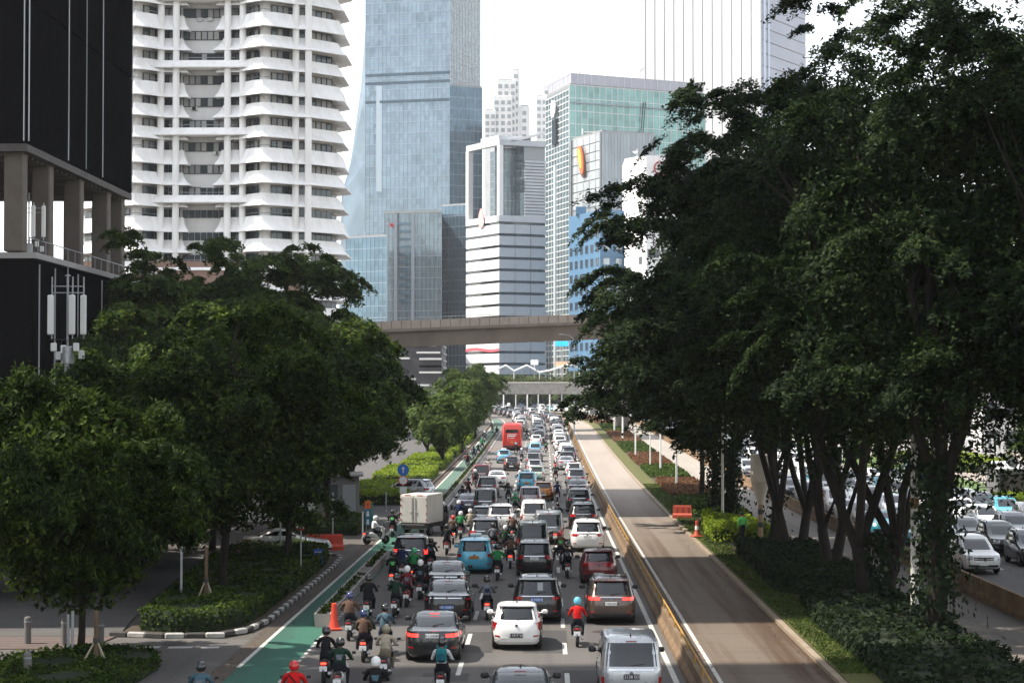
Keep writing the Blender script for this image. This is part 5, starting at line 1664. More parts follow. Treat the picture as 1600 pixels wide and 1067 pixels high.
# portal
dL, nL, LL = face_frame(KL, K); dR, nR, LR = face_frame(K, KR)
zt_ = z_of(226)
def post(p, name, w=1.5, z0=zf, z1=zt_, m=M_PANEL, a=math.atan2(dL.y, dL.x)):
    return MB().bbox((p.x, p.y, (z0 + z1) / 2), (w, w, z1 - z0), .05, 0, a).build(name, m, t)
post(K - nL * .75 - dL * .75, 'portal_post'); post(KL - nL * .75 + dL * .9, 'portal_post', 1.8)
for P, Q, nn, aa in ((KL, K, nL, math.atan2(dL.y, dL.x)), (K, KR, nR, math.atan2(dR.y, dR.x))):
    c = (P + Q) / 2 - nn * .75
    MB().bbox((c.x, c.y, zt_ + .9), ((Q - P).length, 1.5, 1.9), .05, 0, aa).build('portal_beam', M_PANEL if P == KL else M_PANELG, t)
    c2 = (P + Q) / 2 - nn * .6
    MB().bbox((c2.x, c2.y, zf + 1.0), ((Q - P).length, 1.2, 2.0), .05, 0, aa).build('portal_sill', M_PANEL if P == KL else M_PANELG, t)
# louvred wall right of the open corner, glass behind the opening
q0 = K + dR * (LR * .55)
for f in range(18):
    z = zf + 2.2 + f * 1.02
    if z > zt_ - .5: break
    c = (q0 + KR) / 2 - nR * .4
    MB().box((c.x, c.y, z), ((KR - q0).length, .5, .72), 0, math.atan2(dR.y, dR.x)).build('louver', M_PANELG, t)
prism(MB(), [q0 - nR * .9, KR - nR * .9, KR - nR * 12, q0 - nR * 12], zf, zt_).build('core_wall', M_MULL, t)
gm = MB()
i0, i1 = KL - nL * 9, K - nL * 9
panes(gm, i0, i1, zf, zt_ + .5, 8, 10, .1, .1, 0, .01)
panes(gm, q0 - nR * 6 - dR * 8, q0 - nR * 6, zf, zt_, 6, 10, .1, .1, 0, .01)
gm.build('glass_panel', glassm('shaded_glass', (.10, .14, .16), .2, .3), t, kind='stuff')
MB().bbox(((K + KL + KR + KB).x / 4, (K + KL + KR + KB).y / 4, z_of(213)), (12, 12, 2.2), .1, 0, math.atan2(dL.y, dL.x)).build('roof', M_PANELG, t)
MB().loft([[Vector((p.x, p.y, z_of(py))) for p, py in ((K + dR * 4, 222), (KR, 205), (KR - nR * 8, 205), (K + dR * 4 - nR * 8, 222))], [Vector((p.x, p.y, z_of(py) + .8)) for p, py in ((K + dR * 4, 222), (KR, 205), (KR - nR * 8, 205), (K + dR * 4 - nR * 8, 222))]]).build('sloping_canopy', M_PANEL, t)
lg = KL + dL * (LL * .5) + nL * .4
MB().patch(lambda a, b: Vector((lg.x + nL.x * .15 + dL.x * (3.6 * (a - .5) * math.sin(.5 + 2.4 * b)), lg.y + dL.y * (3.6 * (a - .5) * math.sin(.5 + 2.4 * b)), z_of(352) + (z_of(322) - z_of(352)) * b)), 6, 8, (nL.x * -.3, nL.y * -.3, 0)).build('emblem', mat('emblem_pink', (.78, .36, .34), .5), t)
MB().patch(lambda a, b: Vector((lg.x + nL.x * .25 + dL.x * (1.2 + 1.2 * (a - .5) * math.sin(.5 + 2.4 * b)), lg.y + dL.y * (1.2 + 1.2 * (a - .5)), z_of(349) + (z_of(336) - z_of(349)) * b)), 4, 4, (nL.x * -.1, nL.y * -.1, 0)).build('emblem_flame', mat('emblem_cream', (.78, .72, .66), .5), t)
bl = KL + dL * (LL * .5) + nL * .15
MB().patch(lambda a, b: Vector((KL.x + dL.x * LL * a + nL.x * .15, KL.y + dL.y * LL * a + nL.y * .15, z_of(548) + .9 * b + .35 * math.sin(a * 6))), 10, 1, (-nL.x * .1, -nL.y * .1, 0)).build('banner_ribbon', mat('ribbon_red', (.55, .10, .12), .6), t)

# ---- 5 teal glass tower
Yt = 672.0
t5 = XY(890, Yt); t5R = XY(1103, Yt + 24); t5L = XY(853.5, Yt + 26)
gt_ = zt(640) - .5
G_TEAL = glassm('teal_curtain_glass', (.17, .32, .30), .12, .35)
M_WBAR = mat('white_mullion', (.62, .64, .64), .5)
tt = glass_block('teal_tower', 'teal green glass tower with a white grid and pale top band', [t5L, t5, t5R, t5R + Vector((-10, 40)), t5L + Vector((5, 40))], gt_, ZZ(133, Yt), (1,), G_TEAL, M_WBAR, 4.4, 2.35, bars=(.24, .24))
mb = MB(); bb = MB()
zt5 = ZZ(140, Yt)
panes(mb, t5L, t5, gt_, zt5, 8, 54, .1, .1, .05, .012)
grid_bars(bb, t5L, t5, gt_, zt5, 8, 54, .30, .30, .12, .2)
mb.build('glass_panel', glassm('silver_glass', (.13, .18, .19), .12, .4), tt, kind='stuff'); bb.build('white_grid', M_WBAR, tt, kind='stuff')
d, nrm, L = face_frame(t5L, t5)
c = t5L + d * L * .42 + nrm * .3
MB().box((c.x, c.y, (gt_ + ZZ(250, Yt)) / 2), (2.2, .5, ZZ(250, Yt) - gt_), 0, math.atan2(d.y, d.x)).build('bright_strip', mat('strip_glass', (.62, .68, .70), .15, .3), tt)
c = t5L + d * L * .45 + nrm * .5
MB().box((c.x, c.y, ZZ(198, Yt)), (4.6, .9, ZZ(175, Yt) - ZZ(215, Yt)), 0, math.atan2(d.y, d.x)).build('dark_notch', M_DARKGLASS, tt)
MB().patch(lambda a, b: Vector((c.x + nrm.x * .9 + d.x * 5.5 * (a - .5) * math.sin(.35 + 2.5 * b), c.y + nrm.y * .9 + d.y * 5.5 * (a - .5) * math.sin(.35 + 2.5 * b), ZZ(175, Yt) + (ZZ(148, Yt) - ZZ(175, Yt)) * b)), 6, 8, (-nrm.x * .4, -nrm.y * .4, 0)).build('round_sign', M_PANEL, tt)
tb = MB()
ins = lambda p, k: p + ((t5L + t5R) / 2 + Vector((0, 20)) - p).normalized() * k
pts = [ins(p, 1.2) for p in (t5L, t5, t5R, t5R + Vector((-10, 40)), t5L + Vector((5, 40)))]
prism(tb, pts, ZZ(133, Yt) + .6, ZZ(114, Yt)).build('crown_band', noisy('lavender_panel', (.38, .38, .44), (.45, .45, .50), .2, .5, metal=.3), tt)
cb = MB()
for i in (0, 1):
    A_, B_ = pts[i], pts[i + 1]
    grid_bars(cb, A_, B_, ZZ(133, Yt) + .6, ZZ(114, Yt), 6 if i == 0 else 20, 1, .2, .15, .08, .15)
cb.build('crown_bar', M_WBAR, tt, kind='stuff')
for px, h in ((905, 3.6), (1000, 4.5)):
    q = XY(px, Yt + 14)
    mbx = MB().tube([(q.x, q.y, ZZ(116, Yt)), (q.x, q.y, ZZ(116, Yt) + h)], .18, 6)
    mbx.box((q.x + .8, q.y, ZZ(116, Yt) + h * .8), (2.0, .5, .5), 0, 0, 0, -.7)
    mbx.build('roof_crane', M_PANEL, tt)
redl = mat('warning_red', (.5, .05, .1), .5)
d, nrm, L = face_frame(t5, t5R)
cc = (t5 + t5R) / 2 + nrm * .35
MB().box((cc.x, cc.y, ZZ(160, Yt)), (L * .98, .3, .5), 0, math.atan2(d.y, d.x)).build('belt_rail', mat('belt_grey', (.28, .33, .35), .5), tt)
for k in (0.40, .415):
    c = t5 + d * L * (k + .11) + nrm * .6
    MB().tube([(c.x, c.y, ZZ(205, Yt)), (c.x + 1, c.y, ZZ(152, Yt))], .16, 5).build('cleaning_rope', M_PLASTIC, tt)

# ---- 6 grey shell building with an oval yellow and red emblem
Ys6 = 632.0
a6, b6, c6 = XY(893, Ys6 + 22), XY(941, Ys6), XY(1024, Ys6 + 8)
z6 = ZZ(206, Ys6)
sg6 = glass_block('grey_office', 'silver grey office with an oval yellow and red emblem on its corner face', [a6, b6, c6, c6 + Vector((-6, 25)), a6 + Vector((3, 20))], zt(600) - .5, z6, (1,), glassm('silver_grey_glass', (.27, .30, .32), .2, .35), noisy('silver_bar', (.33, .36, .38), (.38, .41, .43), .3, .4, metal=.3), 30, 1.1, bars=(.14, .3))
mb = MB(); panes(mb, a6, b6, zt(600), z6, 5, 30, .25, .3, .06, .01); mb.build('glass_panel', glassm('pearl_glass', (.34, .36, .37), .15, .3), sg6, kind='stuff')
d, nrm, L = face_frame(a6, b6)
for k in (.02, .98):
    c = a6 + d * L * k + nrm * .3
    MB().box((c.x, c.y, (zt(600) + z6) / 2), (.7, .5, z6 - zt(600)), 0, math.atan2(d.y, d.x)).build('corner_bar', M_MULL, sg6)
c = a6 + d * L * .40 + nrm * .9
def oval(sx, sz, dz, off, name, m, tiltk=-.30):
    def fn(a, b):
        r = a; th = 2 * PI * b
        x = sx * r * math.cos(th); z = sz * r * math.sin(th); x, z = x * math.cos(tiltk) + z * math.sin(tiltk), z * math.cos(tiltk) - x * math.sin(tiltk)
        return Vector((c.x + d.x * x + nrm.x * off, c.y + d.y * x + nrm.y * off, ZZ(243, Ys6) + z + dz))
    mb = MB(); ring = [fn(1, k / 20) for k in range(20)]
    mb.loft([[p - Vector((nrm.x, nrm.y, 0)) * .5 for p in ring], ring])
    mb.build(name, m, sg6)
oval(2.0, 5.6, -.6, -.1, 'emblem_shadow', mat('emblem_shade', (.13, .05, .03), .5))  # dark oval below and behind: the emblem's shadow painted on
oval(1.8, 5.0, 0, .3, 'emblem_red', mat('emblem_orange', (.75, .16, .05), .5))
oval(1.15, 3.6, .4, .5, 'emblem_yellow', mat('emblem_yellow', (.80, .50, .08), .5))
q = XY(930, Ys6 + 8)
MB().box((q.x, q.y, z6 + .9), (7, .5, .4)).tube([(q.x - 4, q.y, z6), (q.x - 4, q.y, z6 + 2)], .3, 6).build('roof_gantry', M_PANEL, sg6)

# ---- 7 bright blue building with square windows
Yu = 594.0
a7, b7, c7 = XY(889, Yu + 24), XY(938, Yu), XY(977, Yu + 3)
z7 = ZZ(328, Yu); g7 = zt(545) - .5
M_BLUEWALL = noisy('blue_wall', (.068, .155, .255), (.082, .18, .29), .2, .7)
t = thing('blue_building', 'bright blue office block with square windows below the grey office', 'building')
prism(MB(), [a7, b7, c7, c7 + Vector((-4, 24)), a7 + Vector((3, 24))], g7, z7).build('wall', M_BLUEWALL, t)
fr7 = mat('window_reveal', (.05, .09, .14), .6)
M_PALEWIN = glassm('pale_window', (.30, .36, .40), .15, .3)
nz7 = 17; fh7 = 22.0 / 3111 * Yu
single_panes(t, 'window', a7, b7, z7 - .7 - fh7 * nz7, z7 - .7, 6, nz7, 1.9, 2.2, -.02, glassm('blue_window', (.035, .045, .055), .12, .1), (fr7, .12), skip=lambda i, j: (i < 3 and j > nz7 - 3 + i * 0))
single_panes(t, 'window', b7, c7, z7 - .7 - fh7 * nz7, z7 - .7, 2, nz7, 2.1, 2.0, -.02, M_PALEWIN, (fr7, .14))
d, nrm, L = face_frame(a7, b7)
c = a7 + d * L * .30 - nrm * 1.0
MB().box((c.x, c.y, z7 + 1.2), (3.2, 3.2, 2.4)).build('roof_tank_room', M_BLUEWALL, t)
MB().box(((a7 + c7).x / 2, a7.y + 2, z7 + .25), (12, 16, .5)).build('roof', M_ROOF, t)

# ---- 8 white building at the right with a red ring emblem
Yw = 582.0
a8, b8, c8 = XY(977, Yw + 9), XY(1010, Yw), XY(1075, Yw + 3)
z8 = ZZ(243, Yw); g8 = zt(582) - .5
t = thing('white_office', 'plain white office with a red ring emblem half hidden by the right tree', 'building')
prism(MB(), [a8, b8, c8, c8 + Vector((0, 20)), a8 + Vector((0, 20))], g8, z8).build('wall', M_WHITEWALL, t)
single_panes(t, 'window', a8, b8, ZZ(420, Yw), ZZ(285, Yw), 2, 5, 1.7, 2.2, -.02, M_WIN, (M_OFFWALL, .1), skip=lambda i, j: i == 0)
single_panes(t, 'window', b8, c8, ZZ(420, Yw), ZZ(278, Yw), 3, 3, 3.4, 2.5, -.02, M_WIN, (M_OFFWALL, .1))
e = XY(1034, Yw + .6); zc = ZZ(263, Yw)
ring = MB()
for k in range(18):
    a = 2 * PI * k / 18
    if k in (4, 5): continue
    ring.box((e.x + 2.0 * math.cos(a), e.y - .25, zc + 2.0 * math.sin(a)), (.78, .3, .45), 0, 0, 0, -(a + PI / 2))
ring.box((e.x + .5, e.y - .25, zc), (1.5, .3, .4)).build('emblem', mat('emblem_darkred', (.40, .06, .06), .5), t)
q = XY(996, Yw + 8)
MB().tube([(q.x, q.y, z8), (q.x, q.y, z8 + 2.8)], .12, 6).lathe([(.1, 0), (.8, .5), (.9, .7)], (q.x - .6, q.y, z8 + 1.4), 12).build('roof_dish', M_PANEL, t)
MB().box((c8.x - 6, c8.y + 8, z8 + .2), (10, 12, .4)).build('roof', M_ROOF, t)

# ---- 9 far white tower of vertical ribs
Yv = 820.0
a9, b9, c9 = XY(996, Yv + 20), XY(1192, Yv), XY(1260, Yv + 40)
t = thing('ribbed_tower', 'very pale far tower with fine vertical ribs and a lavender right side', 'building')
z9 = ZZ(-70, Yv)
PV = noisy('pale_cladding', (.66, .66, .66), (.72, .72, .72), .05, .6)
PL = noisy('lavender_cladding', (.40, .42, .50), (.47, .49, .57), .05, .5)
prism(MB(), [a9, b9, c9, c9 + Vector((-10, 40)), a9 + Vector((0, 50))], zt(800) - .5, z9).build('wall', PV, t)
d, nrm, L = face_frame(a9, b9)
rb = MB().bbox((0, 0, (z9 + ZZ(480, Yv)) / 2), (L / 13 - .35, 1.0, z9 - ZZ(480, Yv)), .1).mesh('rib_panel', PV)
for k in range(13):
    c = a9 + d * L * (k + .5) / 13 + nrm * .4
    link('rib_panel', rb, t, (c.x, c.y, 0), math.atan2(d.y, d.x))
    c = a9 + d * L * k / 13 + nrm * .2
    MB().box((c.x, c.y, (z9 + ZZ(480, Yv)) / 2), (.3, .3, z9 - ZZ(480, Yv)), 0, math.atan2(d.y, d.x)).build('rib_joint', mat('pale_joint', (.42, .42, .44), .6), t)
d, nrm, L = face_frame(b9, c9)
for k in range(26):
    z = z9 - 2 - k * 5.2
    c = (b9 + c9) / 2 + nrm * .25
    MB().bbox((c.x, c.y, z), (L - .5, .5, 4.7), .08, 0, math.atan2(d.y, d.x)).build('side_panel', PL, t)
for k in (.03, .12):
    c = b9 + d * L * k + nrm * .6
    MB().box((c.x, c.y, z9 / 2), (1.4, .5, z9), 0, math.atan2(d.y, d.x)).build('corner_fin', mat('fin_blue', (.45, .52, .62), .3, .3), t)
MB().box(((a9 + c9).x / 2, a9.y + 20, z9 + .5), (40, 30, 1)).build('roof', M_ROOF, t)

# ---- 10 two hazy residential towers far away
def condo(label, px0, px1, ptop, Y, tiers):
    t = thing('residential_tower', label, 'building')
    base_z = zt(800) - .5
    for k, (f0, f1, py, dep) in enumerate(tiers):
        A_, B_ = XY(px0 + (px1 - px0) * f0, Y + k * .7), XY(px0 + (px1 - px0) * f1, Y + k * .7)
        P = [A_, B_, B_ + Vector((0, dep)), A_ + Vector((0, dep))]
        prism(MB(), P, base_z, ZZ(py, Y)).build('tower_block', M_WHITEWALL, t)
        nzr = max(2, int((ZZ(py, Y) - ZZ(230, Y)) / 3.6)); nxr = max(1, round((B_ - A_).length / 3.6))
        if ZZ(py, Y) - ZZ(230, Y) > 4 and nxr:
            single_panes(t, 'window', A_, B_, ZZ(230, Y), ZZ(py, Y) - 1.5, nxr, nzr, 1.9, 2.0, .03, mat('pale_condo_glass', (.34, .36, .37), .3))  # window glass paled, the haze put into its colour
        MB().box(((A_ + B_).x / 2, A_.y + dep / 2, ZZ(py, Y) + .4), ((B_ - A_).length * .8, dep * .8, .8)).build('roof', M_ROOF, t)
    return t
condo('pale stepped apartment tower in the haze left of the teal tower', 757, 827, 105, 1000, [(0, .25, 172, 20), (.2, .62, 150, 22), (.28, .70, 124, 18), (.62, .78, 108, 16), (.78, 1.0, 165, 20)])
condo('faint pale apartment tower peeping out left of the teal tower', 838, 872, 120, 1080, [(0, .5, 150, 20), (.3, 1.0, 135, 20)])

# ---- 11 dark grey block with white light strips under the overpass
Yd = 372.0
t = thing('dark_office', 'dark grey block with scattered white horizontal strips left of the avenue', 'building')
a11, b11, c11 = XY(560, Yd), XY(690, Yd), XY(697, Yd + 16)
zd = ZZ(518, Yd); gd = zt(Yd) - .4
M_DK = noisy('dark_cladding', (.062, .060, .066), (.082, .080, .086), .3, .6)
prism(MB(), [a11, b11, c11, c11 + Vector((-14, 4)), a11 + Vector((0, 20))], gd, zd).build('wall', M_DK, t)
wht = mat('strip_white', (.78, .78, .76), .5)
for x0, x1, py in ((614, 652, 529), (640, 681, 540), (651, 688, 551), (655, 690, 561), (655, 690, 582), (618, 650, 592), (651, 690, 602), (640, 681, 613), (641, 682, 623), (640, 676, 645), (580, 640, 560), (590, 625, 571), (560, 600, 613), (600, 660, 634), (655, 690, 572)):
    A_, B_ = XY(x0, Yd), XY(x1, Yd)
    lit = py not in (571, 634, 572)
    MB().bbox(((A_.x + B_.x) / 2, A_.y - .05, ZZ(py, Yd)), (B_.x - A_.x, .3, .34), .03).build('light_strip' if lit else 'dark_strip', wht if lit else M_BLACKPANEL, t)
for k in range(13):
    py = 519 + 11 * k
    d, nrm, L = face_frame(b11, c11)
    c = (b11 + c11) / 2 + nrm * .1
    MB().box((c.x, c.y, ZZ(py, Yd)), (L * .8, .3, .30), 0, math.atan2(d.y, d.x)).build('side_louver', M_MULL, t)

# ---- overpasses
def overpass():
    t = thing('flyover', 'brown concrete flyover crossing high over the avenue', 'bridge')
    N = 16; secs = []
    for i in range(N + 1):
        f = i / N
        Y = 318 + 34 * f
        px = 520 + (1010 - 520) * f
        ptop = 504.5 - 17 * f + 3 * (f - .5) ** 2
        p = at(px, ptop, Y)
        secs.append(p)
    back = Vector((-.15, 1, 0)).normalized()
    def rail_ring(p, prof): return [p + back * a + Vector((0, 0, b)) for a, b in prof]
    par = [(0, 0), (.35, 0), (.35, -1.3), (0, -1.3)]
    MB().loft([rail_ring(p, par) for p in secs]).build('parapet', noisy('parapet_concrete', (.25, .205, .17), (.33, .275, .23), .6, .9), t)
    MB().loft([rail_ring(p, [(9.65, 0), (10, 0), (10, -1.3), (9.65, -1.3)]) for p in secs]).build('parapet', MATS['parapet_concrete'], t)
    gird = [(-.15, -1.32), (10.15, -1.32), (10.15, -1.75), (7.6, -2.1), (6.8, -4.3), (2.2, -4.3), (1.5, -2.1), (-.15, -1.75)]
    MB().loft([rail_ring(p, gird) for p in secs]).build('box_girder', noisy('girder_concrete', (.135, .105, .085), (.20, .162, .132), .25, .9, sc=(1, 1, .3)), t)
    for i in range(1, N * 2, 1):
        f = i / (N * 2); k = min(int(f * N), N - 1); p = secs[k].lerp(secs[k + 1], f * N - k)
        MB().box((p.x - .02 * 0, p.y - .05, p.z - .62), (.07, .05, 1.24), 0).build('parapet_joint', M_COLUMN, t)
    dd = (secs[1] - secs[0]).normalized()
    for i in (0, 15):
        p = secs[i] + back * 4.5
        MB().tube([(p.x, p.y, zt(p.y) - .2), (p.x, p.y, p.z - 4.3)], 1.2, 16).build('pier', M_COLUMN, t, True)
    r = MB()
    pr = [p + back * .17 + Vector((0, 0, .45)) for p in secs]
    r.tube(pr, .05, 5)
    for p in secs: r.tube([p + back * .17, p + back * .17 + Vector((0, 0, .45))], .04, 5)
    r.build('hand_rail', M_MULL, t)
overpass()

def footbridge():
    Y = 478.0
    t = thing('lower_overpass', 'low concrete overpass with planted edge and zigzag canopy beyond the flyover', 'bridge')
    x0, x1 = XY(690, Y).x, XY(1010, Y).x
    ct, bt = ZZ(597, Y), ZZ(616, Y)
    MB().bbox(((x0 + x1) / 2, Y, (ct + bt) / 2), (x1 - x0, .8, ct - bt), .1).build('edge_beam', M_CONC, t)
    MB().bbox(((x0 + x1) / 2, Y - .12, ct - .15), (x1 - x0, .9, .34), .06).build('coping', noisy('coping', (.36, .34, .31), (.45, .43, .39), .5, .9), t)
    MB().box(((x0 + x1) / 2, Y + 5.5, bt + 1.1), (x1 - x0, 10, .8)).build('deck', M_CONC, t)
    for px in (700, 764, 925, 1000):
        q = XY(px, Y + 4)
        MB().bbox((q.x, q.y, (bt + zt(Y)) / 2), (1.6, 1.6, bt - zt(Y) + 1), .15).build('pier', M_CONC, t)
    rng = np.random.default_rng(3)
    n = 2600
    P = np.stack([rng.uniform(x0, x1, n), Y + rng.uniform(.2, 1.6, n), ct + np.abs(rng.normal(0, .9, n)) * (0.7 + .5 * np.sin(rng.uniform(x0, x1, n)))], 1)
    V, Q = leaves(P, rng.normal(size=(n, 3)) + [0, -.4, .6], .6, .28, rng, .2)
    link('edge_planting', np_mesh('edge_planting', V, Q, leafmat('planter_leaf', (.05, .09, .03), (.09, .12, .04), (.14, .13, .06))), t)
    cw = mat('canopy_white', (.70, .70, .68), .4)
    pts = [(768, 583), (790, 572), (803, 581), (823, 572), (843, 583), (860, 580), (888, 571), (905, 575), (918, 580)]
    for (xa, ya), (xb, yb) in zip(pts, pts[1:]):
        a, b = at(xa, ya, Y + 3), at(xb, yb, Y + 3)
        MB().loft([[a, b, b + Vector((0, 4, .2)), a + Vector((0, 4, .2))], [p + Vector((0, 0, .3)) for p in (a, b, b + Vector((0, 4, .2)), a + Vector((0, 4, .2)))]]).build('canopy_panel', cw, t)
    for px in (803, 843, 860, 905):
        q = at(px, 582, Y + 3)
        MB().tube([(q.x, q.y, ct - 1), (q.x, q.y, q.z)], .12, 6).build('canopy_post', cw, t)
    for px, py, w, h, c in ((835, 566, 1.9, 1.3, (.65, .66, .67)), (879, 569, 3.4, 1.3, (.62, .36, .24))):
        q = at(px, py, Y + 7)
        o = MB().box((q.x, q.y, q.z), (w, .15, h)).tube([(q.x, q.y, ct), (q.x, q.y, q.z)], .08, 6).build('hoarding', mat('hoarding_%d' % px, c, .6), t)
footbridge()
q = XY(878, 520)
bill = thing('billboard', 'small cyan lit billboard in front of the white grid facade under the flyover', 'billboard', (q.x, 520, zt(520)))
bz = ZZ(537, 520) - zt(520)
MB().bbox((0, 0, bz), (3.4, .3, 1.3), .05).build('screen', mat('cyan_screen', (.02, .30, .50), .4, emit=(.02, .45, .75), es=.5), bill)
MB().tube([(0, .2, 0), (0, .2, bz - .6)], .15, 8).build('post', M_STEEL, bill)
# dim row of buildings and trees that closes the view under the low overpass
for k, (px0, px1, py, Y, c) in enumerate(((700, 800, 560, 720, (.16, .18, .18)), (800, 870, 600, 730, (.13, .15, .15)), (866, 935, 596, 700, (.36, .35, .33)), (930, 1060, 585, 720, (.20, .21, .21)))):
    A_, B_ = XY(px0, Y), XY(px1, Y)
    t = thing('low_building', ('grey low building behind the far trees left of the low overpass', 'dark low building seen under the middle of the low overpass', 'cream low building under the right part of the low overpass', 'grey low building beyond the flagpoles behind the right tree')[k], 'building')
    prism(MB(), [A_, B_, B_ + Vector((0, 14)), A_ + Vector((0, 14))], zt(700) - .5, ZZ(py, Y)).build('wall', noisy('low_wall_%d' % k, tuple(x * .85 for x in c), c, .3, .9), t)
    nx = max(3, int((B_ - A_).length / 3.2))
    single_panes(t, 'window', A_, B_, zt(700) + .6, ZZ(py, Y) - .8, nx, 3, 1.7, 1.7, .03, M_WIN)
    MB().box(((A_ + B_).x / 2, Y + 7, ZZ(py, Y) + .2), ((B_ - A_).length * .98, 13, .4)).build('roof', M_ROOF, t)
# ------------------------------------------------------------------ trees
M_BARK = noisy('bark', (0.011, 0.008, 0.006), (0.026, 0.020, 0.015), 3.0, 0.95, sc=(1, 1, .25), bump=.6)
M_BARKY = noisy('young_bark', (0.10, 0.065, 0.04), (0.16, 0.11, 0.07), 4.0, 0.95, sc=(1, 1, .25), bump=.4)
LF_DARK = leafmat('dark_leaf', (0.0045, 0.0105, 0.0035), (0.0105, 0.022, 0.0065), (0.040, 0.064, 0.015))
LF_MID = leafmat('mid_leaf', (0.010, 0.023, 0.005), (0.030, 0.058, 0.009), (0.105, 0.15, 0.021))  # lightest tone stands in for sunlit crown tops
LF_LEFT = leafmat('street_tree_leaf', (0.0055, 0.012, 0.003), (0.017, 0.034, 0.006), (0.085, 0.125, 0.018))  # shaded, middle and highlight tones of the crown put into the leaf colour
LF_OLIVE = leafmat('olive_leaf', (0.020, 0.038, 0.010), (0.048, 0.080, 0.018), (0.11, 0.155, 0.030))
LF_BRIGHT = leafmat('bright_leaf', (0.09, 0.14, 0.012), (0.17, 0.24, 0.02), (0.27, 0.33, 0.035))
LF_IVY = leafmat('ivy_leaf', (0.007, 0.014, 0.006), (0.013, 0.024, 0.009), (0.032, 0.05, 0.018))
LF_RED = leafmat('russet_leaf', (0.09, 0.045, 0.025), (0.15, 0.075, 0.04), (0.20, 0.11, 0.05))
LF_FAR = leafmat('far_leaf', (0.03, 0.055, 0.014), (0.065, 0.105, 0.024), (0.13, 0.175, 0.04))

def crown_points(rng, c, r, npads, per, pad_r, flat, low=-.55, tilt=.25, spread=0.0):
    """leaf points and normals: boughs spread unevenly through the crown, each carrying a dome of ragged flattened pads"""
    nb = max(8, npads // 7)
    d = rng.normal(size=(nb, 3)); d /= np.linalg.norm(d, axis=1, keepdims=True)
    d[:, 2] = np.where(d[:, 2] < low, -d[:, 2] * .6, d[:, 2])
    rad = rng.uniform(.25, .92, nb) ** .5
    lump = 1 + .14 * np.sin(d[:, 0] * 4.1 + c[0]) * np.cos(d[:, 1] * 3.3 + c[1]) + .10 * rng.normal(size=nb)
    R = np.array(r)
    bc = np.array(c) + d * rad[:, None] * lump[:, None] * R
    q = -(.12 + .12 * spread) * R[2]                                  # the widest part lies low; the underside is shallow
    bc[:, 2] = c[2] + q + np.where(d[:, 2] > 0, (R[2] - q), (R[2] + q)) * d[:, 2] * rad * lump
    bc[:, :2] = np.array(c)[:2] + d[:, :2] * (rad * lump)[:, None] * R[:2] * np.where(d[:, 2] < 0, 1 + spread * (1 / np.sqrt(np.maximum(.30, 1 - d[:, 2] ** 2)) - 1), 1 + spread * (1 / np.sqrt(np.maximum(.42, 1 - d[:, 2] ** 2)) - 1))[:, None]
    br = pad_r * rng.uniform(.85, 1.45, nb)
    kb = rng.integers(0, nb, npads)
    e = rng.normal(size=(npads, 3)); e /= np.linalg.norm(e, axis=1, keepdims=True)
    e[:, 2] = np.abs(e[:, 2]) * rng.choice([1, 1, 1, -.35], npads)
    e[:, :2] += d[kb][:, :2] * .35
    ctr = bc[kb] + e * br[kb][:, None] * np.array([1.05, 1.05, .55])
    ps = pad_r * rng.uniform(.40, .85, npads)
    n = npads * per
    k = np.repeat(np.arange(npads), per)
    rr = np.sqrt(rng.uniform(0, 1, n)) * ps[k]; th = rng.uniform(0, 2 * PI, n)
    # pads are ragged stars rather than discs
    rr *= .66 + .34 * np.cos(th * rng.integers(3, 7, npads)[k] + rng.uniform(0, 6, npads)[k])
    tl = rng.normal(0, tilt, (npads, 2)) + e[:, :2] * .45
    x, y = rr * np.cos(th), rr * np.sin(th)
    z = rng.normal(0, flat, n) * ps[k] * .55 - .30 * rr ** 2 / ps[k] - (x * tl[k, 0] + y * tl[k, 1])
    P = ctr[k] + np.stack([x, y, z], 1)
    N = np.stack([tl[k, 0] * .9, tl[k, 1] * .9, np.ones(n)], 1) + rng.normal(0, .42, (n, 3))
    return P, N, ctr

def limb(mb, a, b, r0, r1, rng, sag=.12, n=6, segs=4):
    a, b = Vector(a), Vector(b); L = (b - a).length
    pts = []
    for i in range(segs + 1):
        t = i / segs
        p = a.lerp(b, t)
        if 0 < i < segs: p += Vector(rng.normal(0, L * .035, 3))
        p.z += math.sin(t * PI) * L * sag
        pts.append(p)
    mb.tube(pts, [r0 + (r1 - r0) * i / segs for i in range(segs + 1)], n)
    return pts

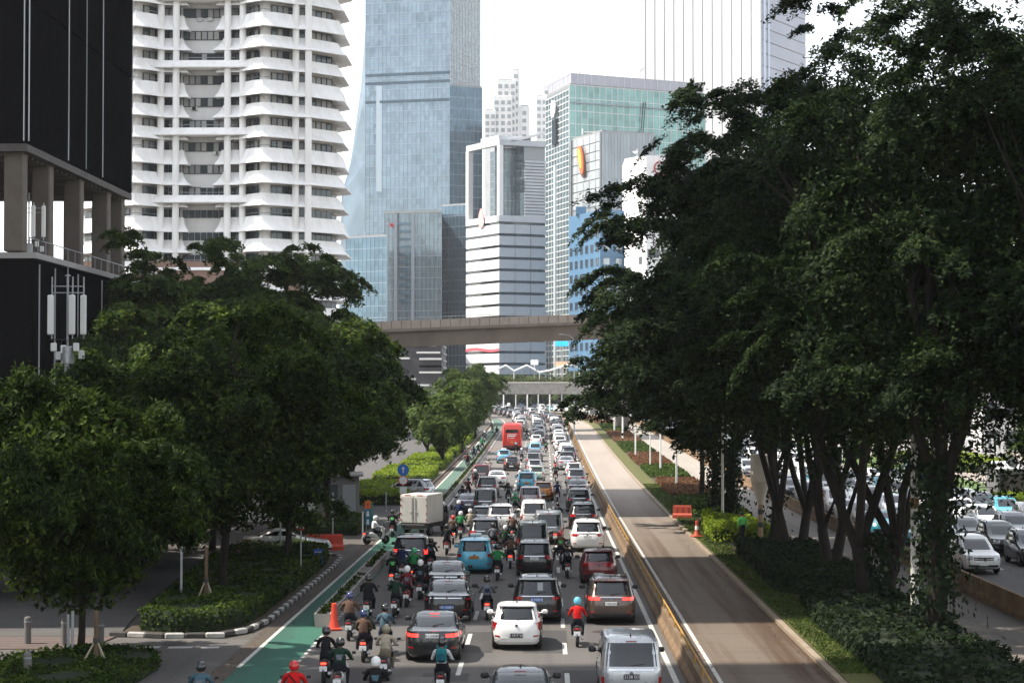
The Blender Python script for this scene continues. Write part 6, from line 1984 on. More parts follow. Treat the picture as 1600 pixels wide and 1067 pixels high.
def tree(label, u, Y, base_h, top_h, r, npads=110, per=190, pad=1.5, leaf=(.30, .13), lm=LF_DARK, seed=1, trunk_r=.22, shift=(0, 0), fork=None, flat=.22, ivy=0, stems=1, group=None, name='tree', bark=None, droop=0.0, low=-.55, cat='tree', spread=0.0):
    rng = np.random.default_rng(seed)
    p = Wp(u, Y)
    t = thing(name, label, cat, p, 0, group)
    cz = (base_h + top_h) / 2
    c = (shift[0], shift[1], cz)
    P, N, ctr = crown_points(rng, c, (r[0], r[1], (top_h - base_h) / 2), npads, per, pad, flat, low, .25, spread)
    if Y < 70 and u < 0:
        V, Q = leaves(P, N, leaf[0], leaf[1], rng, droop)
        V = V.reshape(-1, 4, 3)[:, [0, 1, 2, 0, 2, 3]].reshape(-1, 3); Q = np.arange(len(V)).reshape(-1, 3)
    else:
        V, Q = leaves3(P, N, leaf[0] * 1.12, leaf[1] * 1.25, rng, droop)
    nf = npads * (70 if spread else 40)                                  # filler leaves added inside the crown to block the sky
    di = rng.normal(size=(nf, 3)); di /= np.linalg.norm(di, axis=1, keepdims=True)
    Pi = np.array(c) + np.array([0, 0, -.10 * (top_h - base_h)]) + di * (rng.uniform(0, 1, nf) ** .4)[:, None] * (.86 if spread else .76) * np.array([r[0], r[1], (top_h - base_h) / 2])
    V2, Q2 = leaves3(Pi, rng.normal(size=(nf, 3)) + [0, 0, .5], leaf[0] * 1.3, leaf[0] * .72, rng)
    V = np.concatenate([V, V2]); Q = np.concatenate([Q, Q2 + len(V) - len(V2)])
    link('crown', np_mesh('crown', V, Q, lm), t)
    mb = MB()
    fork = fork or base_h * .62
    order = np.argsort(np.linalg.norm(ctr - np.array(c), axis=1))
    mains = [ctr[i] for i in order[npads // 4: npads // 4 + 7]]
    for s in range(stems):
        a = 2 * PI * s / max(1, stems) + rng.uniform(0, 1)
        b0 = Vector((.28 * math.cos(a) if stems > 1 else 0, .28 * math.sin(a) if stems > 1 else 0, -.15))
        lean = Vector((math.cos(a), math.sin(a), 0)) * (.75 if stems > 1 else .1) * fork * .3
        f = b0 + lean + Vector((0, 0, fork + .15))
        m = b0.lerp(f, .5) + Vector(rng.normal(0, .08, 3))
        mb.tube([b0 - Vector((0, 0, .1)), b0 + Vector((0, 0, .35)), m, f], [trunk_r * 1.5, trunk_r * 1.05, trunk_r * .9, trunk_r * .8], 9)
        sel = mains if stems == 1 else [mains[i] for i in range(len(mains)) if i % stems == s]
        for q in sel:
            pts = limb(mb, f - Vector((0, 0, .15)), q, trunk_r * .62, trunk_r * .22, rng, .08, 7, 5)
            near = np.argsort(np.linalg.norm(ctr - np.array(q), axis=1))[1:6]
            for j in near:
                limb(mb, pts[int(rng.integers(2, 5))], ctr[j], trunk_r * .22, .02, rng, .06, 5, 3)
    tr = mb.build('trunk', bark or M_BARK, t, True)
    if ivy:
        n = ivy
        h = rng.uniform(0, 1, n) ** .8 * fork * 1.25; a = rng.uniform(0, 2 * PI, n); rr = trunk_r * 1.3 + np.abs(rng.normal(0, .36, n)) * (1.25 - .6 * h / (fork * 1.25)) * (1 + .45 * np.sin(3 * a + h * 1.3))
        P = np.stack([rr * np.cos(a), rr * np.sin(a), h], 1)
        N = np.stack([np.cos(a), np.sin(a), np.full(n, .35)], 1) + rng.normal(0, .35, (n, 3))
        V, Q = leaves(P, N, .24, .17, rng, .8)
        link('climbing_ivy', np_mesh('climbing_ivy', V, Q, LF_IVY), t)
    return t

G_R, G_L, G_F = 'street trees on the median', 'street trees on the left', 'trees farther along the avenue'
# right-hand median trees
def RT(px, py): return G(px, py)
tree('nearest tall spreading tree with thick ivy covered trunk at the right edge', 13.4, 68.5, 5.0, 25.7, (7.13, 5.62), 445, 438, 1.35, (0.226, 0.099), LF_DARK, 11, .34, (1.2, 1.0), 5.0, .2, 1500, 1, G_R, low=-.93, spread=1.0)
tree('tall spreading tree with twin stems just behind the white light pole', 13.2, 79, 5.2, 25.8, (6.91, 5.62), 445, 421, 1.4, (0.235, 0.104), LF_DARK, 12, 0.31, (-.6, 1), 2.4, .2, 700, 2, G_R, low=-.93, spread=1.0)
tree('tall tree forking into a wide V above the dark hedge', 13.2, 92, 5.7, 25.6, (7.13, 5.83), 426, 403, 1.45, (0.243, 0.108), LF_DARK, 13, 0.29, (-.6, 0), 2.4, .2, 0, 2, G_R, low=-.93, spread=1.0)
tree('tree with crossing stems between the V forked tree and the siren post', 13.0, 104, 6.2, 25.4, (7.13, 5.62), 325, 297, 1.5, (0.315, 0.144), LF_DARK, 14, 0.29, (-.8, 0), 2.4, .2, 0, 2, G_R, low=-.93, spread=1.0)
tree('tree directly beside the cream siren post', 13.0, 113, 5.4, 24.8, (6.91, 5.62), 310, 283, 1.5, (0.325, 0.149), LF_DARK, 15, .28, (-1.6, 0), 4.0, .2, 300, 1, G_R, low=-.93, spread=1.0)
tree('broad tree with ivy curtain leaning over the busway', 11.6, 125, 5.9, 18.0, (7.78, 6.48), 325, 283, 1.6, (0.347, 0.155), LF_DARK, 16, .34, (-1.6, 1), 4.4, .2, 1600, 1, G_R, low=-.93, spread=1.0)
tree('tree behind the ivy curtain tree, lower crown over the busway', 11.9, 140, 6.9, 15.8, (7.34, 6.48), 263, 256, 1.6, (0.357, 0.166), LF_DARK, 17, .26, (-1.2, 0), 4.2, .2, 900, 1, G_R, low=-.93, spread=1.0)
tree('farthest median tree, its low boughs beside the flag', 12.4, 158, 7.2, 12.6, (4.2, 5.0), 186, 229, 1.5, (0.378, 0.177), LF_DARK, 18, .22, (-.6, 0), 4.2, .2, 0, 1, G_R, low=-.93, spread=1.0)
tree('crown that fills the top right corner above the nearest ivy tree', 18.6, 66, 5.5, 24.7, (5.83, 5.62), 345, 351, 1.4, (0.232, 0.105), LF_DARK, 19, .3, (0, 0), 4, .2, 0, 1, G_R, low=-.93, spread=1.0)
# left-hand street trees
tree('nearest low tree with drooping pointed leaves in the corner bed', -14.9, 64, 1.2, 10.2, (4.06, 3.54), 195, 353, .95, (0.270, 0.085), LF_LEFT, 21, .13, (-.3, 0), 1.9, .45, 0, 1, G_L, droop=.5, low=-.9)
tree('dark trunked tree standing in the hedge island behind the tripod stake', -13.0, 81, 2.7, 11.7, (5.41, 4.58), 247, 314, 1.15, (0.282, 0.107), LF_LEFT, 22, .20, (.3, .5), 2.8, .4, 0, 1, G_L, droop=.35, low=-.9)
tree('tree in the far half of the hedge island', -12.9, 100, 3.4, 13.1, (4.49, 4.78), 221, 300, 1.2, (0.299, 0.117), LF_MID, 23, .18, (0, 0), 2.8, .4, 0, 1, G_L, droop=.3, low=-.9)
tree('slender young tree beside the speed limit sign', -12.0, 93, 3.2, 9.5, (2.81, 3.12), 104, 254, 1.0, (0.282, 0.117), LF_LEFT, 24, .09, (0, 0), 2.6, .35, 0, 1, G_L, droop=.3, low=-.9)
tree('sunlit tree beyond the side road behind the red barriers', -13.6, 124, 3.2, 12.9, (3.6, 4.99), 221, 250, 1.3, (0.380, 0.156), LF_MID, 25, .22, (0, 0), 2.8, .35, 0, 1, G_L, droop=.2, low=-.9)
tree('tall drooping tree leaning over the round blue sign', -14.2, 146, 3.0, 12.8, (2.6, 4.0), 234, 250, 1.35, (0.410, 0.169), LF_LEFT, 26, .25, (.2, 0), 2.8, .4, 0, 1, G_L, droop=.7, low=-.9)
tree('tall spreading tree behind, under the right edge of the white tower', -20.4, 163, 3.3, 20.8, (4.68, 5.41), 331, 250, 1.6, (0.440, 0.208), LF_OLIVE, 27, .3, (0, 0), 5, .2, 0, 1, G_L, low=-.9)
tree('tall spreading tree in front of the middle of the white tower', -24.2, 160, 3.3, 22.2, (5.82, 5.82), 331, 250, 1.6, (0.440, 0.208), LF_OLIVE, 28, .3, (0, 0), 5, .2, 0, 1, G_L, low=-.9)
tree('spreading tree in front of the left part of the white tower', -29.0, 158, 3.3, 21.4, (5.62, 5.62), 312, 250, 1.6, (0.440, 0.208), LF_OLIVE, 29, .3, (0, 0), 5, .2, 0, 1, G_L, low=-.9)
tree('tree between the black podium and the white tower', -32.4, 150, 2.3, 19.8, (4.37, 4.58), 253, 237, 1.5, (0.410, 0.195), LF_OLIVE, 30, .28, (.8, 0), 5, .2, 0, 1, G_L, low=-.9)
tree('rounded tree in front of the black podium beside the antenna', -22.6, 118, 2.3, 13.7, (5.20, 5.20), 208, 250, 1.4, (0.410, 0.195), LF_MID, 31, .24, (0, 0), 3.2, .3, 0, 1, G_L, low=-.9)
tree('low dense tree in front of the black podium corner', -26.5, 104, 0.6, 10.4, (5.20, 5.20), 195, 284, 1.3, (0.343, 0.160), LF_MID, 32, .22, (0, 0), 3, .35, 0, 1, G_L, low=-.9)
tree('dense tree behind the corner bed tree', -20.2, 88, 0.4, 9.9, (4.99, 4.58), 221, 284, 1.2, (0.299, 0.128), LF_LEFT, 33, .2, (0, 0), 2.6, .35, 0, 1, G_L, droop=.3, low=-.9)
tree('dense tree with bright crown top behind the hedge island', -18.0, 108, 2.5, 12.3, (4.78, 4.78), 208, 250, 1.25, (0.380, 0.169), LF_MID, 34, .2, (0, 0), 3.0, .3, 0, 1, G_L, droop=.2, low=-.9)
tree('dark low tree filling the left edge under the antenna', -25.0, 84, 0.4, 8.1, (4.78, 4.58), 182, 270, 1.2, (0.282, 0.128), LF_LEFT, 35, .2, (0, 0), 1.6, .4, 0, 1, G_L, droop=.3, low=-.9)
tree('dark bushy tree filling the gap behind the stake in the island', -19.6, 97, 0.6, 8.6, (4.40, 4.20), 150, 216, 1.25, (0.299, 0.123), LF_LEFT, 36, .2, (0, 0), 2.2, .35, 0, 1, G_L, low=-.9)
tree('dark bushy tree behind the plaza at the left edge', -27.5, 98, 0.4, 9.0, (5.00, 4.60), 150, 216, 1.3, (0.317, 0.131), LF_LEFT, 37, .2, (0, 0), 2.2, .35, 0, 1, G_L, low=-.9)
tree('shaded tree over the boundary wall past the side road', -20.0, 128, 2.3, 12.0, (5.00, 4.60), 150, 180, 1.4, (0.380, 0.160), LF_MID, 38, .22, (0, 0), 2.6, .35, 0, 1, G_L, low=-.9)
# farther trees along the left kerb
for k, (px, Y, b, tp, r, lm, lab) in enumerate(((692, 212, 2.0, 8.4, 3.3, LF_FAR, 'small spreading tree by the second speed sign'), (722, 252, 2.0, 10.4, 3.9, LF_FAR, 'sunlit spreading tree left of the red coach'), (742, 300, 2.2, 11.2, 3.9, LF_FAR, 'tree overhanging the far end of the green lane'),
                                               (712, 330, 2.5, 11.5, 4.0, LF_FAR, 'taller tree behind the sunlit spreading tree'), (756, 372, 3, 11.6, 3.6, LF_FAR, 'dark tree at the left end of the low overpass'), (668, 236, 2.0, 8.2, 3.2, LF_FAR, 'tree in front of the dark striped block'), (775, 440, 2, 9, 5, LF_FAR, 'hazy tree just under the low overpass'))):
    tree(lab, (px - 850) / F * Y, Y, b, tp, (r, r), 90, 130, 1.4, (.48, .22), lm, 50 + k, .2, (0, 0), None, .3, 0, 1, G_F)
# trees beyond the crossing, seen under the low overpass
for k, (px, Y) in enumerate(((770, 597), (800, 604), (826, 608), (856, 606), (884, 604), (905, 600), (935, 585), (965, 560), (1000, 520), (1040, 500))):
    tree(('dim tree %s seen under the low overpass' % ('far left', 'behind the left flagpole', 'behind the white globe', 'behind the middle flagpole', 'left of the cream building', 'right of the cream building', '', '', '', '')[k]) if k < 6 else ('hazy tree by the flagpoles on the bend', 'hazy tree right of the bend', 'hazy tree behind the flag', 'hazy tree above the opposite queue')[k - 6],
         (px - 850) / F * Y - cx(Y), Y, .8, 9.5 + (k % 3) * 1.2, (5.2, 4), 90, 110, 1.8, (.8, .38), LF_FAR, 70 + k, .25, (0, 0), None, .3, 0, 1, G_F)
# roadside trees beyond the opposite road
for k, (u, Y, h) in enumerate(((38, 150, 9), (37.5, 215, 8), (39, 262, 9), (36.5, 300, 10), (36, 340, 10), (36, 385, 11))):
    tree(('clipped tree beside the grey kiosk', 'small tree by the pale forecourt', 'tree at the edge of the pale forecourt', 'tree across the opposite queue near the flag', 'tree across the opposite queue far up', 'last tree across the opposite queue')[k], u, Y, 2.6, h, (3.6, 3.6), 70, 130, 1.3, (.45, .2), LF_FAR, 90 + k, .16, (0, 0), None, .3, 0, 1, 'trees beyond the opposite road')

# ------------------------------------------------------------------ hedges and beds
def inside(poly, x, y):
    c = False; n = len(poly)
    for i in range(n):
        (x1, y1), (x2, y2) = poly[i], poly[i - 1]
        if (y1 > y) != (y2 > y) and x < (x2 - x1) * (y - y1) / (y2 - y1) + x1: c = not c
    return c
def hedge(name, label, poly, h, n, lm, seed, leaf=(.16, .09), core=None, group=None, wob=.08, cat='hedge', z0=.08):
    rng = np.random.default_rng(seed)
    t = thing(name, label, cat, (0, 0, 0), 0, group)
    P0 = Vector((sum(p[0] for p in poly) / len(poly), sum(p[1] for p in poly) / len(poly), 0))
    def sh(k): return [P0 + (Vector((p[0], p[1], 0)) - P0) * k for p in poly]
    mb = MB()
    zz = lambda p: zt(p.y)
    mb.loft([[Vector((p.x + cx(p.y), p.y, zz(p) + z)) for p in sh(k)] for k, z in ((1.0, z0 - .1), (1.0, h * .75), (.97, h * .92))])
    mb.build('core', core or noisy('hedge_core', (.008, .014, .005), (.018, .03, .010), 2, .95), t)
    xs = [p[0] for p in poly]; ys = [p[1] for p in poly]
    pts = []
    per = [(Vector((*poly[i], 0)), Vector((*poly[(i + 1) % len(poly)], 0))) for i in range(len(poly))]
    tot = sum((b - a).length for a, b in per)
    area = abs(sum(poly[i - 1][0] * poly[i][1] - poly[i][0] * poly[i - 1][1] for i in range(len(poly)))) / 2
    ntop = int(n * area / (area + tot * h)); nside = n - ntop
    P = []; N = []
    while len(P) < ntop:
        x, y = rng.uniform(min(xs), max(xs)), rng.uniform(min(ys), max(ys))
        if inside(poly, x, y):
            b = wob * (math.sin(x * 2.1 + y * .7) + math.sin(y * 1.7 - x)) + rng.normal(0, wob * .5)
            P.append((x + cx(y), y, zt(y) + h + b)); N.append((0, 0, 1))
    for a, b in per:
        d = (b - a).normalized(); nn = (d.y, -d.x, .35)
        if (Vector((nn[0], nn[1], 0))).dot((a + b) / 2 - P0) < 0: nn = (-nn[0], -nn[1], .35)
        for _ in range(int(nside * (b - a).length / tot)):
            q = a.lerp(b, rng.uniform(0, 1)); o = rng.normal(.0, .06)
            P.append((q.x + nn[0] * o + cx(q.y), q.y + nn[1] * o, zt(q.y) + z0 + rng.uniform(0, 1) ** .8 * h)); N.append(nn)
    P = np.array(P); N = np.array(N) + rng.normal(0, .5, (len(P), 3))
    V, Q = leaves(P, N, leaf[0], leaf[1], rng)
    link('foliage', np_mesh('foliage', V, Q, lm), t)
    return t
inset = [(-14.3, 70.7), (-12.9, 70.1), (-11.7, 70.5), (-11.0, 72.2), (-10.75, 75), (-10.7, 88), (-10.75, 97), (-11.1, 102), (-12.2, 104.0), (-14.6, 103.6), (-15.8, 102), (-15.9, 95), (-15.3, 86), (-14.6, 77)]
hedge('hedge', 'long clipped dark green hedge filling the kerbed island', inset, .78, 26000, LF_MID, 1, (.17, .09))
hedge('hedge', 'low green hedge bed with tripod stake at the bottom left corner', [(-17.0, 55.5), (-12.1, 55.5), (-11.9, 61.5), (-12.6, 63.6), (-15.5, 63.8), (-16.8, 60)], .40, 9000, LF_MID, 2, (.15, .08))
hedge('hedge', 'low green hedge behind the red plastic barriers', [(-16.5, 121), (-11.2, 119.5), (-10.8, 126), (-12, 131), (-16.5, 133)], .6, 6000, LF_MID, 3, (.2, .11))
for k, (y0, y1, w, lab) in enumerate(((150, 172, -15.5, 'bright green clipped hedge nearest past the round blue sign'), (180, 200, -15.5, 'second bright green hedge along the green lane'), (206, 232, -14.8, 'third bright green hedge along the green lane'), (240, 268, -14, 'fourth green hedge beside the far green lane'), (278, 312, -13.5, 'farthest green hedge by the orange marker post'))):
    hedge('hedge', lab, [(w, y0), (-10.6, y0), (-10.6, y1), (w, y1)], .95, 5200, LF_BRIGHT, 4 + k, (.28, .15), group='hedges along the green lane')
hedge('shrub_bed', 'yellow green shrub bed around the worker beside the busway', [(9.6, 113.5), (11.9, 112.5), (12.9, 114), (12.6, 128), (10.4, 130), (9.8, 122)], .85, 9000, LF_BRIGHT, 20, (.26, .13), wob=.16, cat='shrubs', z0=.12)
hedge('shrub_bed', 'dark clipped hedge block under the right trees', [(9.9, 84), (13.9, 84), (13.9, 105), (10.1, 105)], .85, 15000, LF_IVY, 21, (.2, .12), wob=.06, cat='hedge', z0=.12)
hedge('shrub_bed', 'rough dark shrubs at the foot of the nearest right tree', [(9.9, 44), (14.0, 44), (14.0, 83), (10.6, 83), (9.9, 74)], .55, 15000, LF_IVY, 22, (.24, .13), wob=.2, cat='shrubs', z0=.12)
for k, (y0, y1, lm, lab) in enumerate(((134, 158, LF_MID, 'green ground cover bed nearest past the yellow shrubs'), (161, 186, LF_RED, 'nearest russet planting bed beside the busway'), (190, 214, LF_MID, 'green bed between the two nearer russet beds'), (217, 246, LF_RED, 'middle russet planting bed beside the busway'), (250, 282, LF_MID, 'green bed beyond the middle russet bed'), (286, 330, LF_RED, 'third russet planting bed beside the busway'), (334, 372, LF_MID, 'green bed before the bend of the busway'), (376, 430, LF_RED, 'russet bed on the bend of the busway'))):
    hedge('planting_bed', lab, [(10.3, y0 + 2), (11.2, y0), (13.9, y0), (13.9, y1), (11.2, y1), (10.3, y1 - 2)], .42, 5000, lm, 30 + k, (.30, .16), noisy('bed_core_%d' % (lm is LF_RED), (.06, .03, .015) if lm is LF_RED else (.02, .035, .012), (.10, .05, .03) if lm is LF_RED else (.035, .055, .02), 2, .95), 'planting beds on the median', .05, 'flower bed', .12)
# mown strip beside the busway kerb
structure('verge', strip(MB(), 8.86, 10.2, 30, 420, 0.125), noisy('verge_grass', (.055, .055, .014), (.10, .105, .022), 1.6, .95, bump=.5))
rng = np.random.default_rng(9)
n = 16000
ys = 60 + 120 * rng.uniform(0, 1, n) ** 1.3
P = np.stack([rng.uniform(8.9, 10.4, n), ys, np.array([zt(y) for y in ys]) + .17], 1)
V, Q = leaves(P, np.stack([rng.normal(size=n), rng.normal(size=n), np.full(n, .3)], 1), .16, .035, rng)
o = link('grass', np_mesh('grass', V, Q, LF_OLIVE)); o['kind'] = 'stuff'
for k, (u, y0, y1, w) in enumerate(((33.6, 132, 150, 4.5), (33.6, 240, 270, 5), (41, 205, 235, 8))):
    hedge('hedge', ('clipped bright hedge beside the grey kiosk at the right edge', 'green hedge across the opposite queue', 'green lawn hedge on the pale forecourt')[k], [(u, y0), (u + w, y0), (u + w, y1), (u, y1)], 1.0, 5000, LF_BRIGHT, 44 + k, (.3, .16))
# ------------------------------------------------------------------ barriers
M_BARR = noisy('stained_barrier_concrete', (.115, .066, .032), (.20, .14, .085), .9, .9, bump=.2)
M_BARR2 = noisy('rust_stained_concrete', (.11, .058, .025), (.22, .145, .08), 1.0, .9, bump=.2)
M_YEL = noisy('faded_yellow_rail', (.26, .13, .022), (.38, .22, .05), 2.0, .7)
def barrier_meshes(L, h, key, mc, mr, rail=True):
    b = MB()
    prof = [(-.24, 0), (.24, 0), (.22, .16), (.10, .32), (.08, h), (-.08, h), (-.10, .32), (-.22, .16)]
    b.loft([[Vector((x, y, z)) for x, z in prof] for y in (-L / 2 + .02, L / 2 - .02)])
    body = b.mesh('barrier_block', mc)
    r = MB(); p = MB()
    r.tube([(0, -L / 2, h + .26), (0, L / 2, h + .26)], .035, 6)
    p.tube([(0, -L / 2 + .2, h - .05), (0, -L / 2 + .2, h + .26)], .03, 6)
    return body, r.mesh('rail', mr), p.mesh('rail_post', mr)
def run_barrier(u, Y0, Y1, L, h, key, mc, mr, label, group, rail=True):
    body, r, p = barrier_meshes(L, h, key, mc, mr)
    Y = Y0; first = None
    while Y < Y1:
        if first is None:
            t = thing('concrete_barrier', label, 'barrier', Wp(u, Y), heading(Y), group)
            link('barrier_block', body, t)
            if rail: link('rail', r, t); link('rail_post', p, t)
            first = t
        else:
            t = dup(first, Wp(u, Y), heading(Y) + random.uniform(-.006, .006), label, group)
        Y += L
run_barrier(4.42, 54, 430, 3.0, .62, 'a', M_BARR, M_YEL, 'stained concrete barrier block with yellow rail between the traffic and the busway', 'barrier blocks along the near busway')
run_barrier(18.2, 60, 420, 3.0, .82, 'b', M_BARR2, M_YEL, 'rust stained concrete barrier block between the far busway and the opposite queue', 'barrier blocks along the far busway', False)
run_barrier(33.6, 110, 130, 3.0, .70, 'c', M_BARR2, M_YEL, 'pale stained barrier block below the clipped hedge at the right edge', 'barrier blocks by the clipped hedge', False)

# planters between the green lane and the traffic
PB = MB(); PB.loft([[Vector((sx * w, sy * 1.0, z)) for sx, sy in ((-1, -1), (1, -1), (1, 1), (-1, 1))] for w, z in ((.27, 0), (.30, .5), (.24, .5), (.22, .36))], 0, True, True)
PBm = PB.mesh('planter', M_CONC)
rng = np.random.default_rng(2)
plm = []
for k in range(3):
    n = 60
    P = np.stack([rng.normal(0, .08, n), rng.uniform(-.5, .5, n), .42 + np.abs(rng.normal(0, .13, n))], 1)
    V, Q = leaves(P, rng.normal(size=(n, 3)) + [0, 0, .4], .18, .08, rng)
    plm.append(np_mesh('plant', V, Q, LF_MID))
def planter(Y, u=-8.1):
    t = thing('planter', 'concrete planter box in the row between the green lane and the traffic', 'planter', Wp(u, Y), heading(Y) + random.uniform(-.03, .03), 'planter boxes along the green lane')
    link('planter_box', PBm, t)
    if random.random() < .8: link('plant', random.choice(plm), t)
Y = 73.6
while Y < 102: planter(Y, -8.1 - (Y - 73) * .004); Y += 2.12
Y = 150
while Y < 330: planter(Y, -7.66); Y += 2.3 if Y < 260 else 4.6

# ------------------------------------------------------------------ cones and plastic barriers
M_ORANGE = mat('cone_orange', (.62, .05, .02), .5)
M_ORANGE_D = mat('dull_orange', (.40, .06, .03), .6)
M_WB = mat('white_band', (.75, .75, .72), .5)
def cone(px, py, label, h=.95, m=M_ORANGE, z=0, w=.62):
    u, Y = G(px, py)
    t = thing('traffic_cone', label, 'cone', Wp(u, Y, z), .2)
    MB().bbox((0, 0, .05), (w, w, .10), .03).build('base', m, t, 40)
    MB().lathe([(w * .40, .10), (.13, .34), (.10, h * .75), (.095, h), (.06, h + .02)], (0, 0, 0), 14).build('cone_body', m, t, 40)
    MB().lathe([(.124, .44), (.108, .66)], (0, 0, 0), 14).build('band', M_WB if m is M_ORANGE_D else m, t)
cone(522, 984, 'tall orange cone at the near end of the concrete planters', .95, w=.50)
cone(1089, 842, 'dull orange cone on the verge beside the yellow shrubs', .95, M_ORANGE_D, .12)
def water_barrier(px, py, rz, label, z=0, m=M_ORANGE, w=1.3):
    u, Y = G(px, py)
    t = thing('plastic_barrier', label, 'barrier', Wp(u, Y, z), rz, 'orange plastic road barriers')
    b = MB(); b.loft([[Vector((sx * w / 2 * k, sy * d, zz)) for sx, sy in ((-1, -1), (1, -1), (1, 1), (-1, 1))] for zz, d, k in ((0, .24, 1), (.22, .24, 1), (.34, .13, .97), (.80, .10, .93), (.86, .08, .90))])
    b.build('shell', m, t)
    for k in (-1, 1): MB().bbox((k * w * .22, -.235, .11), (.22, .03, .10), .01).build('foot_slot', M_ORANGE_D, t)
    for k in (-1, 0, 1): MB().bbox((k * w * .30, -.125, .58), (.05, .05, .36), .012).build('rib', m, t)
water_barrier(518, 859, .15, 'red orange plastic barrier standing in the mouth of the side road')
water_barrier(489, 859, -.5, 'smaller tilted orange plastic barrier left of the broader red one', 0, M_ORANGE, .7)
water_barrier(1066, 812, -.12, 'dull red plastic barrier on the verge by the yellow shrubs', .12, M_ORANGE_D)
for px, py, lab in ((694, 712, 'orange marker post by the far green hedge'),):
    u, Y = G(px, py)
    t = thing('marker_post', lab, 'post', Wp(u, Y, .06)); MB().lathe([(.28, 0), (.28, .1), (.14, .15), (.12, 1.4), (.05, 1.45)], (0, 0, 0), 12).build('post', M_ORANGE, t); MB().lathe([(.13, .7), (.13, 1.0)], (0, 0, 0), 12).build('band', M_WB, t)

# ------------------------------------------------------------------ poles, lamps, flags
M_POLEW = noisy('pale_pole_paint', (.42, .40, .38), (.55, .53, .50), 3, .6)
M_GALV = noisy('galvanised_steel', (.30, .31, .32), (.40, .41, .42), 4, .45, metal=.5)
def light_pole(u, Y, h, label, arm=-2.2, m=None, r=.12, group=None, band=False):
    t = thing('street_light', label, 'street light', Wp(u, Y, .1), 0, group)
    MB().tube([(0, 0, -.1), (0, 0, h * .5), (0, 0, h)], [r, r * .85, r * .6], 12).build('pole', m or M_POLEW, t, True)
    MB().lathe([(r * 1.7, 0), (r * 1.7, .25), (r * 1.1, .35)], (0, 0, -.05), 12).build('base', m or M_POLEW, t, True)
    MB().tube([(0, 0, h - .2), (arm * .4, 0, h + .5), (arm, 0, h + .65)], [.05, .045, .04], 8).build('arm', m or M_POLEW, t, True)
    MB().bbox((arm - .3, 0, h + .66), (.75, .26, .12), .05).build('lamp_head', M_GALV, t, 40)
    if band: MB().lathe([(r * 1.0, 0), (r * 1.15, .03), (r * 1.15, .35), (r * 1.0, .38)], (0, 0, h * .42), 12).build('band', mat('rust_band', (.16, .08, .02), .8), t)
light_pole(13.6, 73.5, 10.0, 'thick pale light pole in front of the nearest ivy covered tree', 2.2, None, .16, band=True)
u, Y = G(1113, 850)
light_pole(10.9, 122, 9.0, 'thin pale pole standing in front of the ivy curtain tree', 1.8, None, .09)
M_FLAGW = mat('white_pole', (.68, .68, .66), .4)
for k, (px, py, top, lab) in enumerate(((1057, 764, 640, 'nearest white banner pole at the end of the russet bed'), (1032, 737, 636, 'white pole just left of the flag'), (993, 716, 636, 'white pole by the middle russet bed'), (973, 690, 622, 'white pole over the third russet bed'), (960, 676, 612, 'white pole left of the third russet bed'), (942, 664, 606, 'striped white pole near the bend'), (921, 658, 606, 'tallest striped pole on the bend'))):
    u, Y = G(px, py)
    z = at(px, top, Y).z
    t = thing('flagpole', lab, 'flagpole', Wp(u, Y, .1), 0, 'flagpoles along the median')
    h = z - zt(Y)
    MB().tube([(0, 0, -.1), (0, 0, h)], [.10 if k < 3 else .14, .07 if k < 3 else .10], 8).build('pole', M_FLAGW, t, True)
    MB().lathe([(.22, 0), (.22, .18), (.12, .22)], (0, 0, -.05), 10).build('base', M_GALV, t, True)
    MB().lathe([(.03, 0), (.12, .08), (.12, .16), (.03, .24)], (0, 0, h), 10).build('finial', M_FLAGW, t, True)
    if k % 2 == 0: MB().tube([(0, 0, h * .75), (.6, 0, h * .75)], .03, 6).build('banner_arm', M_FLAGW, t, True)
u, Y = G(1016, 732)
zf_ = at(1016, 627, Y).z - zt(Y)
t = thing('flagpole', 'flagpole flying the red and white flag over the median', 'flagpole', Wp(u, Y, .1), 0, 'flagpoles along the median')
MB().tube([(0, 0, -.1), (0, 0, zf_ + .2)], [.08, .05], 8).build('pole', M_FLAGW, t, True)
for k, (nm, c) in enumerate((('red_band', (.62, .02, .03)), ('white_band', (.78, .78, .77)))):
    def fl(a, b, k=k):
        return Vector((.05 + 1.25 * a, .22 * math.sin(a * 5 + b), zf_ - .10 - .52 * (k + b) - .55 * a - .12 * math.sin(a * 4)))
    MB().patch(fl, 10, 4, (0, .03, 0)).build(nm, mat('flag_' + nm, c, .8), t, True)
MB().lathe([(.02, 0), (.08, .06), (.08, .12), (.02, .18)], (0, 0, zf_ + .2), 10).build('finial', M_FLAGW, t, True)
# slender poles under the low overpass
for k, px in enumerate((787, 824, 859, 806, 841)):
    Yp = 462 if k < 3 else 560
    q = XY(px, Yp)
    t = thing('flagpole', ('white pole under the left end of the low overpass', 'white pole in the middle under the low overpass', 'white pole under the right half of the low overpass', 'faint pole behind the left white pole', 'faint pole behind the middle white pole')[k], 'flagpole', (q.x, Yp, zt(Yp)), 0, 'flagpoles under the low overpass')
    h = ZZ(618, Yp) - zt(Yp)
    MB().tube([(0, 0, 0), (0, 0, h)], .16 if k < 3 else .12, 8).build('pole', M_FLAGW, t, True)
    MB().lathe([(.35, 0), (.35, .2), (.15, .3)], (0, 0, 0), 10).build('base', M_GALV, t)
    MB().lathe([(.03, 0), (.2, .12), (.03, .25)], (0, 0, h), 10).build('finial', M_FLAGW, t)
q = XY(897, 300)
light_pole(q.x, 300, at(897, 524, 300).z - zt(300) - .6, 'tall grey street light right of the low overpass canopy', -1.6, M_GALV, .12)
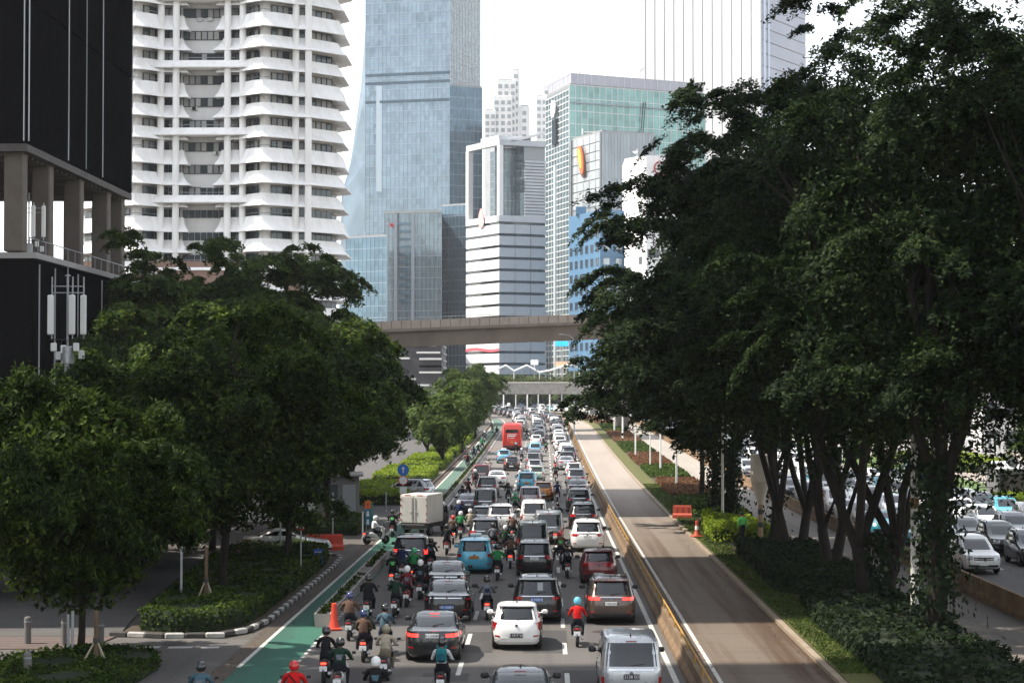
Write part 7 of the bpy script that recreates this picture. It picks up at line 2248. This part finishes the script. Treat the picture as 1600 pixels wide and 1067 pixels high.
for k, (u, Y, h) in enumerate(((33.5, 165, 9), (33.5, 225, 9), (33.5, 290, 9.5))):
    light_pole(u, Y, h, ('street light across the opposite road near the kiosk', 'street light across the opposite road by the bus', 'street light across the opposite road beyond the flag')[k], -2, M_GALV, .1, 'street lights beyond the opposite road')

q = XY(891, 425)
t = thing('traffic_light', 'dark traffic light on a post at the bend of the busway', 'traffic light', (q.x, 425, zt(425)))
z1 = ZZ(627, 425) - zt(425)
MB().tube([(0, 0, 0), (0, 0, z1)], .08, 8).build('post', M_GALV, t, True)
hd = MB().bbox((0, 0, z1 - .4), (.45, .3, 1.25), .04).build('signal_head', M_PLASTIC, t)
for k, c in enumerate(((.25, .01, .01), (.25, .15, .01), (.01, .16, .06))):
    MB().disc((0, -.17, z1 - .05 - .36 * k), .12, .04, 'Y', 14).build('lens', mat('lens_%d' % k, c, .3), hd)
q = XY(795, 540)
t = thing('globe_lamp', 'white globe lamp on a post under the left part of the low overpass', 'street light', (q.x, 540, zt(540)))
z1 = ZZ(632, 540) - zt(540)
MB().tube([(0, 0, 0), (0, 0, z1)], .08, 8).build('post', M_GALV, t, True)
MB().lathe([(.05, -.5), (.36, -.36), (.5, 0), (.36, .36), (.05, .5)], (0, 0, z1), 14).build('globe', M_FLAGW, t, True)
# siren post: a cream drum on a slim column
u, Y = G(1186, 850)
t = thing('siren_post', 'cream drum with funnel bottom on a slim brown column between the right trees', 'post', Wp(11.7, 108, .1))
hb = at(1186, 755, 108).z; hm_ = at(1186, 788, 108).z; ht_ = at(1186, 712, 108).z
cr = noisy('cream_drum', (.42, .37, .29), (.52, .46, .37), 1.2, .7)
MB().lathe([(.12, -.1), (.13, hm_ - .05)], (0, 0, 0), 12).build('column', noisy('brown_column', (.20, .12, .07), (.33, .22, .14), 3, .8), t, True)
MB().lathe([(.14, hm_ - .1), (.52, hb)], (0, 0, 0), 24).build('funnel', cr, t, 60)
MB().lathe([(.52, hb), (.54, hb + .02), (.54, ht_ - .12), (.50, ht_)], (0, 0, 0), 24).build('drum', cr, t, 40)
MB().lathe([(.56, 0), (.57, .03), (.57, .10), (.54, .13)], (0, 0, ht_ - .16), 24).build('rim_band', cr, t)
for z in (1.2, 1.9):
    MB().lathe([(.135, 0), (.15, .02), (.15, .25), (.135, .27)], (0, 0, z), 12).build('stripe', M_KERB_B, t)

# ------------------------------------------------------------------ signs
def sign_face(parent, z, r, txt, ring, fill, ink, y=-.06, size=None):
    f = MB().disc((0, y, z), r, .02, 'Y', 28)
    s = f.build('sign_face', ring, parent)
    MB().disc((0, y - .012, z), r * .80, .012, 'Y', 28).build('sign_field', fill, s)
    if txt:
        o = link('lettering', text_mesh(txt, size or r * 1.05, ink, .003, .012), s, (0, y - .022, z)); o.rotation_euler = (PI / 2, 0, 0)
    return s
M_SRED = mat('sign_red', (.50, .03, .025), .5); M_SWHITE = mat('sign_white', (.72, .72, .70), .5); M_SBLUE = mat('sign_blue', (.015, .10, .42), .45); M_SBLK = mat('sign_black', (.015, .015, .015), .5)
Y25 = 88.0
p = at(470, 905, Y25)
t = thing('speed_sign', 'round red and white 25 speed limit sign on a thin pole in the hedge island', 'road sign', (p.x, Y25, 0), -.05)
h = at(470, 816, Y25).z
MB().tube([(0, 0, 0), (0, 0, h + .3)], .035, 8).build('post', M_GALV, t, True)
sign_face(t, h, .35, '25', M_SRED, M_SWHITE, M_SBLK, size=.42)
Yb = 96.0
p = at(497, 880, Yb)
t = thing('bicycle_sign', 'blue rectangular bicycle lane sign at the edge of the hedge island', 'road sign', (p.x, Yb, 0))
h = at(497, 869, Yb).z
MB().tube([(0, .04, 0), (0, .04, h + .4)], .03, 8).build('post', M_GALV, t, True)
MB().bbox((0, 0, h), (.42, .03, .72), .02).build('sign_board', M_SBLUE, t)
for g in (-1, 1):
    MB().lathe([(.075, 0), (.075, .01)], (0, 0, 0), 14).build('wheel_symbol', M_SWHITE, t, False, (g * .10, -.017, h - .02)).rotation_euler = (PI / 2, 0, 0)
fs = MB()
for a, b in (((-.10, -.02), (-.04, .09)), ((-.04, .09), (.07, .09)), ((.07, .09), (.10, -.02)), ((-.04, .09), (0, -.02)), ((0, -.02), (.07, .09)), ((-.10, -.02), (0, -.02)), ((.07, .09), (.06, .14))):
    fs.tube([(a[0], -.024, h + a[1]), (b[0], -.024, h + b[1])], .010, 5)
fs.build('frame_symbol', M_SWHITE, t)
for z in (.22, -.20, -.27):
    MB().box((0, -.018, h + z), (.30, .01, .03)).build('print_line', M_SWHITE, t)
u, Y = G(630, 797)
t = thing('blue_round_sign', 'round blue sign above a small red ringed sign on one pole', 'road sign', Wp(u, Y, .05))
h1, h2 = at(630, 736, Y).z, at(631, 752, Y).z
MB().tube([(0, 0, 0), (0, 0, h1 + .3)], .04, 8).build('post', M_GALV, t, True)
MB().disc((0, -.06, h1), .42, .03, 'Y', 28).build('blue_face', M_SBLUE, t)
MB().disc((0, -.078, h1), .36, .01, 'Y', 28).build('blue_field', mat('sign_blue_field', (.02, .14, .52), .45), t)
arrow = MB().box((0, -.088, h1), (.07, .01, .40)); arrow.add([(-.14, -.09, h1 + .08), (.14, -.09, h1 + .08), (0, -.09, h1 + .26)], [(0, 1, 2)])
arrow.build('arrow', M_SWHITE, t)
sign_face(t, h2, .36, None, M_SRED, M_SWHITE, M_SBLK)
MB().bbox((0, -.05, h2 - .72), (.5, .02, .5), .01).build('sub_plate', M_SWHITE, t)
u, Y = G(693, 716)
t = thing('speed_sign', 'faint red ringed sign on a pole under the far left tree', 'road sign', Wp(-11.2, 222, .05))
h = at(700, 690, 222).z - zt(222)
MB().tube([(0, 0, 0), (0, 0, h + .3)], .04, 8).build('post', M_GALV, t, True); sign_face(t, h, .42, None, M_SRED, M_SWHITE, M_SBLK)
for i in (-1, 1): MB().tube([(i * .4, .3, 0), (0, .1, h * .8)], .04, 6).build('stay', M_GALV, t)
# orange, teal and blue stacked totem
u, Y = G(586, 838)
t = thing('pictogram_totem', 'narrow post with an orange panel over two blue pictogram panels', 'road sign', Wp(-10.7, 121, .06))
z0 = at(585, 790, 121).z
for k, (c, dz) in enumerate((((.70, .14, .03), 0), ((.02, .16, .26), -.52), ((.02, .16, .26), -1.02))):
    b = MB().bbox((0, 0, z0 + dz), (.38, .06, .47), .02).build('panel', mat('totem_%d' % k, c, .5), t)
    if k: 
        MB().disc((0, -.035, z0 + dz + .08), .07, .01, 'Y', 14).box((0, -.036, z0 + dz - .08), (.16, .01, .18)).build('symbol', M_SWHITE, b)
    else: MB().box((0, -.036, z0 + .04), (.05, .01, .2)).box((0, -.036, z0 - .12), (.05, .01, .05)).build('symbol', M_SBLK, b)
MB().tube([(.26, 0, 0), (.26, 0, z0 + .15)], .045, 8).build('post', mat('teal_post', (.02, .22, .18), .5), t, True)
MB().tube([(-.1, .05, 0), (-.1, .05, z0)], .03, 8).build('rear_post', M_GALV, t, True)

# ------------------------------------------------------------------ bollards, stakes, thin poles on the left
bm = MB().lathe([(.12, 0), (.12, .86), (.10, .92), (.03, .94)], (0, 0, 0), 14)
bmm = bm.mesh('bollard', noisy('bollard_concrete', (.12, .115, .11), (.17, .165, .155), 2, .9))
bmb = bm.mesh('bollard', noisy('bollard_brown', (.15, .10, .07), (.22, .15, .11), 2, .9))
cap = MB().lathe([(.125, .74), (.125, .80)], (0, 0, 0), 14).mesh('reflective_band', M_MULL)
for k, (px, py, me, lab) in enumerate(((43, 1006, bmm, 'grey bollard nearest the left edge on the red paving'), (101, 1008, bmm, 'grey bollard in the middle of the red paving'), (157, 1012, bmm, 'grey bollard beside the young tree stake'), (43, 1068, bmm, 'grey bollard standing before the white markings'),
                                      (322, 890, bmb, 'brown bollard left of the dark tree trunk'), (340, 891, bmb, 'brown bollard just left of its brown neighbour by the trunk'), (372, 889, bmb, 'brown bollard right of the dark trunk'), (393, 882, bmb, 'brown bollard at the end of the row by the wall'))):
    u, Y = G(px, py)
    t = thing('bollard', lab, 'bollard', Wp(u, Y), 0, 'bollards on the left pavement')
    link('post', me, t); link('reflective_band', cap, t)
def stakes(px, py, label, h, Yo=None):
    u, Y = G(px, py)
    t = thing('tree_stake', label, 'tree stake', Wp(u, Y, .05))
    MB().tube([(0, 0, 0), (0, 0, h)], .07, 8).build('main_stake', M_BARKY, t, True)
    pale = noisy('pale_bamboo', (.26, .22, .16), (.36, .31, .23), 3, .8)
    for a in (-2.6, -.5, 1.3):
        MB().tube([(.62 * math.cos(a), .62 * math.sin(a), 0), (.03 * math.cos(a), .03 * math.sin(a), h * .52)], .03, 6).build('brace', pale, t, True)
    MB().lathe([(.09, 0), (.10, .03), (.10, .14), (.09, .17)], (0, 0, h * .48), 10).build('binding', M_KERB_B, t)
stakes(322, 963, 'tripod bamboo stake in the middle of the hedge island', 2.6)
stakes(150, 1054, 'tripod stake with short brown post in the corner bed', 1.9)
for k, (px, py, top, lab) in enumerate(((283, 955, 840, 'thin grey pole left of the tripod stake'), (113, 1035, 955, 'pair of thin grey poles beside the corner bed tree'), (438, 872, 800, 'thin grey pole behind the hedge island'), (520, 838, 770, 'thin pale pole in the low hedge past the side road'), (603, 800, 770, 'short white post under the leaning tree'), (817 - 250, 842, 800, 'slim pole by the side road mouth'))):
    u, Y = G(px, py)
    t = thing('thin_pole', lab, 'pole', Wp(u, Y, .03), 0, 'thin poles on the left pavement')
    h = at(px, top, Y).z
    MB().tube([(0, 0, 0), (0, 0, h)], .05, 8).build('pole', M_GALV, t, True)
    MB().lathe([(.10, 0), (.10, .05), (.05, .07)], (0, 0, 0), 10).build('base_plate', M_GALV, t)
    if k == 1: MB().tube([(-.14, 0, 0), (-.14, 0, h * .93)], .045, 8).build('second_pole', M_GALV, t, True)

# low boundary wall and gate box behind the side road
u, Y = G(440, 846)
t = thing('boundary_wall', 'low white boundary wall behind the left side road', 'wall', Wp(-20, 132, 0), .05)
for k in range(7):
    MB().bbox((-14 + k * 2.9, 0, .7), (2.8, .25, 1.4), .03).build('wall_panel', M_WHITEWALL, t)
    MB().bbox((-14 + k * 2.9, 0, 1.45), (2.9, .34, .10), .02).build('coping', M_CONC, t)
t = thing('guard_house', 'dim grey guard house under the left trees past the side road', 'hut', Wp(-15.2, 141, .06), .1)
MB().bbox((0, 0, 1.3), (4.2, 3, 2.6), .05).build('wall', noisy('guard_wall', (.12, .115, .11), (.17, .165, .155), .6, .9), t)
MB().bbox((0, 0, 2.72), (4.8, 3.6, .22), .05).build('roof', M_ROOF, t)
for x in (-1.2, .1): MB().bbox((x, -1.51, 1.6), (1.0, .06, .9), .02).build('window', M_WIN, t)
MB().bbox((1.4, -1.51, 1.05), (.9, .06, 2.0), .02).build('door', M_MULL, t)

# kiosk, fence and pale shop fronts across the opposite road
u, Y = G(1585, 792)
t = thing('kiosk', 'grey kiosk with rounded roof at the right edge above the clipped hedge', 'kiosk', Wp(37.5, 158, .1), .05)
MB().bbox((0, 0, 1.2), (4.4, 3, 2.4), .06).build('wall', noisy('kiosk_grey', (.16, .16, .165), (.22, .22, .225), .6, .6), t)
MB().patch(lambda a, b: Vector(((a - .5) * 4.8, -1.7 + 3.4 * b, 2.45 + .55 * math.sin(PI * b))), 2, 8, (0, 0, -.12)).build('roof', noisy('kiosk_roof', (.45, .45, .45), (.55, .55, .55), .6, .4, metal=.3), t)
for x in (-1.5, -.5, .6, 1.6): MB().bbox((x, -1.52, 1.25), (.9, .06, 1.5), .02).build('panel', M_DARKGLASS, t)
MB().disc((-1.0, -1.75, 3.0), .45, .06, 'Y', 20).build('round_sign', M_MULL, t)
for k in range(4): MB().bbox((-3.0, -1.2, .5 + .5 * k), (1.3, .1, .12), .02).build('shelf_rail', M_CONC, t)
t = thing('white_fence', 'white picket fence beside the pale forecourt across the opposite road', 'fence', Wp(41, 236, .1), .4)
pk = MB().bbox((0, 0, 1.1), (.30, .12, 2.2), .03).mesh('picket', M_FLAGW)
for k in range(22): link('picket', pk, t, (k * .75, 0, 0))
MB().bbox((8, 0, .5), (16.5, .08, .14), .02).build('lower_rail', M_FLAGW, t); MB().bbox((8, 0, 1.8), (16.5, .08, .14), .02).build('upper_rail', M_FLAGW, t)
for k, (x, Y, w, h, lab) in enumerate(((52, 300, 22, 9, 'pale low pavilion far across the opposite road'), (70, 260, 26, 12, 'pale shop building across the forecourt behind the right trees'), (62, 380, 30, 16, 'hazy pale hall beyond the opposite queue'))):
    t = thing('pavilion', lab, 'building', (x, Y, zt(Y) - .3))
    MB().bbox((0, 6, h / 2), (w, 12, h), .1).build('wall', M_OFFWALL, t)
    MB().bbox((0, 6, h + .3), (w + 1, 13, .6), .1).build('roof', M_ROOF, t)
    n = int(w / 2.4)
    wm = MB().box((0, 0, 0), (1.9, .1, 2.2)).mesh('window', M_WIN)
    for j in range(int(h / 3.6)):
        for i in range(n): link('window', wm, t, (-w / 2 + w * (i + .5) / n, -.02, 1.8 + 3.6 * j))

# fallen leaves and grit along the barriers
rng = np.random.default_rng(4)
n = 900
ys = 56 + 110 * rng.uniform(0, 1, n) ** 1.6
us = np.where(rng.uniform(0, 1, n) < .5, rng.normal(5.05, .14, n), rng.normal(-9.9, .2, n))
us = np.where(rng.uniform(0, 1, n) < .25, rng.normal(8.35, .2, n), us)
P = np.stack([us, ys, np.array([zt(y) for y in ys]) + .015], 1)
V, Q = leaves(P, np.tile([0., 0., 1.], (n, 1)) + rng.normal(0, .2, (n, 3)), .12, .06, rng)
o = link('fallen_leaves', np_mesh('fallen_leaves', V, Q, leafmat('dry_leaf', (.10, .06, .03), (.16, .10, .05), (.22, .15, .08), .1))); o['kind'] = 'stuff'

# ------------------------------------------------------------------ haze: one even box of pale air round everything
hz = MB().box((10, 560, 129), (760, 1260, 262))
HAZE = bpy.data.materials.new('haze_air'); HAZE.use_nodes = True
ht = HAZE.node_tree; ht.nodes.clear()
ho = ht.nodes.new('ShaderNodeOutputMaterial'); hv = ht.nodes.new('ShaderNodeVolumePrincipled')
hv.inputs['Color'].default_value = (.93, .95, 1.0, 1)
hv.inputs['Density'].default_value = 0.0001
hv.inputs['Anisotropy'].default_value = 0.2
ht.links.new(hv.outputs[0], ho.inputs['Volume'])
h = hz.build('haze', HAZE); h['kind'] = 'stuff'
